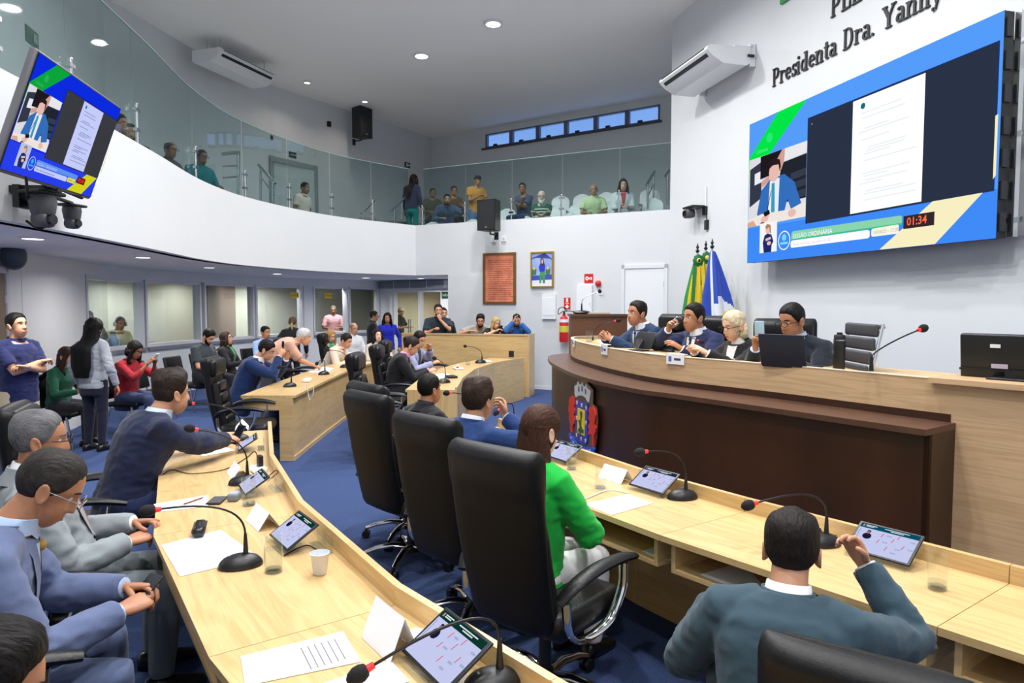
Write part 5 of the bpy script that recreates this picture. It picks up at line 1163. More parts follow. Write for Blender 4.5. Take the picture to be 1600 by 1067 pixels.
r = thing('printed_sheet', 'white printed sheet with lines of text at the bottom left desk', 'paper', (c_.x, c_.y, .7515)); MB().prism([(p.x - c_.x, p.y - c_.y) for p in pp_], 0, .0015).build('sheet', mPaper, r)
mb = MB()
for i in range(6):
    a = PZ(lerp(470, 522, i / 5), lerp(1012, 998, i / 5), .7532) - Vector((c_.x, c_.y, .7515)); e = PZ(lerp(487, 540, i / 5), lerp(1046, 1030, i / 5), .7532) - Vector((c_.x, c_.y, .7515)); d = (e - a).normalized(); n = Vector((-d.y, d.x, 0)) * .0022; mb.add([a - n, a + n, e + n, e - n], [(0, 1, 2, 3)])
mb.build('printed_lines', M('print_grey', (120, 122, 130), .7), r)
sheet('paper_sheet', 'white sheet under the microphone at the bottom edge', 'paper', [(505, 1068), (610, 1032), (640, 1064), (560, 1100)])
sheet('paper_sheet', 'round white paper beside the folded card at the bottom', 'paper', [(626, 990), (650, 981), (668, 984), (662, 1000), (640, 1006), (628, 1000)])
sheet('paper_sheet', 'white sheet in front of the woman in green', 'paper', [(913, 788), (981, 772), (1021, 786), (955, 805)])
sheet('paper_sheet', 'papers under the writing hand of the bending man', 'paper', [(482, 582), (505, 574), (521, 576), (512, 583)], th=.01)
sheet('paper_sheet', 'white papers under the hands of the man with a pink tie', 'paper', [(672, 588), (690, 583), (704, 586), (690, 592)], th=.004)
sheet('paper_sheet', 'sheet inside the open shelf right of the woman in green', 'paper', [(1004, 861), (1050, 846), (1052, 876), (1030, 874)], z=.604)
sheet('paper_sheet', 'sheet on the shelf below the left elbow of the man in teal grey', 'paper', [(1094, 898), (1160, 878), (1195, 918), (1165, 925)], z=.604)
def tent(u, v, hd, label, w=.21, h=.075, z=.752):
    p = PZ(u, v, z); r = thing('folded_name_card', label, 'name card', p, math.radians(hd - 90)); d = .05
    for sy in (-1, 1): MB().add([(-w / 2, sy * d, 0), (w / 2, sy * d, 0), (w / 2, 0, h), (-w / 2, 0, h), (-w / 2, sy * (d + .002), .0), (w / 2, sy * (d + .002), .0), (w / 2, 0, h + .0015), (-w / 2, 0, h + .0015)], [(0, 1, 2, 3), (7, 6, 5, 4), (0, 4, 5, 1), (1, 5, 6, 2), (3, 7, 4, 0), (2, 6, 7, 3)]).build('card_face', mPaper, r)
    return r
tent(411, 818, 36, 'white folded name card left of the nearest tablet'); tent(372, 742, 32, 'white folded name card behind the second microphone', .2, .065); tent(378, 669, 20, 'white folded name card at the far end of the left desk', .22, .06)
tent(610, 1008, 36, 'white folded name card standing beside the bottom tablet', .2, .12); tent(962, 749, 34, 'white folded name card right of a glass on the front desk', .2, .075); tent(1248, 838, 36, 'white folded name card behind the man in teal grey', .2, .07); tent(715, 577, 5, 'white folded card among cables on the far desk', .2, .08); tent(487, 588, 0, 'white card on the back left desk', .14, .03) if False else None
def rb(name, label, cat, u, v, size, hd, mat_, z=.752, r_=.01, extra=None):
    p = PZ(u, v, z); r = thing(name, label, cat, p, math.radians(hd - 90)); MB().rbox((0, 0, size[2] / 2), size, r_).build('case', mat_, r, 50)
    if extra: extra(r)
    return r
rb('smartphone', 'black phone lying beside the small grey box', 'phone', 339, 783, (.075, .13, .009), 95, mBlack, extra=lambda r: MB().box((0, 0, .0093), (.068, .12, .0006)).build('screen', M('phone_glass', (20, 22, 28), .08), r))
rb('small_box', 'small grey box beside the black phone', 'box', 366, 781, (.055, .075, .04), 95, M('grey_box', (120, 128, 138), .5), extra=lambda r: MB().box((0, 0, .0405), (.04, .055, .001)).build('label', M('grey_label', (160, 168, 178), .5), r))
rb('glasses_case', 'black glasses case below the papers', 'case', 312, 833, (.16, .055, .045), 20, M('case_black', (16, 16, 18), .25), r_=.02, extra=lambda r: MB().box((0, 0, .030), (.162, .057, .002)).build('seam', mBlackSoft, r))
rb('socket_block', 'white socket block with a black charger plugged in on the left desk', 'socket', 404, 737, (.12, .08, .035), 36, M('socket_white', (232, 234, 238), .4), extra=lambda r: MB().rbox((0, .01, .068), (.05, .03, .07), .006).build('charger', mBlack, r, 50))
for u, v, h, l in ((436, 763, 32, 'clear card holder against the lip beside the second tablet'), (508, 855, 36, 'clear card holder against the lip by the plastic cup'), (412, 700, 22, 'clear card holder against the lip at the far end')):
    p = PZ(u, v, .752); r = thing('card_holder', l, 'card holder', p, math.radians(h - 90)); MB().box((0, 0, .03), (.18, .004, .06)).build('sheet', gAcr, r); MB().box((0, -.02, .003), (.18, .04, .004)).build('foot', gAcr, r)
p0 = PZ(246, 800, .76); r = thing('pen', 'brown pen lying on the white papers by the black phone', 'pen', PZ(304, 783, .756), 1.2); MB().tube([(-.06, 0, .004), (.05, 0, .004), (.065, 0, .004)], [.0042, .0042, .001], 8).build('barrel', M('pen_brown', (120, 60, 30), .4), r, 50); MB().cyl((-.07, 0, .004), (-.06, 0, .004), .0035, n=8).build('button', mBlack, r, 50)
def cable(label, pix, m, rad=.0028, z=.756):
    P = [PZ(*q) if len(q) == 3 else PZ(q[0], q[1], z) for q in pix]; b = P[0].copy(); o = tag(MB().tube(spline([p - b for p in P], 5), rad, 6).build('cable', m, None, 60), label, 'cable'); o.location = b; return o
cable('thin black cable crossing the left desk to the charger', [(254, 741), (270, 734), (300, 740), (352, 733), (385, 715), (397, 705), (402, 712), (403, 725, .82)], mBlackSoft)
cable('black cable behind the nearest tablet', [(444, 868), (462, 858), (480, 852), (494, 858)], mBlackSoft)
cable('black cable loop beside the second tablet', [(418, 752), (428, 744, .79), (434, 738, .80), (430, 735, .79), (420, 744)], mBlackSoft)
cable('black cable coming from the bottom microphone', [(778, 1058), (800, 1055), (815, 1062), (830, 1056, .78), (850, 1056, .8), (872, 1068)], mBlackSoft, .0035)
mWc = M('cable_white', (226, 226, 222), .5)
cable('white charging cable hanging from the front desk to the hand of the woman in green', [(982, 770), (950, 766), (920, 777), (906, 783), (898, 790, .745), (897, 806, .70), (899, 826, .66)], mWc, .0035)
cable('black cable around the tablet before the dark counter', [(1050, 772), (1062, 766), (1080, 768), (1092, 772), (1088, 777)], mBlackSoft)
cable('black cable behind the farthest tablet of the front desk', [(852, 706), (866, 698), (878, 698), (886, 704)], mBlackSoft)
cable('black cable between the microphone and the blue-headed tablet', [(1300, 840), (1318, 830), (1334, 832), (1340, 836)], mBlackSoft)
def hang_loop(label, u, v, u2, v2, y, drop):
    a, b_ = PY(u, v, y), PY(u2, v2, y); m = (a + b_) / 2 + Vector((0, 0, -drop)); o = tag(MB().tube(spline([Vector((0, 0, 0)), (m - a) + (a - m) * .35 + Vector((0, 0, -drop * .3)), m - a, (b_ - a) * .9 + Vector((0, 0, -drop * .6)), b_ - a], 5), .006, 6).build('cable', mWc, None, 60), label, 'cable'); o.location = a
hang_loop('white cable loop hanging over the front of the back left desk', 479, 601, 490, 604, 8.2, .17); hang_loop('white cable hanging over the left front of the far desk', 726, 590, 733, 590, 9.6, .1); hang_loop('white cable hanging over the middle front of the far desk', 740, 578, 748, 577, 10.5, .15)
r = rb('cable_heap', 'white power strip on the back left desk', 'power strip', 480, 596, (.22, .1, .04), 10, mWc)
for u, v, l in ((705, 590, 'black cable heap by the glass of the far desk'), (716, 577, 'white cable heap in the middle of the far desk'), (760, 566, 'white power strip near the end of the far desk')): rb('cable_heap', l, 'cables', u, v, (.2, .14, .03), 20, mWc if 'white' in l else mBlackSoft, r_=.012)
p = PZ(799, 559, .78); rb('phone_charger', 'small black charger on the edge of the far desk', 'charger', 799, 558, (.09, .06, .12), 60, mBlack, z=.78)

# presiding counter things
def plate(u, v, w, h, label, first):
    best = min([i for i in range(1, len(PS) - 1) if PS[i].y < 8.5], key=lambda i: abs(PS[i].x / PS[i].y - (u - 800) / FOC)); d = (PS[best + 1] - PS[best - 1]).normalized(); n = Vector((d.y, -d.x, 0)); p = PPL(u, v, PS[best] + n * .008, n); a = math.atan2(d.y, d.x)
    r = thing('name_plate', label, 'name plate', (p.x, p.y, p.z), a); MB().box((0, 0, 0), (w, .006, h)).build('card', mPaper, r); MB().box((-w * .28, -.004, 0), (w * .16, .002, h * .5)).build('emblem_print', M('print_blue', (90, 110, 180), .6), r); MB().box((w * .14, -.004, 0), (w * .36, .002, h * .2)).build('name_print', M('print_navy', (50, 60, 110), .6), r); MB().box((0, .02, h / 2), (w, .045, .003)).build('hook', mPaper, r)
plate(1055, 561, .19, .085, 'white name plate on the counter before the drinking man', 1); plate(944, 546, .17, .10, 'white name plate on the counter before the leftmost man', 0); plate(896, 536, .16, .08, 'small white name plate at the left end of the counter', 0)
p = PZ(1232, 575, PT); r = thing('laptop', 'open dark laptop standing before the man in glasses on the counter', 'laptop', (1.98, 4.83, PT), math.radians(219 - 90)); mLap = M('laptop_grey', (46, 52, 66), .35, .3)
MB().rbox((0, -.02, .008), (.34, .23, .014), .006).build('keyboard_base', mLap, r, 50); MB().rbox((0, 0, .115), (.34, .008, .23), .0039).build('lid', mLap, r, 50).matrix_local = Matrix.Translation((0, .10, .012)) @ Matrix.Rotation(-.22, 4, 'X')
p = PZ(1310, 581, PT); p = Vector((2.22, 4.62, PT)); r = thing('thermos_flask', 'black thermos flask right of the laptop', 'flask', p); MB().lathe([(.036, 0), (.038, .004), (.038, .20), (.034, .215)], 20).build('body', mBlack, r, 50); MB().lathe([(.036, .205), (.036, .235), (.03, .24), (.018, .242), (.018, .255), (.001, .256)], 20).build('lid', mBlackSoft, r, 50); MB().lathe([(.0385, .2), (.0385, .207)], 20, caps=False).build('ring', mSteel, r, 50)
p = Vector((2.83, 3.80, 1.37)); r = thing('monitor', 'back of a black computer monitor at the right edge of the counter', 'monitor', p, math.radians(38 - 90 + 180)); MB().rbox((0, 0, .12), (.56, .04, .27), .012).build('rear_shell', mBlack, r, 50).matrix_local = Matrix.Rotation(-.12, 4, 'X'); 
MB().box((0, -.0, .02), (.1, .1, .06)).build('stand_neck', mBlack, r); MB().rbox((0, .03, .006), (.24, .18, .012), .005).build('stand_foot', mBlack, r, 50)
for sx in (-.02, .0):
    pass
MB().box((.10, .026, .19), (.05, .003, .02)).build('sticker', mWp, r).matrix_local = Matrix.Rotation(-.12, 4, 'X'); MB().box((.08, .026, .075), (.08, .003, .025)).build('sticker', M('sticker_lilac', (190, 180, 200), .5), r).matrix_local = Matrix.Rotation(-.12, 4, 'X'); MB().box((0, .024, .05), (.56, .012, .012)).build('seam', mBlackSoft, r).matrix_local = Matrix.Rotation(-.12, 4, 'X')
p = PZ(984, 548, PT); r = thing('tablet_stand', 'tablet on a black stand before the leftmost man, seen edge on', 'tablet', p + Vector((.1, .0, 0)), math.radians(215 - 90)); MB().rbox((0, .0, .11), (.25, .01, .18), .005).build('tablet_body', mBlack, r, 50).matrix_local = Matrix.Rotation(.5, 4, 'X'); MB().tube([(0, .05, .0), (0, -.03, .1)], .012, 8).build('stand_arm', mBlack, r, 50); MB().rbox((0, .02, .006), (.16, .12, .012), .005).build('stand_foot', mBlack, r, 50)
sheet('paper_sheet', 'papers on the counter at the left end beside the glass', 'paper', [(932, 533), (950, 530), (962, 538), (944, 540)], z=PT, th=.006)
sheet('paper_sheet', 'white papers on the counter before the drinking man', 'paper', [(1000, 551), (1030, 552), (1044, 556), (1012, 555)], z=PT, th=.004)
rb('smartphone', 'dark phone lying on the counter by the name plate', 'phone', 1100, 560, (.07, .14, .012), 40, mBlack, z=PT)
bx_ = PZ(299, 590, 0)
r = thing('paper_bag', 'white bag on the empty waiting chair', 'bag', (-5.35, 10.32, .462), .4); MB().loft([[Vector((-.09, -.05, 0)), Vector((.09, -.05, 0)), Vector((.09, .05, 0)), Vector((-.09, .05, 0))], [Vector((-.1, -.055, .16)), Vector((.1, -.055, .16)), Vector((.1, .055, .16)), Vector((-.1, .055, .16))], [Vector((-.1, -.01, .26)), Vector((.1, -.01, .26)), Vector((.1, .01, .26)), Vector((-.1, .01, .26))]]).build('bag_body', mPaper, r); MB().tube(spline([(-.04, 0, .255), (-.03, 0, .31), (.03, 0, .31), (.04, 0, .255)], 4), .004, 6).build('handle', mWc, r, 50)
# booth interior
q, d = hit(LOW, 160); n = Vector((-d.y, d.x)); a_ = math.atan2(d.y, d.x)
r = thing('booth_counter', 'dark control counter inside the booth window', 'counter', (q.x + n.x * .45, q.y + n.y * .45, 0), a_); MB().box((1.2, .1, .9), (5.0, .5, .05)).build('top', M('counter_dark', (60, 60, 66), .5), r); MB().box((1.2, .3, .44), (4.9, .04, .88)).build('panel', M('counter_dark', (60, 60, 66), .5), r)
P_ = PY(207, 532, 13.0); q2, d2 = hit(LOW, 207); n2 = Vector((-d2.y, d2.x)); r = thing('water_jug', 'blue water bottle on the booth counter', 'bottle', (q2.x + n2.x * .42, q2.y + n2.y * .42, .926)); MB().lathe([(.075, 0), (.085, .02), (.085, .2), (.05, .26), (.045, .3), (.05, .31)], 18).build('body', M('jug_blue', (110, 140, 180), .3), r, 50); MB().tube(spline([(.08, 0, .06), (.13, 0, .1), (.13, 0, .2), (.08, 0, .22)], 4), .012, 6).build('handle', M('jug_blue', (110, 140, 180), .3), r, 50); MB().lathe([(.05, .31), (.05, .34), (.02, .35)], 14).build('cap', mBlack, r, 50)
q2, d2 = hit(LOW, 192); r = thing('booth_monitor', 'small dark monitor beside the man with headphones', 'monitor', (q2.x + n2.x * .4, q2.y + n2.y * .4, .926), a_); MB().rbox((0, 0, .18), (.3, .03, .22), .01).build('screen', mBlack, r, 50); MB().box((0, 0, .04), (.06, .04, .08)).build('stand', mBlack, r)
q2, d2 = hit(LOW, 262); r = thing('mixing_console', 'flat black mixing console behind the second booth window', 'console', (q2.x + n2.x * .5, q2.y + n2.y * .5, .926), a_ + .22); MB().rbox((0, 0, .04), (1.0, .35, .08), .015).build('case', mBlack, r, 50)
mb = MB()
for i in range(14): mb.box((-.42 + i * .065, .02 * (i % 3), .088), (.02, .03, .02))
mb.build('fader', mGrayTrim, r)
# ================================================================== PEOPLE
def gss(x, s): return math.exp(-.5 * (x / s) ** 2)
def sst(x): x = min(1, max(0, x)); return x * x * (3 - 2 * x)
def _ell(d, c, R):
    a = sum((d[i] / R[i]) ** 2 for i in range(3)); b = -2 * sum(d[i] * c[i] / R[i] ** 2 for i in range(3)); k = sum((c[i] / R[i]) ** 2 for i in range(3)) - 1
    return (-b + math.sqrt(max(0, b * b - 4 * a * k))) / (2 * a)
def head_pt(az, el, F):
    d = Vector((math.sin(az) * math.cos(el), math.cos(az) * math.cos(el), math.sin(el)))
    w = F.get('wide', 1); jw = F.get('jaw', 1)
    r1 = _ell(d, (0, -.017, .036), (.0765 * w, .098, .092)); r2 = _ell(d, (0, .019, -.043), (.056 * w * jw, .063, .074)); k = 140
    r = math.log(math.exp(k * r1) + math.exp(k * r2)) / k - .002; p = d * r
    if p.y > 0:
        x, z = p.x, p.z; f = p.y / max(r, .01); o = 0
        nz = 0
        if -.040 < z < .036: nz = (sst((.036 - z) / .055) if z > -.024 else sst((z + .040) / .016))
        o += F.get('nose', 1) * .024 * nz * gss(x, .0075 + .005 * sst((.01 - z) / .04))
        o += .0045 * gss(z - .031, .008) * gss(x, .04) - .008 * gss(abs(x) - .031, .013) * gss(z - .013, .010)
        o += .0055 * gss(x, .019) * gss(z + .0605, .009) - .003 * gss(x, .022) * gss(z + .0605, .0022) + .006 * gss(x, .02) * gss(z + .100, .013) + .003 * gss(abs(x) - .045, .016) * gss(z + .02, .02)
        p += d * o * f
    return p
def head_grid(F, n, m, off=None):
    """closed head surface; off(az, el, p) -> outward offset or None"""
    rings = []
    for j in range(m + 1):
        el = -PI / 2 * .97 + PI * .97 * j / m; ring = []
        for i in range(n):
            s = -1 + 2 * i / n; az = PI * s * (.62 + .38 * s * s); p = head_pt(az, el, F)
            if off: p = p + p.normalized() * off(az, el, p)
            ring.append(p)
        rings.append(ring[::-1])
    return MB().loft(rings)
HL = [(0, .078), (25, .076), (45, .066), (58, .040), (68, .020), (80, .004), (92, -.012), (102, .012), (115, -.022), (140, -.055), (180, -.070)]
def tab(T, x):
    for (a, b), (c, d) in zip(T[:-1], T[1:]):
        if x <= c: return lerp(b, d, (x - a) / (c - a))
    return T[-1][1]
def hair_cap(F, H, n, m):
    top, side = H.get('top', .022), H.get('side', .009); rec = H.get('rec', 0); frq = H.get('freq', 26); vol = H.get('noise', .35); crown = H.get('bald', 0); lng = H.get('long', 0)
    def off(az, el, p):
        a = abs(math.degrees(az)); zh = tab(HL, a) + rec * gss(a, 42)
        if lng: zh = tab([(0, .078), (30, .066), (50, .03), (62, -.02), (72, -.07), (100, -.09), (180, -.10)], a)
        mk = sst((p.z - zh - .006 * noise.noise(p * 120)) / .014 + .25)
        th = lerp(side, top, sst((p.z - .03) / .07)) * (.45 + .55 * sst((p.z - zh) / .035)) * (.75 + .25 * sst((.05 - p.y) / .1))
        th *= 1 + vol * (noise.noise(Vector((p.x * frq, p.y * frq * .45, p.z * frq * .6)) + Vector((H.get('seed', 0), 0, 0))) + .5 * noise.noise(Vector((p.x * frq * 2.4, p.y * frq, p.z * frq))))
        if crown: mk *= 1 - crown * sst((p.z - .085) / .03)
        if H.get('quiff'): th += H['quiff'] * gss(az, .7) * sst((p.z - .07) / .03)
        return -.007 + mk * (.007 + th)
    return head_grid(F, n, m, off)
def beard_cap(F, n, m, th, white=False):
    def off(az, el, p):
        a = abs(math.degrees(az)); lo = tab([(0, -.036), (18, -.036), (30, -.048), (45, -.04), (70, -.012), (85, -.002), (95, -.05), (110, -.12)], a)
        mk = sst((lo - p.z) / .010) * (1 if a < 100 else 0)
        if a < 26 and -.070 < p.z < -.053: mk *= .1
        return -.006 + mk * (.006 + th * (1 + .3 * noise.noise(p * 90)) * (1 + (1.5 if white else .3) * sst((-.07 - p.z) / .05)))
    return head_grid(F, n, m, off)
TMPS = bpy.data.scenes.new('tmp_remesh')
def remesh(mb, name, voxel, smooth=4, fold=0, ffreq=9, seed=0, spots=()):
    me = mb.mesh('tmp'); o = bpy.data.objects.new('tmp', me); TMPS.collection.objects.link(o)
    r = o.modifiers.new('r', 'REMESH'); r.mode = 'VOXEL'; r.voxel_size = voxel; r.use_smooth_shade = True
    s = o.modifiers.new('s', 'SMOOTH'); s.factor = .5; s.iterations = smooth
    vl = TMPS.view_layers[0]; vl.update(); dg = vl.depsgraph; out = bpy.data.meshes.new_from_object(o.evaluated_get(dg)); out.name = name
    bpy.data.objects.remove(o); bpy.data.meshes.remove(me)
    if fold:
        sv = Vector((seed * 3.1, seed * 1.7, 0)); nv = [(v.co.copy(), v.normal.copy()) for v in out.vertices]; co = []
        for q, nn in nv:
            a = fold * .5
            for (c, rad, amp) in spots:
                d2 = (q - c).length
                if d2 < rad * 2.5: a += amp * gss(d2, rad)
            n1 = noise.noise(Vector((q.x * ffreq, q.y * ffreq, q.z * ffreq * 1.6)) + sv)
            n2 = 1 - abs(noise.noise(Vector((q.x * ffreq * 1.5, q.y * ffreq * 1.5, q.z * ffreq * 2.6)) + sv * 2)) * 2.4
            p = q + nn * a * (n1 * .8 + n2 * .6); co += (p.x, p.y, p.z)
        out.vertices.foreach_set('co', co)
    out.polygons.foreach_set('use_smooth', [True] * len(out.polygons)); out.update()
    return out
def hand_mb(W, f, n, side, curl, thumb=.5, sides=6):
    f = f.normalized(); n = (n - f * f.dot(n)).normalized(); s = f.cross(n) * side; mb = MB()
    rings = []
    for t, hw, ht in ((-.025, .022, .019), (0, .025, .018), (.03, .036, .0165), (.065, .041, .014), (.088, .040, .011), (.096, .034, .007)):
        c = W + f * t; rings.append([c + s * hw * math.copysign(abs(math.cos(a)) ** .75, math.cos(a)) + n * ht * math.sin(a) for a in [2 * PI * k / 10 for k in range(10)]])
    mb.loft(rings if side > 0 else [r[::-1] for r in rings])
    for i, (sx, L, r) in enumerate(((.030, .070, .0088), (.0105, .079, .009), (-.0095, .073, .0086), (-.028, .057, .0075))):
        p = W + f * (.082 - .006 * abs(i - 1.2)) + s * sx; ang = curl * (.35 + .12 * i); pts = [p - f * .012, p]; d = f + s * (.10 - .07 * i) * (1 - curl * .6); d.normalize()
        for q, (fr, da) in enumerate(((.45, .6), (.30, .9), (.25, .7))):
            ang += curl * da * (.35 if q == 0 else 1); dd = d * math.cos(ang) + n * math.sin(ang); pts.append(pts[-1] + dd * L * fr)
        mb.tube(pts, [r, r, r * .95, r * .88, r * .6], sides)
    b = W + f * .022 + s * .026 + n * .006; d1 = (f * .62 + s * (.75 - .5 * thumb) + n * (.2 + .5 * thumb)).normalized(); d2 = (f * .85 + s * (.25 - .55 * thumb) + n * (.2 + .55 * thumb)).normalized()
    mb.tube([b - d1 * .015, b + d1 * .018, b + d1 * .045, b + d1 * .045 + d2 * .026, b + d1 * .045 + d2 * .036], [.012, .013, .0105, .0095, .006], sides)
    return mb
SKIN = {'a': (226, 178, 150), 'b': (204, 150, 118), 'c': (176, 122, 90), 'd': (146, 98, 70), 'e': (234, 190, 166)}
def mskin(s):
    c = SKIN[s]; return M('skin_' + s, c, .48, bump=.03, bscale=160, var=.06, vscale=14)
def cloth(c, rough=.82): return M('cloth_%d_%d_%d' % tuple(c), c, rough, bump=.10, bscale=260, var=.05, vscale=5, spec=.25, sheen=.15)
def mhair(c): return M('hair_%d_%d_%d' % tuple(c), [int(v * .8) for v in c] if c[0] < 90 else c, .6, bump=.7, bscale=34, var=.3, vscale=26, stretch=(4, 1, 1.2), spec=.22)
PSEED = [0]
def person(label, x, y, hd, floor=0, pose='sit', k=1.0, lean=0, hunch=8, side=0, head=(0, 0, 0), rh=None, lh=None, rd=None, ld=None, rn=None, ln=None, curl=(.5, .5), el=(None, None), top=('jacket', (40, 44, 60)), shirt=None, tie=None, bottom=(30, 32, 40), skin='b', hair=None, beard=None, glasses=None, belly=0, wd=1.0, lod=1, F=None, fem=False, knees=None, group=None, sleeve=None, hem=-.24, extra=None, feet=None, lapels=True, seat=.555):
    PSEED[0] += 1; seed = PSEED[0]; random.seed(seed); F = F or {}
    r = thing('person', label, 'person', (x, y, floor), math.radians(hd - 90), group); r.scale = (k, k, k)
    VX = {0: .0105, 1: .016, 2: .024}[lod]; nH, mH = {0: (72, 48), 1: (44, 30), 2: (30, 20)}[lod]; sd = {0: 8, 1: 6, 2: 5}[lod]
    zh = seat if pose == 'sit' else .93; L = .50; Rad = math.radians
    def ang(t): return Rad(lean) + Rad(hunch) * sst((t - .35) / .65)
    ts = [i / 20 for i in range(-8, 21)]; cpos = {}
    p = Vector((0, 0, zh)); cpos[0] = p.copy(); q = p.copy()
    for i in range(1, 25): a = ang((i - .5) / 20); q = q + Vector((math.sin(Rad(side)), math.sin(a), math.cos(a))) * L / 20; cpos[i] = q.copy()
    q = p.copy()
    for i in range(1, 13): a = Rad(lean) * (.3 if pose == 'sit' else .6); q = q - Vector((0, math.sin(a), math.cos(a))) * L / 20; cpos[-i] = q.copy()
    def sp(t):
        f = t * 20; i = math.floor(f); i = max(-12, min(23, i)); return cpos[i].lerp(cpos[i + 1], f - i)
    def fr(t):
        a = ang(max(0, t)); return Vector((1, 0, -math.sin(Rad(side)) * .6)).normalized(), Vector((0, math.cos(a), -math.sin(a)))
    sw = .185 * wd * (.92 if fem else 1)
    TR = [(-.42, .165, .12), (-.22, .168, .122), (0, .160, .116), (.22, .148 if fem else .158, .108), (.45, .152 if fem else .166, .114), (.68, .168 if fem else .182, .122), (.82, .168 if fem else .182, .112), (.92, .135, .088), (1.0, .075, .066), (1.05, .058, .058)]
    def ring(t, hw, hdp, off, n=22, bl=0):
        c = sp(t); ax, ay = fr(t); bel = bl * gss(t - .22, .22); out = []
        bust = (.028 if fem else .008) * gss(t - .66, .10)
        for i in range(n):
            a = 2 * PI * i / n; ca, sa = math.cos(a), math.sin(a)
            X = (hw * wd + off) * math.copysign(abs(ca) ** .85, ca); Y = (hdp + off + (bel + bust * (1 if abs(ca) > .25 else .7) if sa > 0 else bel * .15)) * math.copysign(abs(sa) ** .85, sa) + .012 * (1 if t > .5 else 0) * 0
            out.append(c + ax * X + ay * Y)
        return out
    def torso(off, t0=-.42, t1=1.05):
        rg = [ring(t0, *[lerp(TR[0][j], TR[1][j], .5) for j in (1, 2)], off * .6, bl=belly)] if t0 > -.42 else []
        rg += [ring(t, a, b, off, bl=belly) for t, a, b in TR if t0 <= t <= t1]
        return MB().loft(rg)
    # arms
    arms = {}
    for sgn, hand, hint in ((1, rh, el[0]), (-1, lh, el[1])):
        ax, ay = fr(.84); S = sp(.845) + ax * sgn * sw - ay * .012
        if hand is None: hand = (sgn * .15, .36, .70) if pose == 'sit' else (sgn * .27, .06, .80)
        T = Vector(hand) / k if True else Vector(hand)
        a, b = .295, .265; D = T - S; dl = min(D.length, (a + b) * .985); dn = D.normalized(); T = S + dn * dl
        h = Vector(hint) if hint else Vector((sgn * .55, -.45, -.75)); h = (h - dn * h.dot(dn)).normalized()
        ca = (a * a + dl * dl - b * b) / (2 * a * dl); ca = max(-1, min(1, ca)); E = S + dn * a * ca + h * a * math.sqrt(1 - ca * ca); arms[sgn] = (S, E, T)
    # legs
    legs = {}
    for sgn in (1, -1):
        Hj = Vector((sgn * .092 * wd, 0, zh - .03))
        if pose == 'sit':
            K = Vector((sgn * (.10 if fem else .15), .43, zh - .035)); A = Vector((sgn * (.09 if fem else .14), .40, .085))
        else: K = Vector((sgn * .10, .02, .50)); A = Vector((sgn * .105, -.01, .085))
        if knees and sgn in knees: K, A = Vector(knees[sgn][0]) / k, Vector(knees[sgn][1]) / k
        legs[sgn] = (Hj, K, A)
    def leg_tube(mb, off, sgn, end=1.0):
        Hj, K, A = legs[sgn]; A2 = K.lerp(A, end)
        mb.tube([Hj + Vector((0, -.03 if pose == 'sit' else 0, .02)), Hj.lerp(K, .35), Hj.lerp(K, .75), K, K.lerp(A2, .3), K.lerp(A2, .7), A2], [.088 + off, .082 + off, .064 + off, .058 + off, .056 + off, .046 + off, .040 + off], 14)
    # ---- body: trunk, neck, arms, legs grown into one surface, head and hands joined to the same mesh
    bd = torso(-.006)
    na = ang(1.0); hp, hy, hr = head[1], head[0], head[2]
    nb = sp(1.0); ndir = Vector((math.sin(Rad(side)), math.sin(na * .75 + Rad(8 + hp * .25)), math.cos(na * .75 + Rad(8 + hp * .25)))); hc = nb + ndir * .135 + Vector((0, .018, 0))
    nr = (.050 if fem else .058) * (1 + .25 * (wd - 1))
    bd.tube([sp(.9), nb, nb + ndir * .05, hc - Vector((0, .022, 0)), hc + Vector((0, -.02, .03))], [nr * 1.25, nr * 1.08, nr, nr * .97, nr * .8], 14)
    for sgn in (1, -1):
        S, E, T = arms[sgn]; s_ = .9 if fem else 1.0
        bd.tube([sp(.88), S, S.lerp(E, .5), E, E.lerp(T, .35), T], [.05, .054 * s_, .047 * s_, .039 * s_, .040 * s_, .026 * s_], 12); leg_tube(bd, -.008, sgn)
        Hj, K, A = legs[sgn]; bd.tube([A + Vector((0, -.04, -.03)), A + Vector((0, .02, -.045)), A + Vector((0, .12, -.06))], [.035, .038, .025], 10)
    me = remesh(bd, 'body', VX * 1.15, 3)
    Hm = Matrix.Translation(hc) @ Matrix.Rotation(Rad(-hy), 4, 'Z') @ Matrix.Rotation(Rad(-hp), 4, 'X') @ Matrix.Rotation(Rad(hr), 4, 'Y') @ Matrix.Scale(F.get('size', 1.0), 4)
    ex = MB(); hm = head_grid(F, nH, mH); ex.merge(hm, Hm)
    for sgn in (1, -1):
        er = MB(); rg = []
        for q, (ox, sc) in enumerate(((0, .7), (.008, .9), (.016, 1.0), (.019, .9), (.014, .55))):
            rg.append([Vector((sgn * (.070 * F.get('wide', 1) + ox), -.014 + sc * .019 * math.cos(a) - .006 * math.sin(a) - ox * .5, -.002 + sc * .033 * math.sin(a))) for a in [2 * PI * i / 12 for i in range(12)]])
        er.loft(rg if sgn < 0 else [g[::-1] for g in rg]); ex.merge(er, Hm)
    hands = {}
    for sgn, dd, nn, c in ((1, rd, rn, curl[0]), (-1, ld, ln, curl[1])):
        S, E, T = arms[sgn]; f = Vector(dd) if dd else (T - E).normalized(); n = Vector(nn) if nn else Vector((-sgn * .45, 0, -1))
        if abs(f.normalized().dot(n.normalized())) > .95: n = Vector((-sgn, 0, 0))
        hm2 = hand_mb(T, f, n, sgn, c, sides=sd); ex.merge(hm2); hands[sgn] = (T, f.normalized(), n)
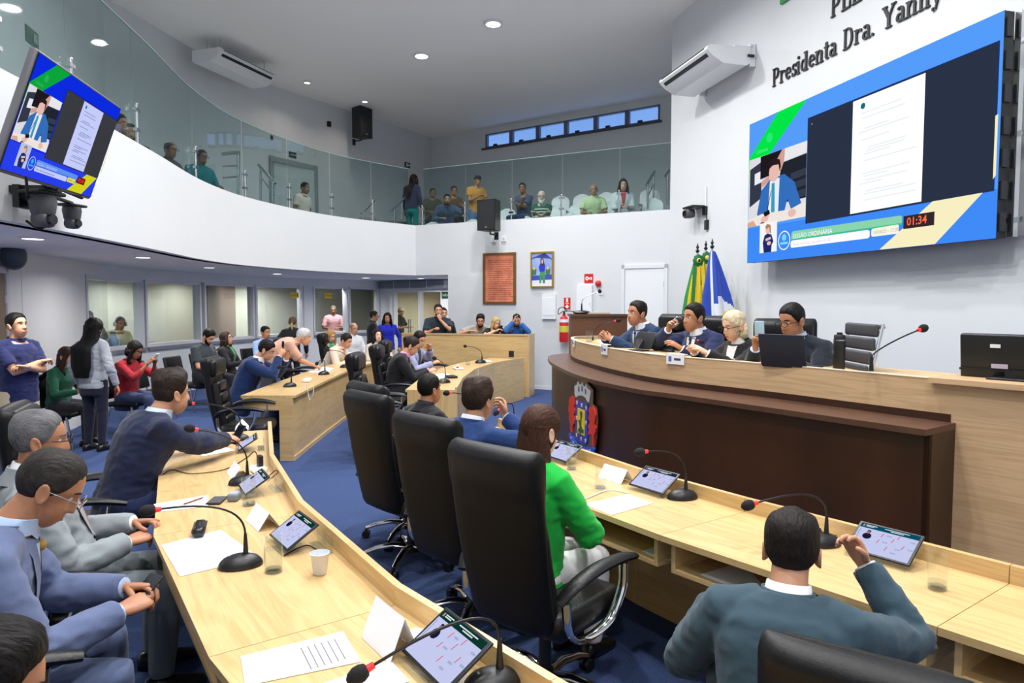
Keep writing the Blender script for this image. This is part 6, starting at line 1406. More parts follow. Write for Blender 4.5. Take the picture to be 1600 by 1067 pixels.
    bm = bmesh.new(); bm.from_mesh(me); t2 = ex.mesh('t'); t2.polygons.foreach_set('use_smooth', [True] * len(t2.polygons)); bm.from_mesh(t2); bm.to_mesh(me); bm.free(); bpy.data.meshes.remove(t2)
    me.materials.append(mskin(skin)); OBJ('body', me, r)
    # ---- clothing
    kind, col = top[0], top[1]; mt = cloth(col, top[2] if len(top) > 2 else .82)
    off = {'jacket': .020, 'shirt': .012, 'tee': .010, 'blouse': .012}[kind]
    tp = torso(off, (hem if pose == 'stand' or kind == 'jacket' else -.1) - .001, 1.0 if kind != 'tee' else .985)
    sl = sleeve if sleeve is not None else (1.0 if kind in ('jacket', 'blouse') else (.97 if kind == 'shirt' else .30))
    spots = []
    for sgn in (1, -1):
        S, E, T = arms[sgn]; g = .9 if fem else 1.0; ro = off
        ax, ay = fr(.9); st = sp(.93) + ax * sgn * .07
        if sl > .5:
            e2 = E.lerp(T, (sl - .5) * 2 - .04); tp.tube([st, S + Vector((0, 0, .004)), S.lerp(E, .3), S.lerp(E, .7), E, E.lerp(e2, .4), e2], [(.048 + ro) * g, (.058 + ro) * g, (.055 + ro) * g, (.050 + ro) * g, (.045 + ro) * g, (.043 + ro * .9) * g, (.032 + ro * .8) * g], 14)
        else:
            e2 = S.lerp(E, sl * 2.0); tp.tube([st, S + Vector((0, 0, .004)), S.lerp(e2, .5), e2], [(.048 + ro) * g, (.060 + ro) * g, (.060 + ro) * g, (.060 + ro) * g], 14)
        spots += [(E, .10, .013 if lod == 0 else .007), (S.lerp(sp(.6), .3), .08, .009)]
    spots.append((sp(.15), .14, .010))
    gname = {'jacket': 'jacket', 'shirt': 'shirt', 'tee': 't_shirt', 'blouse': 'blouse'}[kind]
    gm = remesh(tp, gname, VX, 4, .005 if lod < 2 else .004, 9, seed, spots); gm.materials.append(mt); go = OBJ(gname, gm, r)
    if bottom:
        bt = MB(); bt.loft([ring(t, a, b, .006, bl=belly * .5) for t, a, b in TR if -.43 < t < .1]) if pose == 'sit' else bt.loft([ring(t, a, b, .008, bl=belly * .6) for t, a, b in TR if -.43 < t < .12])
        for sgn in (1, -1): leg_tube(bt, .014 if not fem else .006, sgn, 1.0)
        tm = remesh(bt, 'trousers', max(VX * 1.25, .015), 4, .004, 8, seed + 7, [(legs[1][1], .1, .006), (legs[-1][1], .1, .006)]); tm.materials.append(cloth(bottom)); OBJ('trousers', tm, r)
    for sgn in (1, -1):
        Hj, K, A = legs[sgn]; sh = MB(); fd = Vector((0, 1, 0))
        sh.loft([[A + Vector((wx * math.cos(a), yy, -.085 + max(0, hz * (.5 + .5 * math.sin(a)))))for a in [2 * PI * i / 12 for i in range(12)]] for yy, wx, hz in ((-.075, .02, .05), (-.06, .038, .085), (0, .042, .10), (.06, .044, .07), (.13, .044, .05), (.17, .034, .04), (.185, .012, .03))]); sh.build('shoe', feet or M('shoe_black', (18, 18, 20), .3), r, 60)
    tb_ = torso(off + .003, -.3, 1.05); bvh = BVHTree.FromPolygons(tb_.v, tb_.f)
    def surf(X, t, o, back=False):
        c = sp(t); ax, ay = fr(t); d = ay if back else -ay; loc, nn, _, _ = bvh.ray_cast(c + ax * X - d * .6, d)
        if loc is None: loc = c + ax * X - d * .1
        return loc - d * o
    def patch(name, lf, rt, t0, t1, o, m, nv=10, nu=4, par=None):
        mb = MB(); mb.grid(lambda a, b: surf(lerp(lf(a), rt(a), b), lerp(t0, t1, a), o), nv, nu); ob = mb.build(name, m, par or r, 60)
        return ob
    if shirt and lod < 2 or shirt and lod == 2 and tie:
        ms = cloth(shirt, .75); tb = .36
        vw = lambda a: .062 * wd * (1 - a) ** .9 + .006
        patch('shirt_front', lambda a: -vw(a), lambda a: vw(a), .99, tb, .003, ms)
        if tie:
            patch('tie', lambda a: -(.014 + .016 * min(1, a * 1.4)), lambda a: .014 + .016 * min(1, a * 1.4), .94, tb + .03, .007, cloth(tie, .5)); 
            kp = surf(0, .965, .008); MB().ball(kp, (.019, .014, .019), 10, 6).build('tie_knot', cloth(tie, .5), r, 60)
        if lapels and kind == 'jacket':
            for sgn in (1, -1):
                w2 = lambda a: (.035 + .030 * math.sin(PI * min(1, a * 1.15) ** .8)) * (1 if a < .95 else .4)
                patch('lapel', lambda a: sgn * vw(a) * .92, lambda a: sgn * (vw(a) * .92 + w2(a)), 1.0, tb - .01, .008, mt, 10, 3)
            bp = surf(.004, tb - .03, .006); MB().ball(bp, (.009, .006, .009), 10, 5).build('button', M('button_dark', (30, 32, 38), .3), r, 60)
        cr = [[nb + ndir * zz + Vector((math.cos(a) * rr, math.sin(a) * rr * 1.02 - .006, .012 * (-math.sin(a)) * 1.3 - (.022 if math.sin(a) > .85 and zz < .02 else 0))) for a in [2 * PI * i / 20 for i in range(20)]] for zz, rr in ((-.012, nr + .026), (.026, nr + .012), (.048, nr + .008), (.05, nr + .002), (.02, nr + .002))]
        MB().loft(cr, caps=False).build('collar', ms, r, 60)
        if kind == 'jacket':
            for sgn in (1, -1):
                S, E, T = arms[sgn]; d = (T - E).normalized(); MB().tube([T - d * .035, T - d * .006, T - d * .004], [.035, .036, .030], 14).build('cuff', ms, r, 60)
    if kind == 'jacket' and lod < 2:
        cr = [[nb + ndir * zz + Vector((math.cos(a) * rr, math.sin(a) * rr - .010, .014 * (-math.sin(a)))) for a in [PI * .93 + PI * 1.14 * i / 16 for i in range(17)]] for zz, rr in ((-.03, nr + .052), (.012, nr + .026), (.030, nr + .022), (.030, nr + .015), (-.02, nr + .016))]
        MB().loft(cr, caps=False, closed=False).build('jacket_collar', mt, r, 60)
    if kind in ('shirt', 'tee') and lod < 2:
        cr = [[nb + ndir * zz + Vector((math.cos(a) * rr, math.sin(a) * rr * 1.02 - .004, .012 * (-math.sin(a)))) for a in [2 * PI * i / 18 for i in range(18)]] for zz, rr in (((-.012, nr + .026), (.022, nr + .014), (.036 if kind == 'shirt' else .024, nr + .010), (.02, nr + .002)))]
        MB().loft(cr, caps=False).build('collar', mt, r, 60)
    # ---- hair, beard, face
    if hair:
        hb = hair_cap(F, dict(hair, seed=seed * 1.3), nH, mH); hm_ = MB(); hm_.merge(hb, Hm); hl = hair.get('long', 0)
        if hl:
            bk = hc + Vector((0, -.055, .0)); yaw = Rad(-hy); rot = Matrix.Rotation(yaw, 3, 'Z'); rg = []
            nstep = 10; wv_ = hair.get('wave', .12)
            for i in range(nstep + 1):
                t = i / nstep; zz = .05 - t * hl; wx = (.088 + .028 * sst(t * 2) - .03 * sst((t - .75) * 4)) * hair.get('w', 1); wy = .042 + .012 * math.sin(PI * t) - .025 * sst((t - .8) * 5)
                tt = 1 - (hc.z - nb.z + zz * 0 - zz) / L if False else None
                yy = -.01
                zabs = hc.z + zz
                if zabs < nb.z:
                    # lie on the back
                    tq = max(0, min(1, (zabs - zh) / max(.05, (nb.z - zh)))); c = sp(tq); yy = min(-.01, (c.y - .165 * min(1, (nb.z - .0 - zabs) / .08) - .02) - bk.y)
                rg.append([bk + Vector((0, yy, zz)) + rot @ Vector((wx * math.cos(a) * (1 + wv_ * .4 * math.sin(7 * a + 3 * t)), wy * math.sin(a) * (1 + wv_ * math.sin(9 * a + 2 * t)), 0)) for a in [2 * PI * q / 24 for q in range(24)]])
            hm_.loft(rg[::-1])
            if hair.get('locks', 1):
                for sgn in (1, -1):
                    p0 = Hm @ Vector((sgn * .072, .01, .05)); p1 = Hm @ Vector((sgn * .088, .015, -.04)); z2 = nb.z - .02; p2 = Vector((p1.x + sgn * .01, p1.y - .02, z2)); p3 = Vector((p1.x + sgn * .005, p1.y + .02, nb.z - hl * .35))
                    hm_.tube(spline([p0, p1, p2, p3], 4), [.018, .024, .028, .03, .032, .034, .034, .034, .034, .032, .028, .022, .012], 8, flat=.8)
        if hair.get('tail'):
            p0 = Hm @ Vector((0, -.115, .03)); hm_.ball(p0, .035, 12, 8); hm_.tube(spline([p0, p0 + Vector((0, -.05, -.03)), p0 + Vector((0, -.04, -.12)), p0 + Vector((0, -.02, -.2))], 4), [.025, .028, .032, .034, .035, .034, .033, .032, .03, .026, .02, .012, .006], 10)
        o = hm_.build('hair', mhair(hair['col']), r, 70)
        if hair.get('tailcol'): MB().tube(spline([p0 + Vector((0, -.03, 0)), p0 + Vector((0, -.066, -.05)), p0 + Vector((0, -.055, -.15)), p0 + Vector((0, -.03, -.22))], 4), [.02, .022, .024, .024, .024, .024, .024, .022, .02, .018, .015, .01, .006], 10).build('ponytail', mhair(hair['tailcol']), r, 70)
    if beard:
        m_ = MB(); m_.merge(beard_cap(F, nH, mH, beard[1], beard[0][0] > 150), Hm); m_.build('beard', mhair(beard[0]), r, 70)
    hc_ = hair['col'] if hair else (90, 80, 75)
    meb = mhair([int(v * .7) for v in hc_] if hc_[0] > 120 else hc_)
    def fp(xx, zz, o=.0015):
        az = math.atan2(xx, .085); el_ = math.atan2(zz, .09)
        for _ in range(3):
            p_ = head_pt(az, el_, F); az += (xx - p_.x) / .09; el_ += (zz - p_.z) / .095
        p_ = head_pt(az, el_, F); return p_ + p_.normalized() * o
    for sgn in (1, -1):
        e0 = fp(sgn * .031, .013, -.0085)
        eo = MB().ball(e0, (.0135, .0135, .0105), 10 if lod else 14, 6 if lod else 8, Hm).build('eye', M('eye_white', (226, 222, 218), .25), r, 60)
        MB().ball(e0 + Vector((0, .0095, -.001)), (.0058, .005, .0058), 8, 5, Hm).build('iris', M('iris_dark', (40, 26, 18), .15), eo, 60)
        br = [fp(sgn * (.014 + .034 * i / 4), .030 + .006 * math.sin(PI * (.2 + .7 * i / 4)), .0005) for i in range(5)]; MB().tube(br, [.0028, .0042, .0042, .0034, .0016], 6, mat=Hm).build('eyebrow', meb, r, 60)
    if lod < 2:
        mp = [fp(-.023 + .046 * i / 6, -.0605 - .002 * math.cos(PI * (i / 6 - .5)), .0006) for i in range(7)]; MB().tube(mp, [.001, .0042, .0055, .005, .0055, .0042, .001], 6, mat=Hm).build('lips', M('lips_%s%d' % (skin, fem), [int(v * (.80 if i else .92)) for i, v in enumerate(SKIN[skin])] if not fem else (176, 72, 76), .4), r, 60)
    if glasses:
        g = MB()
        for sgn in (1, -1):
            n = 16; g.tube([Vector((sgn * .033 + .026 * math.cos(2 * PI * i / n), .104 - .006 * abs(math.cos(2 * PI * i / n)) * (1 if sgn * math.cos(2 * PI * i / n) > 0 else 0), .010 + .019 * math.sin(2 * PI * i / n))) for i in range(n + 1)], .0022 if glasses[1] else .0013, 6, mat=Hm)
            g.tube([Vector((sgn * .059, .098, .014)), Vector((sgn * .078, .06, .014)), Vector((sgn * .084, -.01, .012)), Vector((sgn * .080, -.03, -.006))], .0022 if glasses[1] else .0014, 6, mat=Hm)
        g.tube([Vector((-.008, .110, .014)), Vector((.008, .110, .014))], .002, 6, mat=Hm); g.build('glasses', M('spectacle_%d' % glasses[0][0], glasses[0], .25, .3), r, 60)
    if extra: extra(r, dict(Hm=Hm, hands=hands, arms=arms, sp=sp, fr=fr, patch=patch, surf=surf, nb=nb, ndir=ndir, nr=nr, k=k))
    return r, dict(hands=hands, arms=arms, Hm=Hm, hc=hc)
def held(root, info, sgn, fn, label, name, cat, off=(0, 0, 0)):
    """a thing held in a hand: top-level, placed in world space at the hand"""
    T, f, n = info['hands'][sgn]; m = Matrix.Translation(root.location) @ root.rotation_euler.to_matrix().to_4x4() @ Matrix.Diagonal((*root.scale, 1)); p = m @ (T + f * .085 + n.normalized() * .025 + Vector(off)); o = thing(name, label, cat, p, root.rotation_euler.z); fn(o); return o
def phone_fn(tilt=.9, col=(20, 22, 28), yaw=0, size=1.0):
    def fn(o):
        b = MB().rbox((0, 0, 0), (.074 * size, .15 * size, .009), .004).build('case', M('phone_%d' % col[0], col, .25), o, 50); b.matrix_local = Matrix.Rotation(yaw, 4, 'Z') @ Matrix.Rotation(tilt, 4, 'X'); MB().box((0, 0, .0048), (.066 * size, .138 * size, .0006)).build('screen', M('phone_glass', (20, 22, 28), .08), b)
    return fn
BLK, DBR, BRN, GRY = (20, 17, 16), (38, 27, 22), (74, 48, 34), (110, 108, 106)
def belt_watch(sgn, col=(190, 192, 196)):
    def ex(r, D):
        S, E, T = D['arms'][sgn]; d = (T - E).normalized(); MB().tube([T - d * .028, T - d * .008], [.031, .030], 14).build('watch_strap', M('watch_%d' % col[0], col, .2, .9), r, 60); MB().ball(T - d * .018 + Vector((0, 0, .03)), (.016, .016, .006), 12, 6).build('watch_case', M('watch_%d' % col[0], col, .2, .9), r, 60)
    return ex
# ------------------------------------------------------------------ everyone in the hall
r, I = person('man in blue-grey suit at bottom left looking down at a phone, with rimless glasses', -1.83, 2.16, 33, 0, 'sit', 1.05, 13, 20, 0, (0, 36, 0), seat=.53, rh=(.13, .48, .73), lh=(-.06, .51, .74), curl=(.7, .8), top=('jacket', (92, 104, 138)), shirt=(178, 200, 232), tie=(168, 128, 44), bottom=(86, 98, 130), skin='c', hair=dict(col=(56, 51, 48), top=.012, side=.006, rec=.006, noise=.3), glasses=((150, 150, 156), 0), belly=.06, wd=1.14, lod=0)
held(r, I, 1, phone_fn(.7, (20, 22, 28), .5), 'black phone in the hands of the man in the blue-grey suit', 'smartphone', 'phone', (-.06, .0, .02))
person('man in light grey suit with a red tie and glasses, leaning back at the left', -2.04, 2.95, 33, 0, 'sit', 1.03, -8, 8, 0, (0, 6, 0), seat=.53, rh=(.10, .30, .72), lh=(-.05, .34, .76), curl=(.8, .8), top=('jacket', (138, 146, 150)), shirt=(238, 240, 244), tie=(204, 52, 62), bottom=(104, 112, 116), skin='c', hair=dict(col=(104, 104, 106), top=.018, side=.008, rec=.006, noise=.4), glasses=((28, 28, 32), 1), belly=.07, wd=1.08, lod=0)
r, I = person('man in navy suit leaning over the left desk with a phone in hand', -2.38, 4.10, 46, 0, 'sit', 1.08, 20, 12, 0, (-8, 4, 0), rh=(-.12, .80, .83), lh=(-.36, .74, .83), curl=(.7, .6), top=('jacket', (28, 36, 66)), shirt=(206, 220, 240), tie=(40, 60, 120), bottom=(32, 42, 78), skin='b', hair=dict(col=(54, 40, 33), top=.036, side=.010, noise=.55, quiff=.012), wd=1.0, lod=0)
held(r, I, 1, phone_fn(.9, (24, 26, 32), .3), 'dark phone held by the man in the navy suit', 'smartphone', 'phone', (0, .02, .04))
person('dark-haired head at the bottom left corner, cut off by the photo edge', -1.03, 1.17, 30, 0, 'sit', .92, 0, 10, 0, (0, 20, 0), top=('jacket', (24, 26, 32)), bottom=(24, 26, 32), skin='c', hair=dict(col=BLK, top=.03, side=.02, noise=.5), lod=1)
person('man in navy T-shirt and beige trousers standing with crossed arms at far left', -4.98, 6.85, 345, 0, 'stand', 1.0, -2, 4, 0, (0, -8, 0), rh=(-.10, .20, 1.21), lh=(.10, .23, 1.17), rd=(-1, -.1, .1), ld=(1, -.25, .2), el=((.8, .0, -.6), (-.8, .0, -.6)), curl=(.8, .8), top=('tee', (30, 38, 84)), bottom=(206, 190, 160), skin='b', hair=dict(col=BLK, top=.022, side=.010), belly=.03, lod=0, sleeve=.36, hem=-.3, extra=belt_watch(-1, (226, 228, 230)))
person('woman with long black hair and grey jacket standing with her back turned', -5.08, 8.25, 78, 0, 'stand', .95, 0, 3, 0, (0, 6, 0), top=('blouse', (164, 170, 180)), bottom=(24, 28, 48), skin='b', hair=dict(col=(14, 13, 15), top=.024, side=.024, long=.66, w=1.22, locks=0), fem=True, lod=0, hem=-.25)
person('seated woman in dark green with brown hair, behind the standing woman', -5.72, 8.55, 0, 0, 'sit', .95, 6, 8, 0, (0, 14, 0), top=('blouse', (24, 84, 62)), bottom=(40, 40, 46), skin='b', hair=dict(col=(58, 36, 28), top=.02, side=.018, long=.3), fem=True, lod=1)
r, I = person('seated woman in red top and jeans holding a white phone', -5.28, 9.3, 350, 0, 'sit', .98, 4, 14, 0, (0, 26, 0), rh=(.05, .38, .98), lh=(-.08, .38, .98), curl=(.7, .7), top=('blouse', (150, 24, 38)), bottom=(48, 60, 92), skin='d', hair=dict(col=BLK, top=.02, side=.016, long=.12), fem=True, lod=1, sleeve=.8)
held(r, I, 1, phone_fn(.9, (216, 218, 224)), 'white phone held by the woman in red', 'smartphone', 'phone', (-.04, 0, .03))
def headphones(r, D):
    m = MB(); m.tube([Vector((.092 * math.cos(a), -.01, .02 + .125 * math.sin(a))) for a in [PI * i / 12 for i in range(13)]], .010, 8, mat=D['Hm'])
    for s in (1, -1): m.cyl((s * .075, -.01, .0), (s * .11, -.01, .0), .042, .038, 14, mat=D['Hm'])
    m.build('headphones', M('headphone_silver', (188, 192, 198), .3, .4), r, 60)
person('man with silver headphones inside the first booth window', -7.85, 13.5, 330, .14, 'sit', 1.06, 8, 10, 0, (10, 10, 0), top=('tee', (222, 218, 176)), skin='c', hair=dict(col=(70, 64, 60), top=.012, side=.006), lod=1, extra=headphones)
person('dark-haired man at the left edge of the first booth window', -7.35, 11.85, 300, 0, 'stand', .98, 0, 5, 0, (0, 8, 0), top=('tee', (70, 66, 70)), skin='d', hair=dict(col=BLK, top=.016, side=.008), lod=1)
person('bearded man in dark grey polo looking down, seated at the booth wall', -5.24, 11.5, 345, 0, 'sit', 1.04, 2, 14, 0, (0, 36, 0), rh=(.10, .36, .70), lh=(-.06, .36, .70), top=('shirt', (62, 68, 74)), bottom=(30, 32, 40), skin='b', hair=dict(col=BLK, top=.024, side=.012), beard=((24, 20, 19), .007), lod=1, sleeve=.36)
person('woman with glasses, black jacket and green top looking up, seated by the booth', -5.08, 12.15, 0, 0, 'sit', .97, -4, 4, 0, (0, -14, 0), rh=(.10, .34, .74), lh=(-.10, .34, .74), top=('jacket', (26, 27, 32)), shirt=(70, 170, 84), bottom=(30, 30, 36), skin='b', hair=dict(col=(58, 38, 30), top=.024, side=.022, long=.26), fem=True, glasses=((40, 30, 30), 1), lod=1)
person('man in pale blue shirt seated under the fourth booth window', -4.86, 13.35, 330, 0, 'sit', 1.02, 0, 5, 0, (0, 4, 0), top=('shirt', (150, 176, 214)), bottom=(36, 40, 60), skin='c', hair=dict(col=BLK, top=.016, side=.008), lod=1)
person('woman with a blonde ponytail and black jacket seen from behind at the booth windows', -4.36, 13.5, 95, 0, 'stand', .90, 4, 6, 0, (-10, 4, 0), top=('jacket', (24, 26, 30)), bottom=(30, 30, 36), skin='a', hair=dict(col=(92, 72, 52), top=.018, side=.014, tail=1, tailcol=(206, 172, 104)), fem=True, lod=1)
person('man in pink shirt standing behind the fifth window', -5.02, 19.2, 285, 0, 'stand', 1.02, 4, 6, 0, (0, 8, 0), rh=(.16, .30, 1.1), lh=(-.14, .30, 1.1), top=('shirt', (220, 164, 176)), skin='d', hair=dict(col=(96, 92, 90), top=.010, side=.006), lod=1, sleeve=.42)
r, I = person('man in royal blue suit hiding his face behind a black phone, back left desk', -3.52, 8.8, 8, 0, 'sit', 1.06, 20, 16, 0, (0, 26, 0), rh=(.05, .50, 1.11), lh=(-.10, .56, 1.06), rd=(-.3, .5, .8), ld=(.2, .4, .9), rn=(-1, 0, 0), ln=(1, 0, 0), curl=(.7, .5), top=('jacket', (20, 46, 90)), shirt=(238, 240, 244), tie=(150, 30, 44), bottom=(20, 42, 80), skin='b', hair=dict(col=BLK, top=.02, side=.01), lod=1)
held(r, I, 1, phone_fn(1.5, (18, 20, 24), .5), 'black phone in front of the face of the man in royal blue', 'smartphone', 'phone', (-.02, -.01, .04))
r, I = person('grey-haired man in salmon shirt bending over the desk to write', -3.72, 10.25, 12, 0, 'stand', 1.02, 56, 12, 0, (0, 10, 0), rh=(-.02, .72, .84), lh=(-.30, .66, .84), curl=(.8, .4), top=('shirt', (216, 168, 148)), bottom=(70, 72, 82), skin='b', hair=dict(col=(196, 196, 198), top=.022, side=.014), belly=.07, wd=1.05, lod=1, sleeve=.44)
held(r, I, 1, lambda o: MB().tube([(0, 0, -.05), (.01, -.03, .07)], [.003, .005], 8).build('barrel', mBlack, o, 50), 'pen in the hand of the bending grey-haired man', 'pen', 'pen')
person('blonde woman in white and green top seated behind the bending man', -3.6, 13.3, 320, 0, 'sit', .97, 4, 8, 0, (0, 14, 0), rh=(.06, .36, .8), lh=(-.06, .36, .8), top=('blouse', (214, 224, 216)), shirt=(60, 150, 100), bottom=(50, 50, 60), skin='a', hair=dict(col=(176, 134, 78), top=.02, side=.018, long=.16), fem=True, lod=1, sleeve=.36, lapels=False)
person('man in cream shirt leaning on the back left desk', -3.28, 12.0, 350, 0, 'sit', 1.04, 30, 8, 0, (10, 20, 0), rh=(.12, .52, .82), lh=(-.12, .56, .82), top=('shirt', (226, 208, 190)), bottom=(60, 60, 66), skin='b', hair=dict(col=(40, 32, 28), top=.02, side=.01), lod=1)
person('woman with curly dark hair and beige jacket looking up beside the barrier', -2.55, 12.95, 300, 0, 'sit', .98, -4, 4, 0, (0, -12, 0), top=('jacket', (206, 192, 176)), shirt=(232, 222, 214), bottom=(50, 46, 46), skin='e', hair=dict(col=(40, 28, 26), top=.035, side=.034, noise=.5, long=.2, w=1.1), fem=True, lod=1)
person('bald man in white shirt seated behind the man in cream', -3.38, 14.4, 320, 0, 'sit', 1.05, 0, 6, 0, (0, 6, 0), top=('shirt', (224, 224, 228)), skin='b', hair=dict(col=(120, 110, 104), top=.004, side=.005, rec=.03, bald=1), glasses=((60, 60, 60), 0), lod=1)
person('man in black shirt with glasses standing beside the dark window', -3.22, 15.7, 15, 0, 'stand', .95, 0, 6, 0, (10, 4, 0), rh=(.04, .30, 1.12), lh=(-.08, .28, 1.05), curl=(.7, .7), top=('shirt', (26, 26, 30)), bottom=(40, 40, 48), skin='c', hair=dict(col=(36, 28, 26), top=.02, side=.01), glasses=((30, 30, 30), 1), lod=1, sleeve=.36)
person('woman with long black hair in bright blue blouse standing by the exit', -2.76, 15.1, 285, 0, 'stand', .93, 0, 5, 0, (10, 2, 0), top=('blouse', (32, 40, 176)), bottom=(200, 196, 190), skin='c', hair=dict(col=(16, 14, 14), top=.026, side=.026, long=.3, w=1.1), fem=True, lod=1)
def cap_fn(col):
    def ex(r, D):
        m = MB(); rg = []
        for z, rr in ((.045, .098), (.075, .099), (.105, .088), (.128, .06), (.14, .02)): rg.append([Vector((rr * .86 * math.cos(a), -.012 + rr * 1.05 * math.sin(a), z)) for a in [2 * PI * i / 20 for i in range(20)]])
        m.loft(rg, mat=D['Hm']); m.loft([[Vector((x * .07, .085 + .07 * (1 - x * x) + .0, .052)), Vector((x * .07, .07, .058)), Vector((x * .07, .085 + .07 * (1 - x * x), .058))] for x in (-1, -.6, -.2, .2, .6, 1)], mat=D['Hm']); m.build('cap', cloth(col), r, 50)
    return ex
person('person in a white cap and black clothes inside the corridor doorway', -3.32, 20.1, 340, 0, 'stand', .98, 0, 6, 0, (0, 6, 0), rh=(.1, .34, 1.1), lh=(-.1, .34, 1.1), top=('shirt', (26, 26, 30)), bottom=(20, 20, 24), skin='b', hair=dict(col=(60, 50, 44), top=.01, side=.008), lod=1, sleeve=.4, extra=cap_fn((226, 220, 206)))
person('man in dark polo standing at the barrier with one hand on his chin', -1.52, 13.95, 283, 0, 'stand', 1.05, 8, 4, 0, (4, 0, 0), rh=(.14, .46, 1.27), lh=(-.02, .27, 1.46), ld=(.3, .0, .9), ln=(.3, -1, .2), el=(None, (-.6, .5, -.9)), curl=(.5, .9), top=('shirt', (36, 46, 58)), bottom=(30, 32, 40), skin='b', hair=dict(col=BLK, top=.018, side=.009), beard=((40, 32, 30), .003), wd=1.1, belly=.03, lod=1, sleeve=.38)
person('dark-haired person almost hidden behind the man with a hand on his chin', -1.47, 14.55, 290, 0, 'stand', 1.0, 0, 4, 0, (0, 0, 0), top=('shirt', (24, 28, 36)), bottom=(30, 32, 40), skin='b', hair=dict(col=BLK, top=.018, side=.009), lod=2)
r, I = person('bearded man with glasses in grey T-shirt leaning on the barrier', -.76, 13.85, 292, 0, 'stand', .98, 28, 10, 0, (18, 12, 0), rh=(.26, .52, 1.26), lh=(-.22, .54, 1.26), rd=(-1, .3, 0), ld=(.3, 1, 0), el=((.9, .3, -.3), (-.8, .1, -.4)), top=('tee', (158, 158, 150)), bottom=(50, 52, 60), skin='b', hair=dict(col=(26, 21, 20), top=.032, side=.016, noise=.5), beard=((26, 20, 19), .009), glasses=((20, 20, 20), 1), lod=1, sleeve=.36, extra=belt_watch(-1, (30, 30, 32)))
r, I = person('blonde woman in black top leaning on the barrier with a phone', -.40, 13.72, 286, 0, 'stand', .94, 24, 10, 0, (-18, 16, 0), rh=(.04, .48, 1.26), lh=(-.22, .50, 1.26), el=((.8, .1, -.4), (-.9, .2, -.3)), curl=(.7, .5), top=('tee', (28, 26, 28)), bottom=(40, 40, 44), skin='a', hair=dict(col=(190, 160, 104), top=.02, side=.02, long=.32), fem=True, lod=1, sleeve=.3)
held(r, I, 1, phone_fn(1.0, (40, 30, 34)), 'phone held by the blonde woman at the barrier', 'smartphone', 'phone', (0, 0, .03))
person('man in blue shirt at the barrier with hands before his face', .06, 13.58, 276, 0, 'stand', .97, 20, 12, 0, (6, 20, 0), rh=(.06, .36, 1.45), lh=(-.06, .37, 1.42), rd=(-.3, -.1, .9), ld=(.3, -.1, .9), rn=(-1, 0, 0), ln=(1, 0, 0), el=((.7, .6, -.8), (-.7, .6, -.8)), curl=(.5, .5), top=('shirt', (44, 96, 166)), bottom=(40, 44, 60), skin='b', hair=dict(col=(30, 24, 22), top=.016, side=.006), beard=((30, 24, 22), .007), lod=1)
person('man in black suit with pink shirt and tie reading papers at the far desk', -1.70, 9.62, 6, 0, 'sit', 1.04, 16, 14, 0, (4, 30, 0), rh=(.06, .52, .83), lh=(-.12, .52, .83), curl=(.7, .6), top=('jacket', (24, 25, 30)), shirt=(226, 150, 190), tie=(228, 130, 190), bottom=(24, 25, 30), skin='b', hair=dict(col=(52, 40, 36), top=.02, side=.008, rec=.008), wd=1.05, lod=1)
person('man in lilac shirt and black jacket leaning towards his neighbour, hand on cheek', -1.70, 10.75, 345, 0, 'sit', 1.06, 16, 8, 0, (22, 22, 0), rh=(.04, .5, .86), lh=(-.22, .34, 1.06), ld=(.5, .1, .8), el=(None, (-.8, .4, -.6)), curl=(.6, .6), top=('jacket', (150, 156, 190)), shirt=(40, 42, 56), bottom=(40, 42, 60), skin='b', hair=dict(col=(34, 28, 26), top=.02, side=.01), lod=1)
# front desk
person('man in black jacket with short dark hair at the far end of the front desk', -.68, 5.2, 38, 0, 'sit', .95, 0, 8, 0, (-4, -2, 0), rh=(.12, .4, .78), lh=(-.1, .45, .8), top=('jacket', (26, 27, 32)), shirt=(40, 40, 46), bottom=(24, 25, 30), skin='c', hair=dict(col=BLK, top=.018, side=.007, noise=.45), wd=1.06, lod=0)
person('man with brown hair in bright blue suit resting his chin on his hand', -.30, 4.06, 44, 0, 'sit', 1.02, 6, 10, 0, (-6, -2, 0), rh=(.10, .26, 1.10), lh=(-.10, .42, .8), rd=(-.4, .15, .9), rn=(-.3, -1, .1), el=((.9, .5, -.6), None), curl=(.9, .6), top=('jacket', (22, 52, 104)), shirt=(226, 232, 240), bottom=(22, 46, 92), skin='b', hair=dict(col=(62, 42, 32), top=.034, side=.018, noise=.5), wd=1.04, lod=0)
r, I = person('woman with long straight brown hair in a vivid green blazer, seen from behind', .075, 3.14, 48, 0, 'sit', 1.0, 2, 8, 0, (6, 14, 0), rh=(.06, .34, .72), lh=(-.05, .34, .72), el=((.75, -.2, -.6), None), curl=(.8, .8), top=('jacket', (20, 176, 62)), bottom=(222, 222, 222), skin='e', hair=dict(col=(84, 50, 36), top=.016, side=.014, noise=.2, long=.34, w=.92, locks=0), fem=True, lod=0, hem=-.34)
held(r, I, 1, phone_fn(.8, (26, 26, 30)), 'phone in the lap of the woman in the green blazer', 'smartphone', 'phone', (-.04, 0, .02))
def watchL(r, D): belt_watch(-1, (200, 204, 208))(r, D)
person('man in teal grey suit seen from behind in the right foreground, hand at his chin', .77, 1.90, 62, 0, 'sit', .96, 13, 16, 0, (-4, 6, 0), rh=(.20, .40, .96), lh=(-.27, .38, .76), rd=(-.4, -.1, .8), rn=(-.6, -.8, 0), ld=(.3, .9, -.1), el=((.9, .6, -.7), (-.35, -.6, -.8)), curl=(.8, .6), seat=.47, top=('jacket', (52, 74, 86)), shirt=(236, 238, 242), bottom=(52, 74, 86), skin='b', hair=dict(col=(36, 28, 25), top=.03, side=.012, noise=.3), wd=1.04, lod=0, knees={-1: ((-.24, .40, .74), (.10, .62, .42))}, extra=watchL)
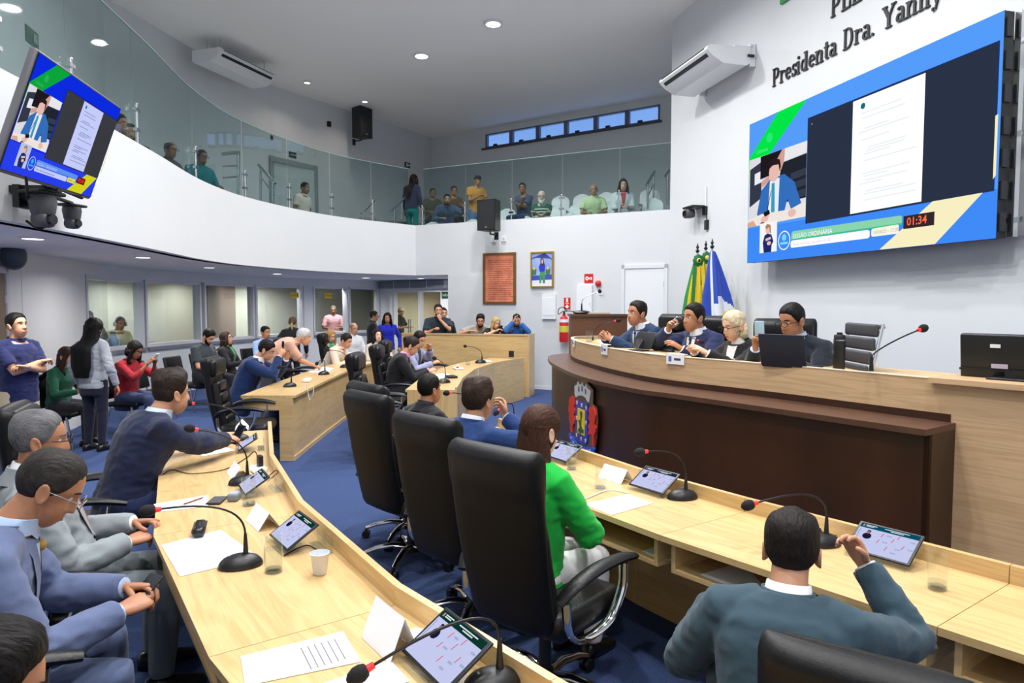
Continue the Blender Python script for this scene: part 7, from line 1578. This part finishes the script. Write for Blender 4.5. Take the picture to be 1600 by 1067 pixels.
# presiding counter
person('man in navy suit and blue tie with clasped hands at the left of the counter', 1.56, 7.24, 200, .47, 'sit', 1.06, 20, 6, 0, (-8, -4, 0), rh=(.05, .62, .97), lh=(-.05, .60, .96), rn=(-1, 0, -.2), ln=(1, 0, -.2), curl=(.8, .8), top=('jacket', (28, 52, 84)), shirt=(226, 232, 242), tie=(36, 60, 150), bottom=(28, 46, 74), skin='c', hair=dict(col=BLK, top=.02, side=.009), lod=0)
def dg(o): MB().lathe([(.028, -.05), (.034, .06), (.031, .06), (.026, -.045)], 20).build('tumbler', gDrink, o, 60).matrix_local = Matrix.Rotation(1.0, 4, 'X')
r, I = person('man in dark blue suit drinking from a glass at the counter', 1.86, 6.36, 204, .45, 'sit', 1.04, 14, 8, 0, (-4, -2, 0), rh=(.12, .40, 1.10), lh=(-.20, .50, .95), rd=(-.55, .15, .8), rn=(-.7, -.2, -.3), el=((.9, .3, -.5), None), curl=(.75, .4), top=('jacket', (30, 40, 78)), shirt=(232, 236, 244), tie=(34, 54, 96), bottom=(28, 36, 66), skin='c', hair=dict(col=(22, 18, 17), top=.022, side=.014, noise=.3), lod=0)
held(r, I, 1, dg, 'clear glass at the lips of the drinking man', 'drinking_glass', 'glass', (-.01, .0, -.0))
person('blonde woman with dark glasses, white top and black blazer at the counter', 2.02, 5.74, 202, .45, 'sit', .99, 12, 8, 0, (0, 14, 0), rh=(.06, .54, .95), lh=(-.10, .54, .95), curl=(.3, .3), top=('jacket', (26, 26, 30)), shirt=(238, 238, 240), bottom=(30, 30, 34), skin='a', hair=dict(col=(206, 190, 160), top=.018, side=.013, noise=.06, freq=10, long=.15, w=.84, locks=0, wave=.01), fem=True, glasses=((40, 26, 28), 1), lod=0)
r, I = person('man with black-rimmed glasses in dark suit behind the laptop, holding a phone', 2.27, 5.28, 212, .45, 'sit', 1.03, 8, 10, 0, (6, 14, 0), rh=(.16, .38, 1.0), lh=(-.16, .42, .95), rd=(-.1, .2, .9), rn=(-1, -.2, 0), curl=(.8, .5), top=('jacket', (24, 32, 44)), shirt=(186, 204, 236), tie=(30, 40, 84), bottom=(24, 30, 40), skin='c', hair=dict(col=BLK, top=.02, side=.01), glasses=((18, 18, 20), 1), wd=1.06, lod=0)
held(r, I, 1, phone_fn(1.45, (170, 200, 214), .3), 'light blue phone held by the man at the laptop', 'smartphone', 'phone', (-.01, 0, .05))
# gallery
G = [
 ('dark-haired man in profile at the edge of the television, behind the glass', 187, 8.9, 177, 'sit', 350, dict(top=('tee', (28, 30, 34)), skin='c', hair=dict(col=BLK, top=.016, side=.007))),
 ('bearded man looking down through the gallery glass beside the television', 213, 9.85, 195, 'sit', 300, dict(top=('shirt', (50, 50, 54)), skin='c', hair=dict(col=BLK, top=.018, side=.009), beard=((22, 18, 18), .008))),
 ('balding person in patterned shirt with glasses behind the gallery glass', 267, 10.5, 221, 'sit', 340, dict(top=('shirt', (92, 84, 84)), skin='c', hair=dict(col=(60, 50, 46), top=.008, side=.006, bald=.9), glasses=((40, 40, 40), 1), belly=.05)),
 ('person in teal shirt behind the gallery glass by the first handrail', 317, 11.85, 234, 'sit', 330, dict(top=('shirt', (0, 122, 130)), skin='d', hair=dict(col=BLK, top=.012, side=.007), glasses=((30, 30, 30), 1), wd=1.1)),
 ('man in white T-shirt standing before the gallery door', 475, 14.9, 283, 'stand', 340, dict(top=('tee', (222, 204, 192)), skin='d', hair=dict(col=BLK, top=.012, side=.006))),
 ('woman with long black hair and teal trousers standing at the gallery corner', 645, 17.2, 270, 'stand', 60, dict(top=('blouse', (40, 48, 70)), bottom=(0, 112, 104), skin='d', hair=dict(col=BLK, top=.02, side=.02, long=.5), fem=True)),
 ('person in olive clothes seated in the dark gallery corner', 676, 17.9, 294, 'sit', 290, dict(top=('tee', (78, 80, 62)), skin='d', hair=dict(col=BLK, top=.01, side=.006))),
 ('man in brown top seated left of the man in the cap', 709, 17.6, 291, 'sit', 290, dict(top=('tee', (104, 80, 52)), skin='c', hair=dict(col=BLK, top=.016, side=.008))),
 ('man in black cap and orange T-shirt standing in the gallery', 744, 16.6, 273, 'stand', 300, dict(top=('tee', (204, 146, 60)), bottom=(90, 124, 172), skin='c', hair=dict(col=BLK, top=.008, side=.007), extra=cap_fn((30, 30, 34)), rh=(.06, .3, 1.2), lh=(-.12, .3, 1.1))),
 ('man in grey-blue shirt leaning forward low behind the parapet', 698, 16.3, 308, 'sit', 280, dict(top=('shirt', (70, 82, 110)), bottom=(44, 84, 160), skin='c', lean=26, hair=dict(col=BLK, top=.016, side=.008), beard=((24, 20, 20), .006), lh=(-.34, .52, .95))),
 ('man in navy T-shirt with arms folded seated in the gallery', 819, 15.9, 286, 'sit', 240, dict(top=('tee', (62, 74, 104)), bottom=(50, 64, 100), skin='d', hair=dict(col=BLK, top=.018, side=.008), rh=(-.12, .28, .92), lh=(.12, .3, .9), head=(-25, 0, 0))),
 ('old man with a white beard in green striped shirt in the gallery', 846, 15.25, 299, 'sit', 265, dict(top=('tee', (36, 92, 72)), skin='a', hair=dict(col=(206, 196, 184), top=.016, side=.016, rec=.01), beard=((232, 230, 226), .02), glasses=((60, 60, 60), 0), belly=.06, rh=(-.1, .3, .84), lh=(.1, .3, .84))),
 ('bald elderly man in pale green polo in the gallery', 926, 14.85, 288, 'sit', 268, dict(top=('shirt', (206, 222, 172)), bottom=(50, 52, 58), skin='c', hair=dict(col=(170, 160, 150), top=.002, side=.003, rec=.03, bald=1), sleeve=.36)),
 ('woman in white cardigan with long dark hair at the right of the gallery', 971, 14.6, 280, 'sit', 268, dict(top=('jacket', (222, 226, 230)), shirt=(206, 60, 76), bottom=(40, 42, 48), skin='a', hair=dict(col=(52, 34, 30), top=.02, side=.02, long=.3), fem=True, rh=(.05, .38, .72), lh=(-.05, .38, .72))),
]
for lab, u, y, vt, ps, hd, kw in G:
    fl = PY(u, vt, y).z - (1.36 if ps == 'sit' else 1.76) + .0045 * kw.get('lean', 2)
    X = (u - 800) / FOC * y * 1.0
    lod = 2 if y > 16.5 or kw['top'][0] == 'tee' and y > 15 else 1
    o, I = person(lab, X, y, hd, fl, ps, 1.02, lean=kw.pop('lean', 2), hunch=8, head=kw.pop('head', (0, 6, 0)), lod=lod, **kw)
    if 'striped' in lab:
        for t in (.28, .42, .62, .74): m_ = MB(); q = [o2 for o2 in o.children if o2.name.startswith('t_shirt')]; c0 = Vector((0, .0, .555 + t * .5)); m_.loft([[Vector((.205 * math.cos(a_), .168 * math.sin(a_) + .01, c0.z + z)) for a_ in [PI * i_ / 16 for i_ in range(17)]] for z in (-.012, .012)], caps=False, closed=False); m_.build('shirt_stripe', cloth((222, 226, 218)), o, 60)

bpy.data.scenes.remove(TMPS)
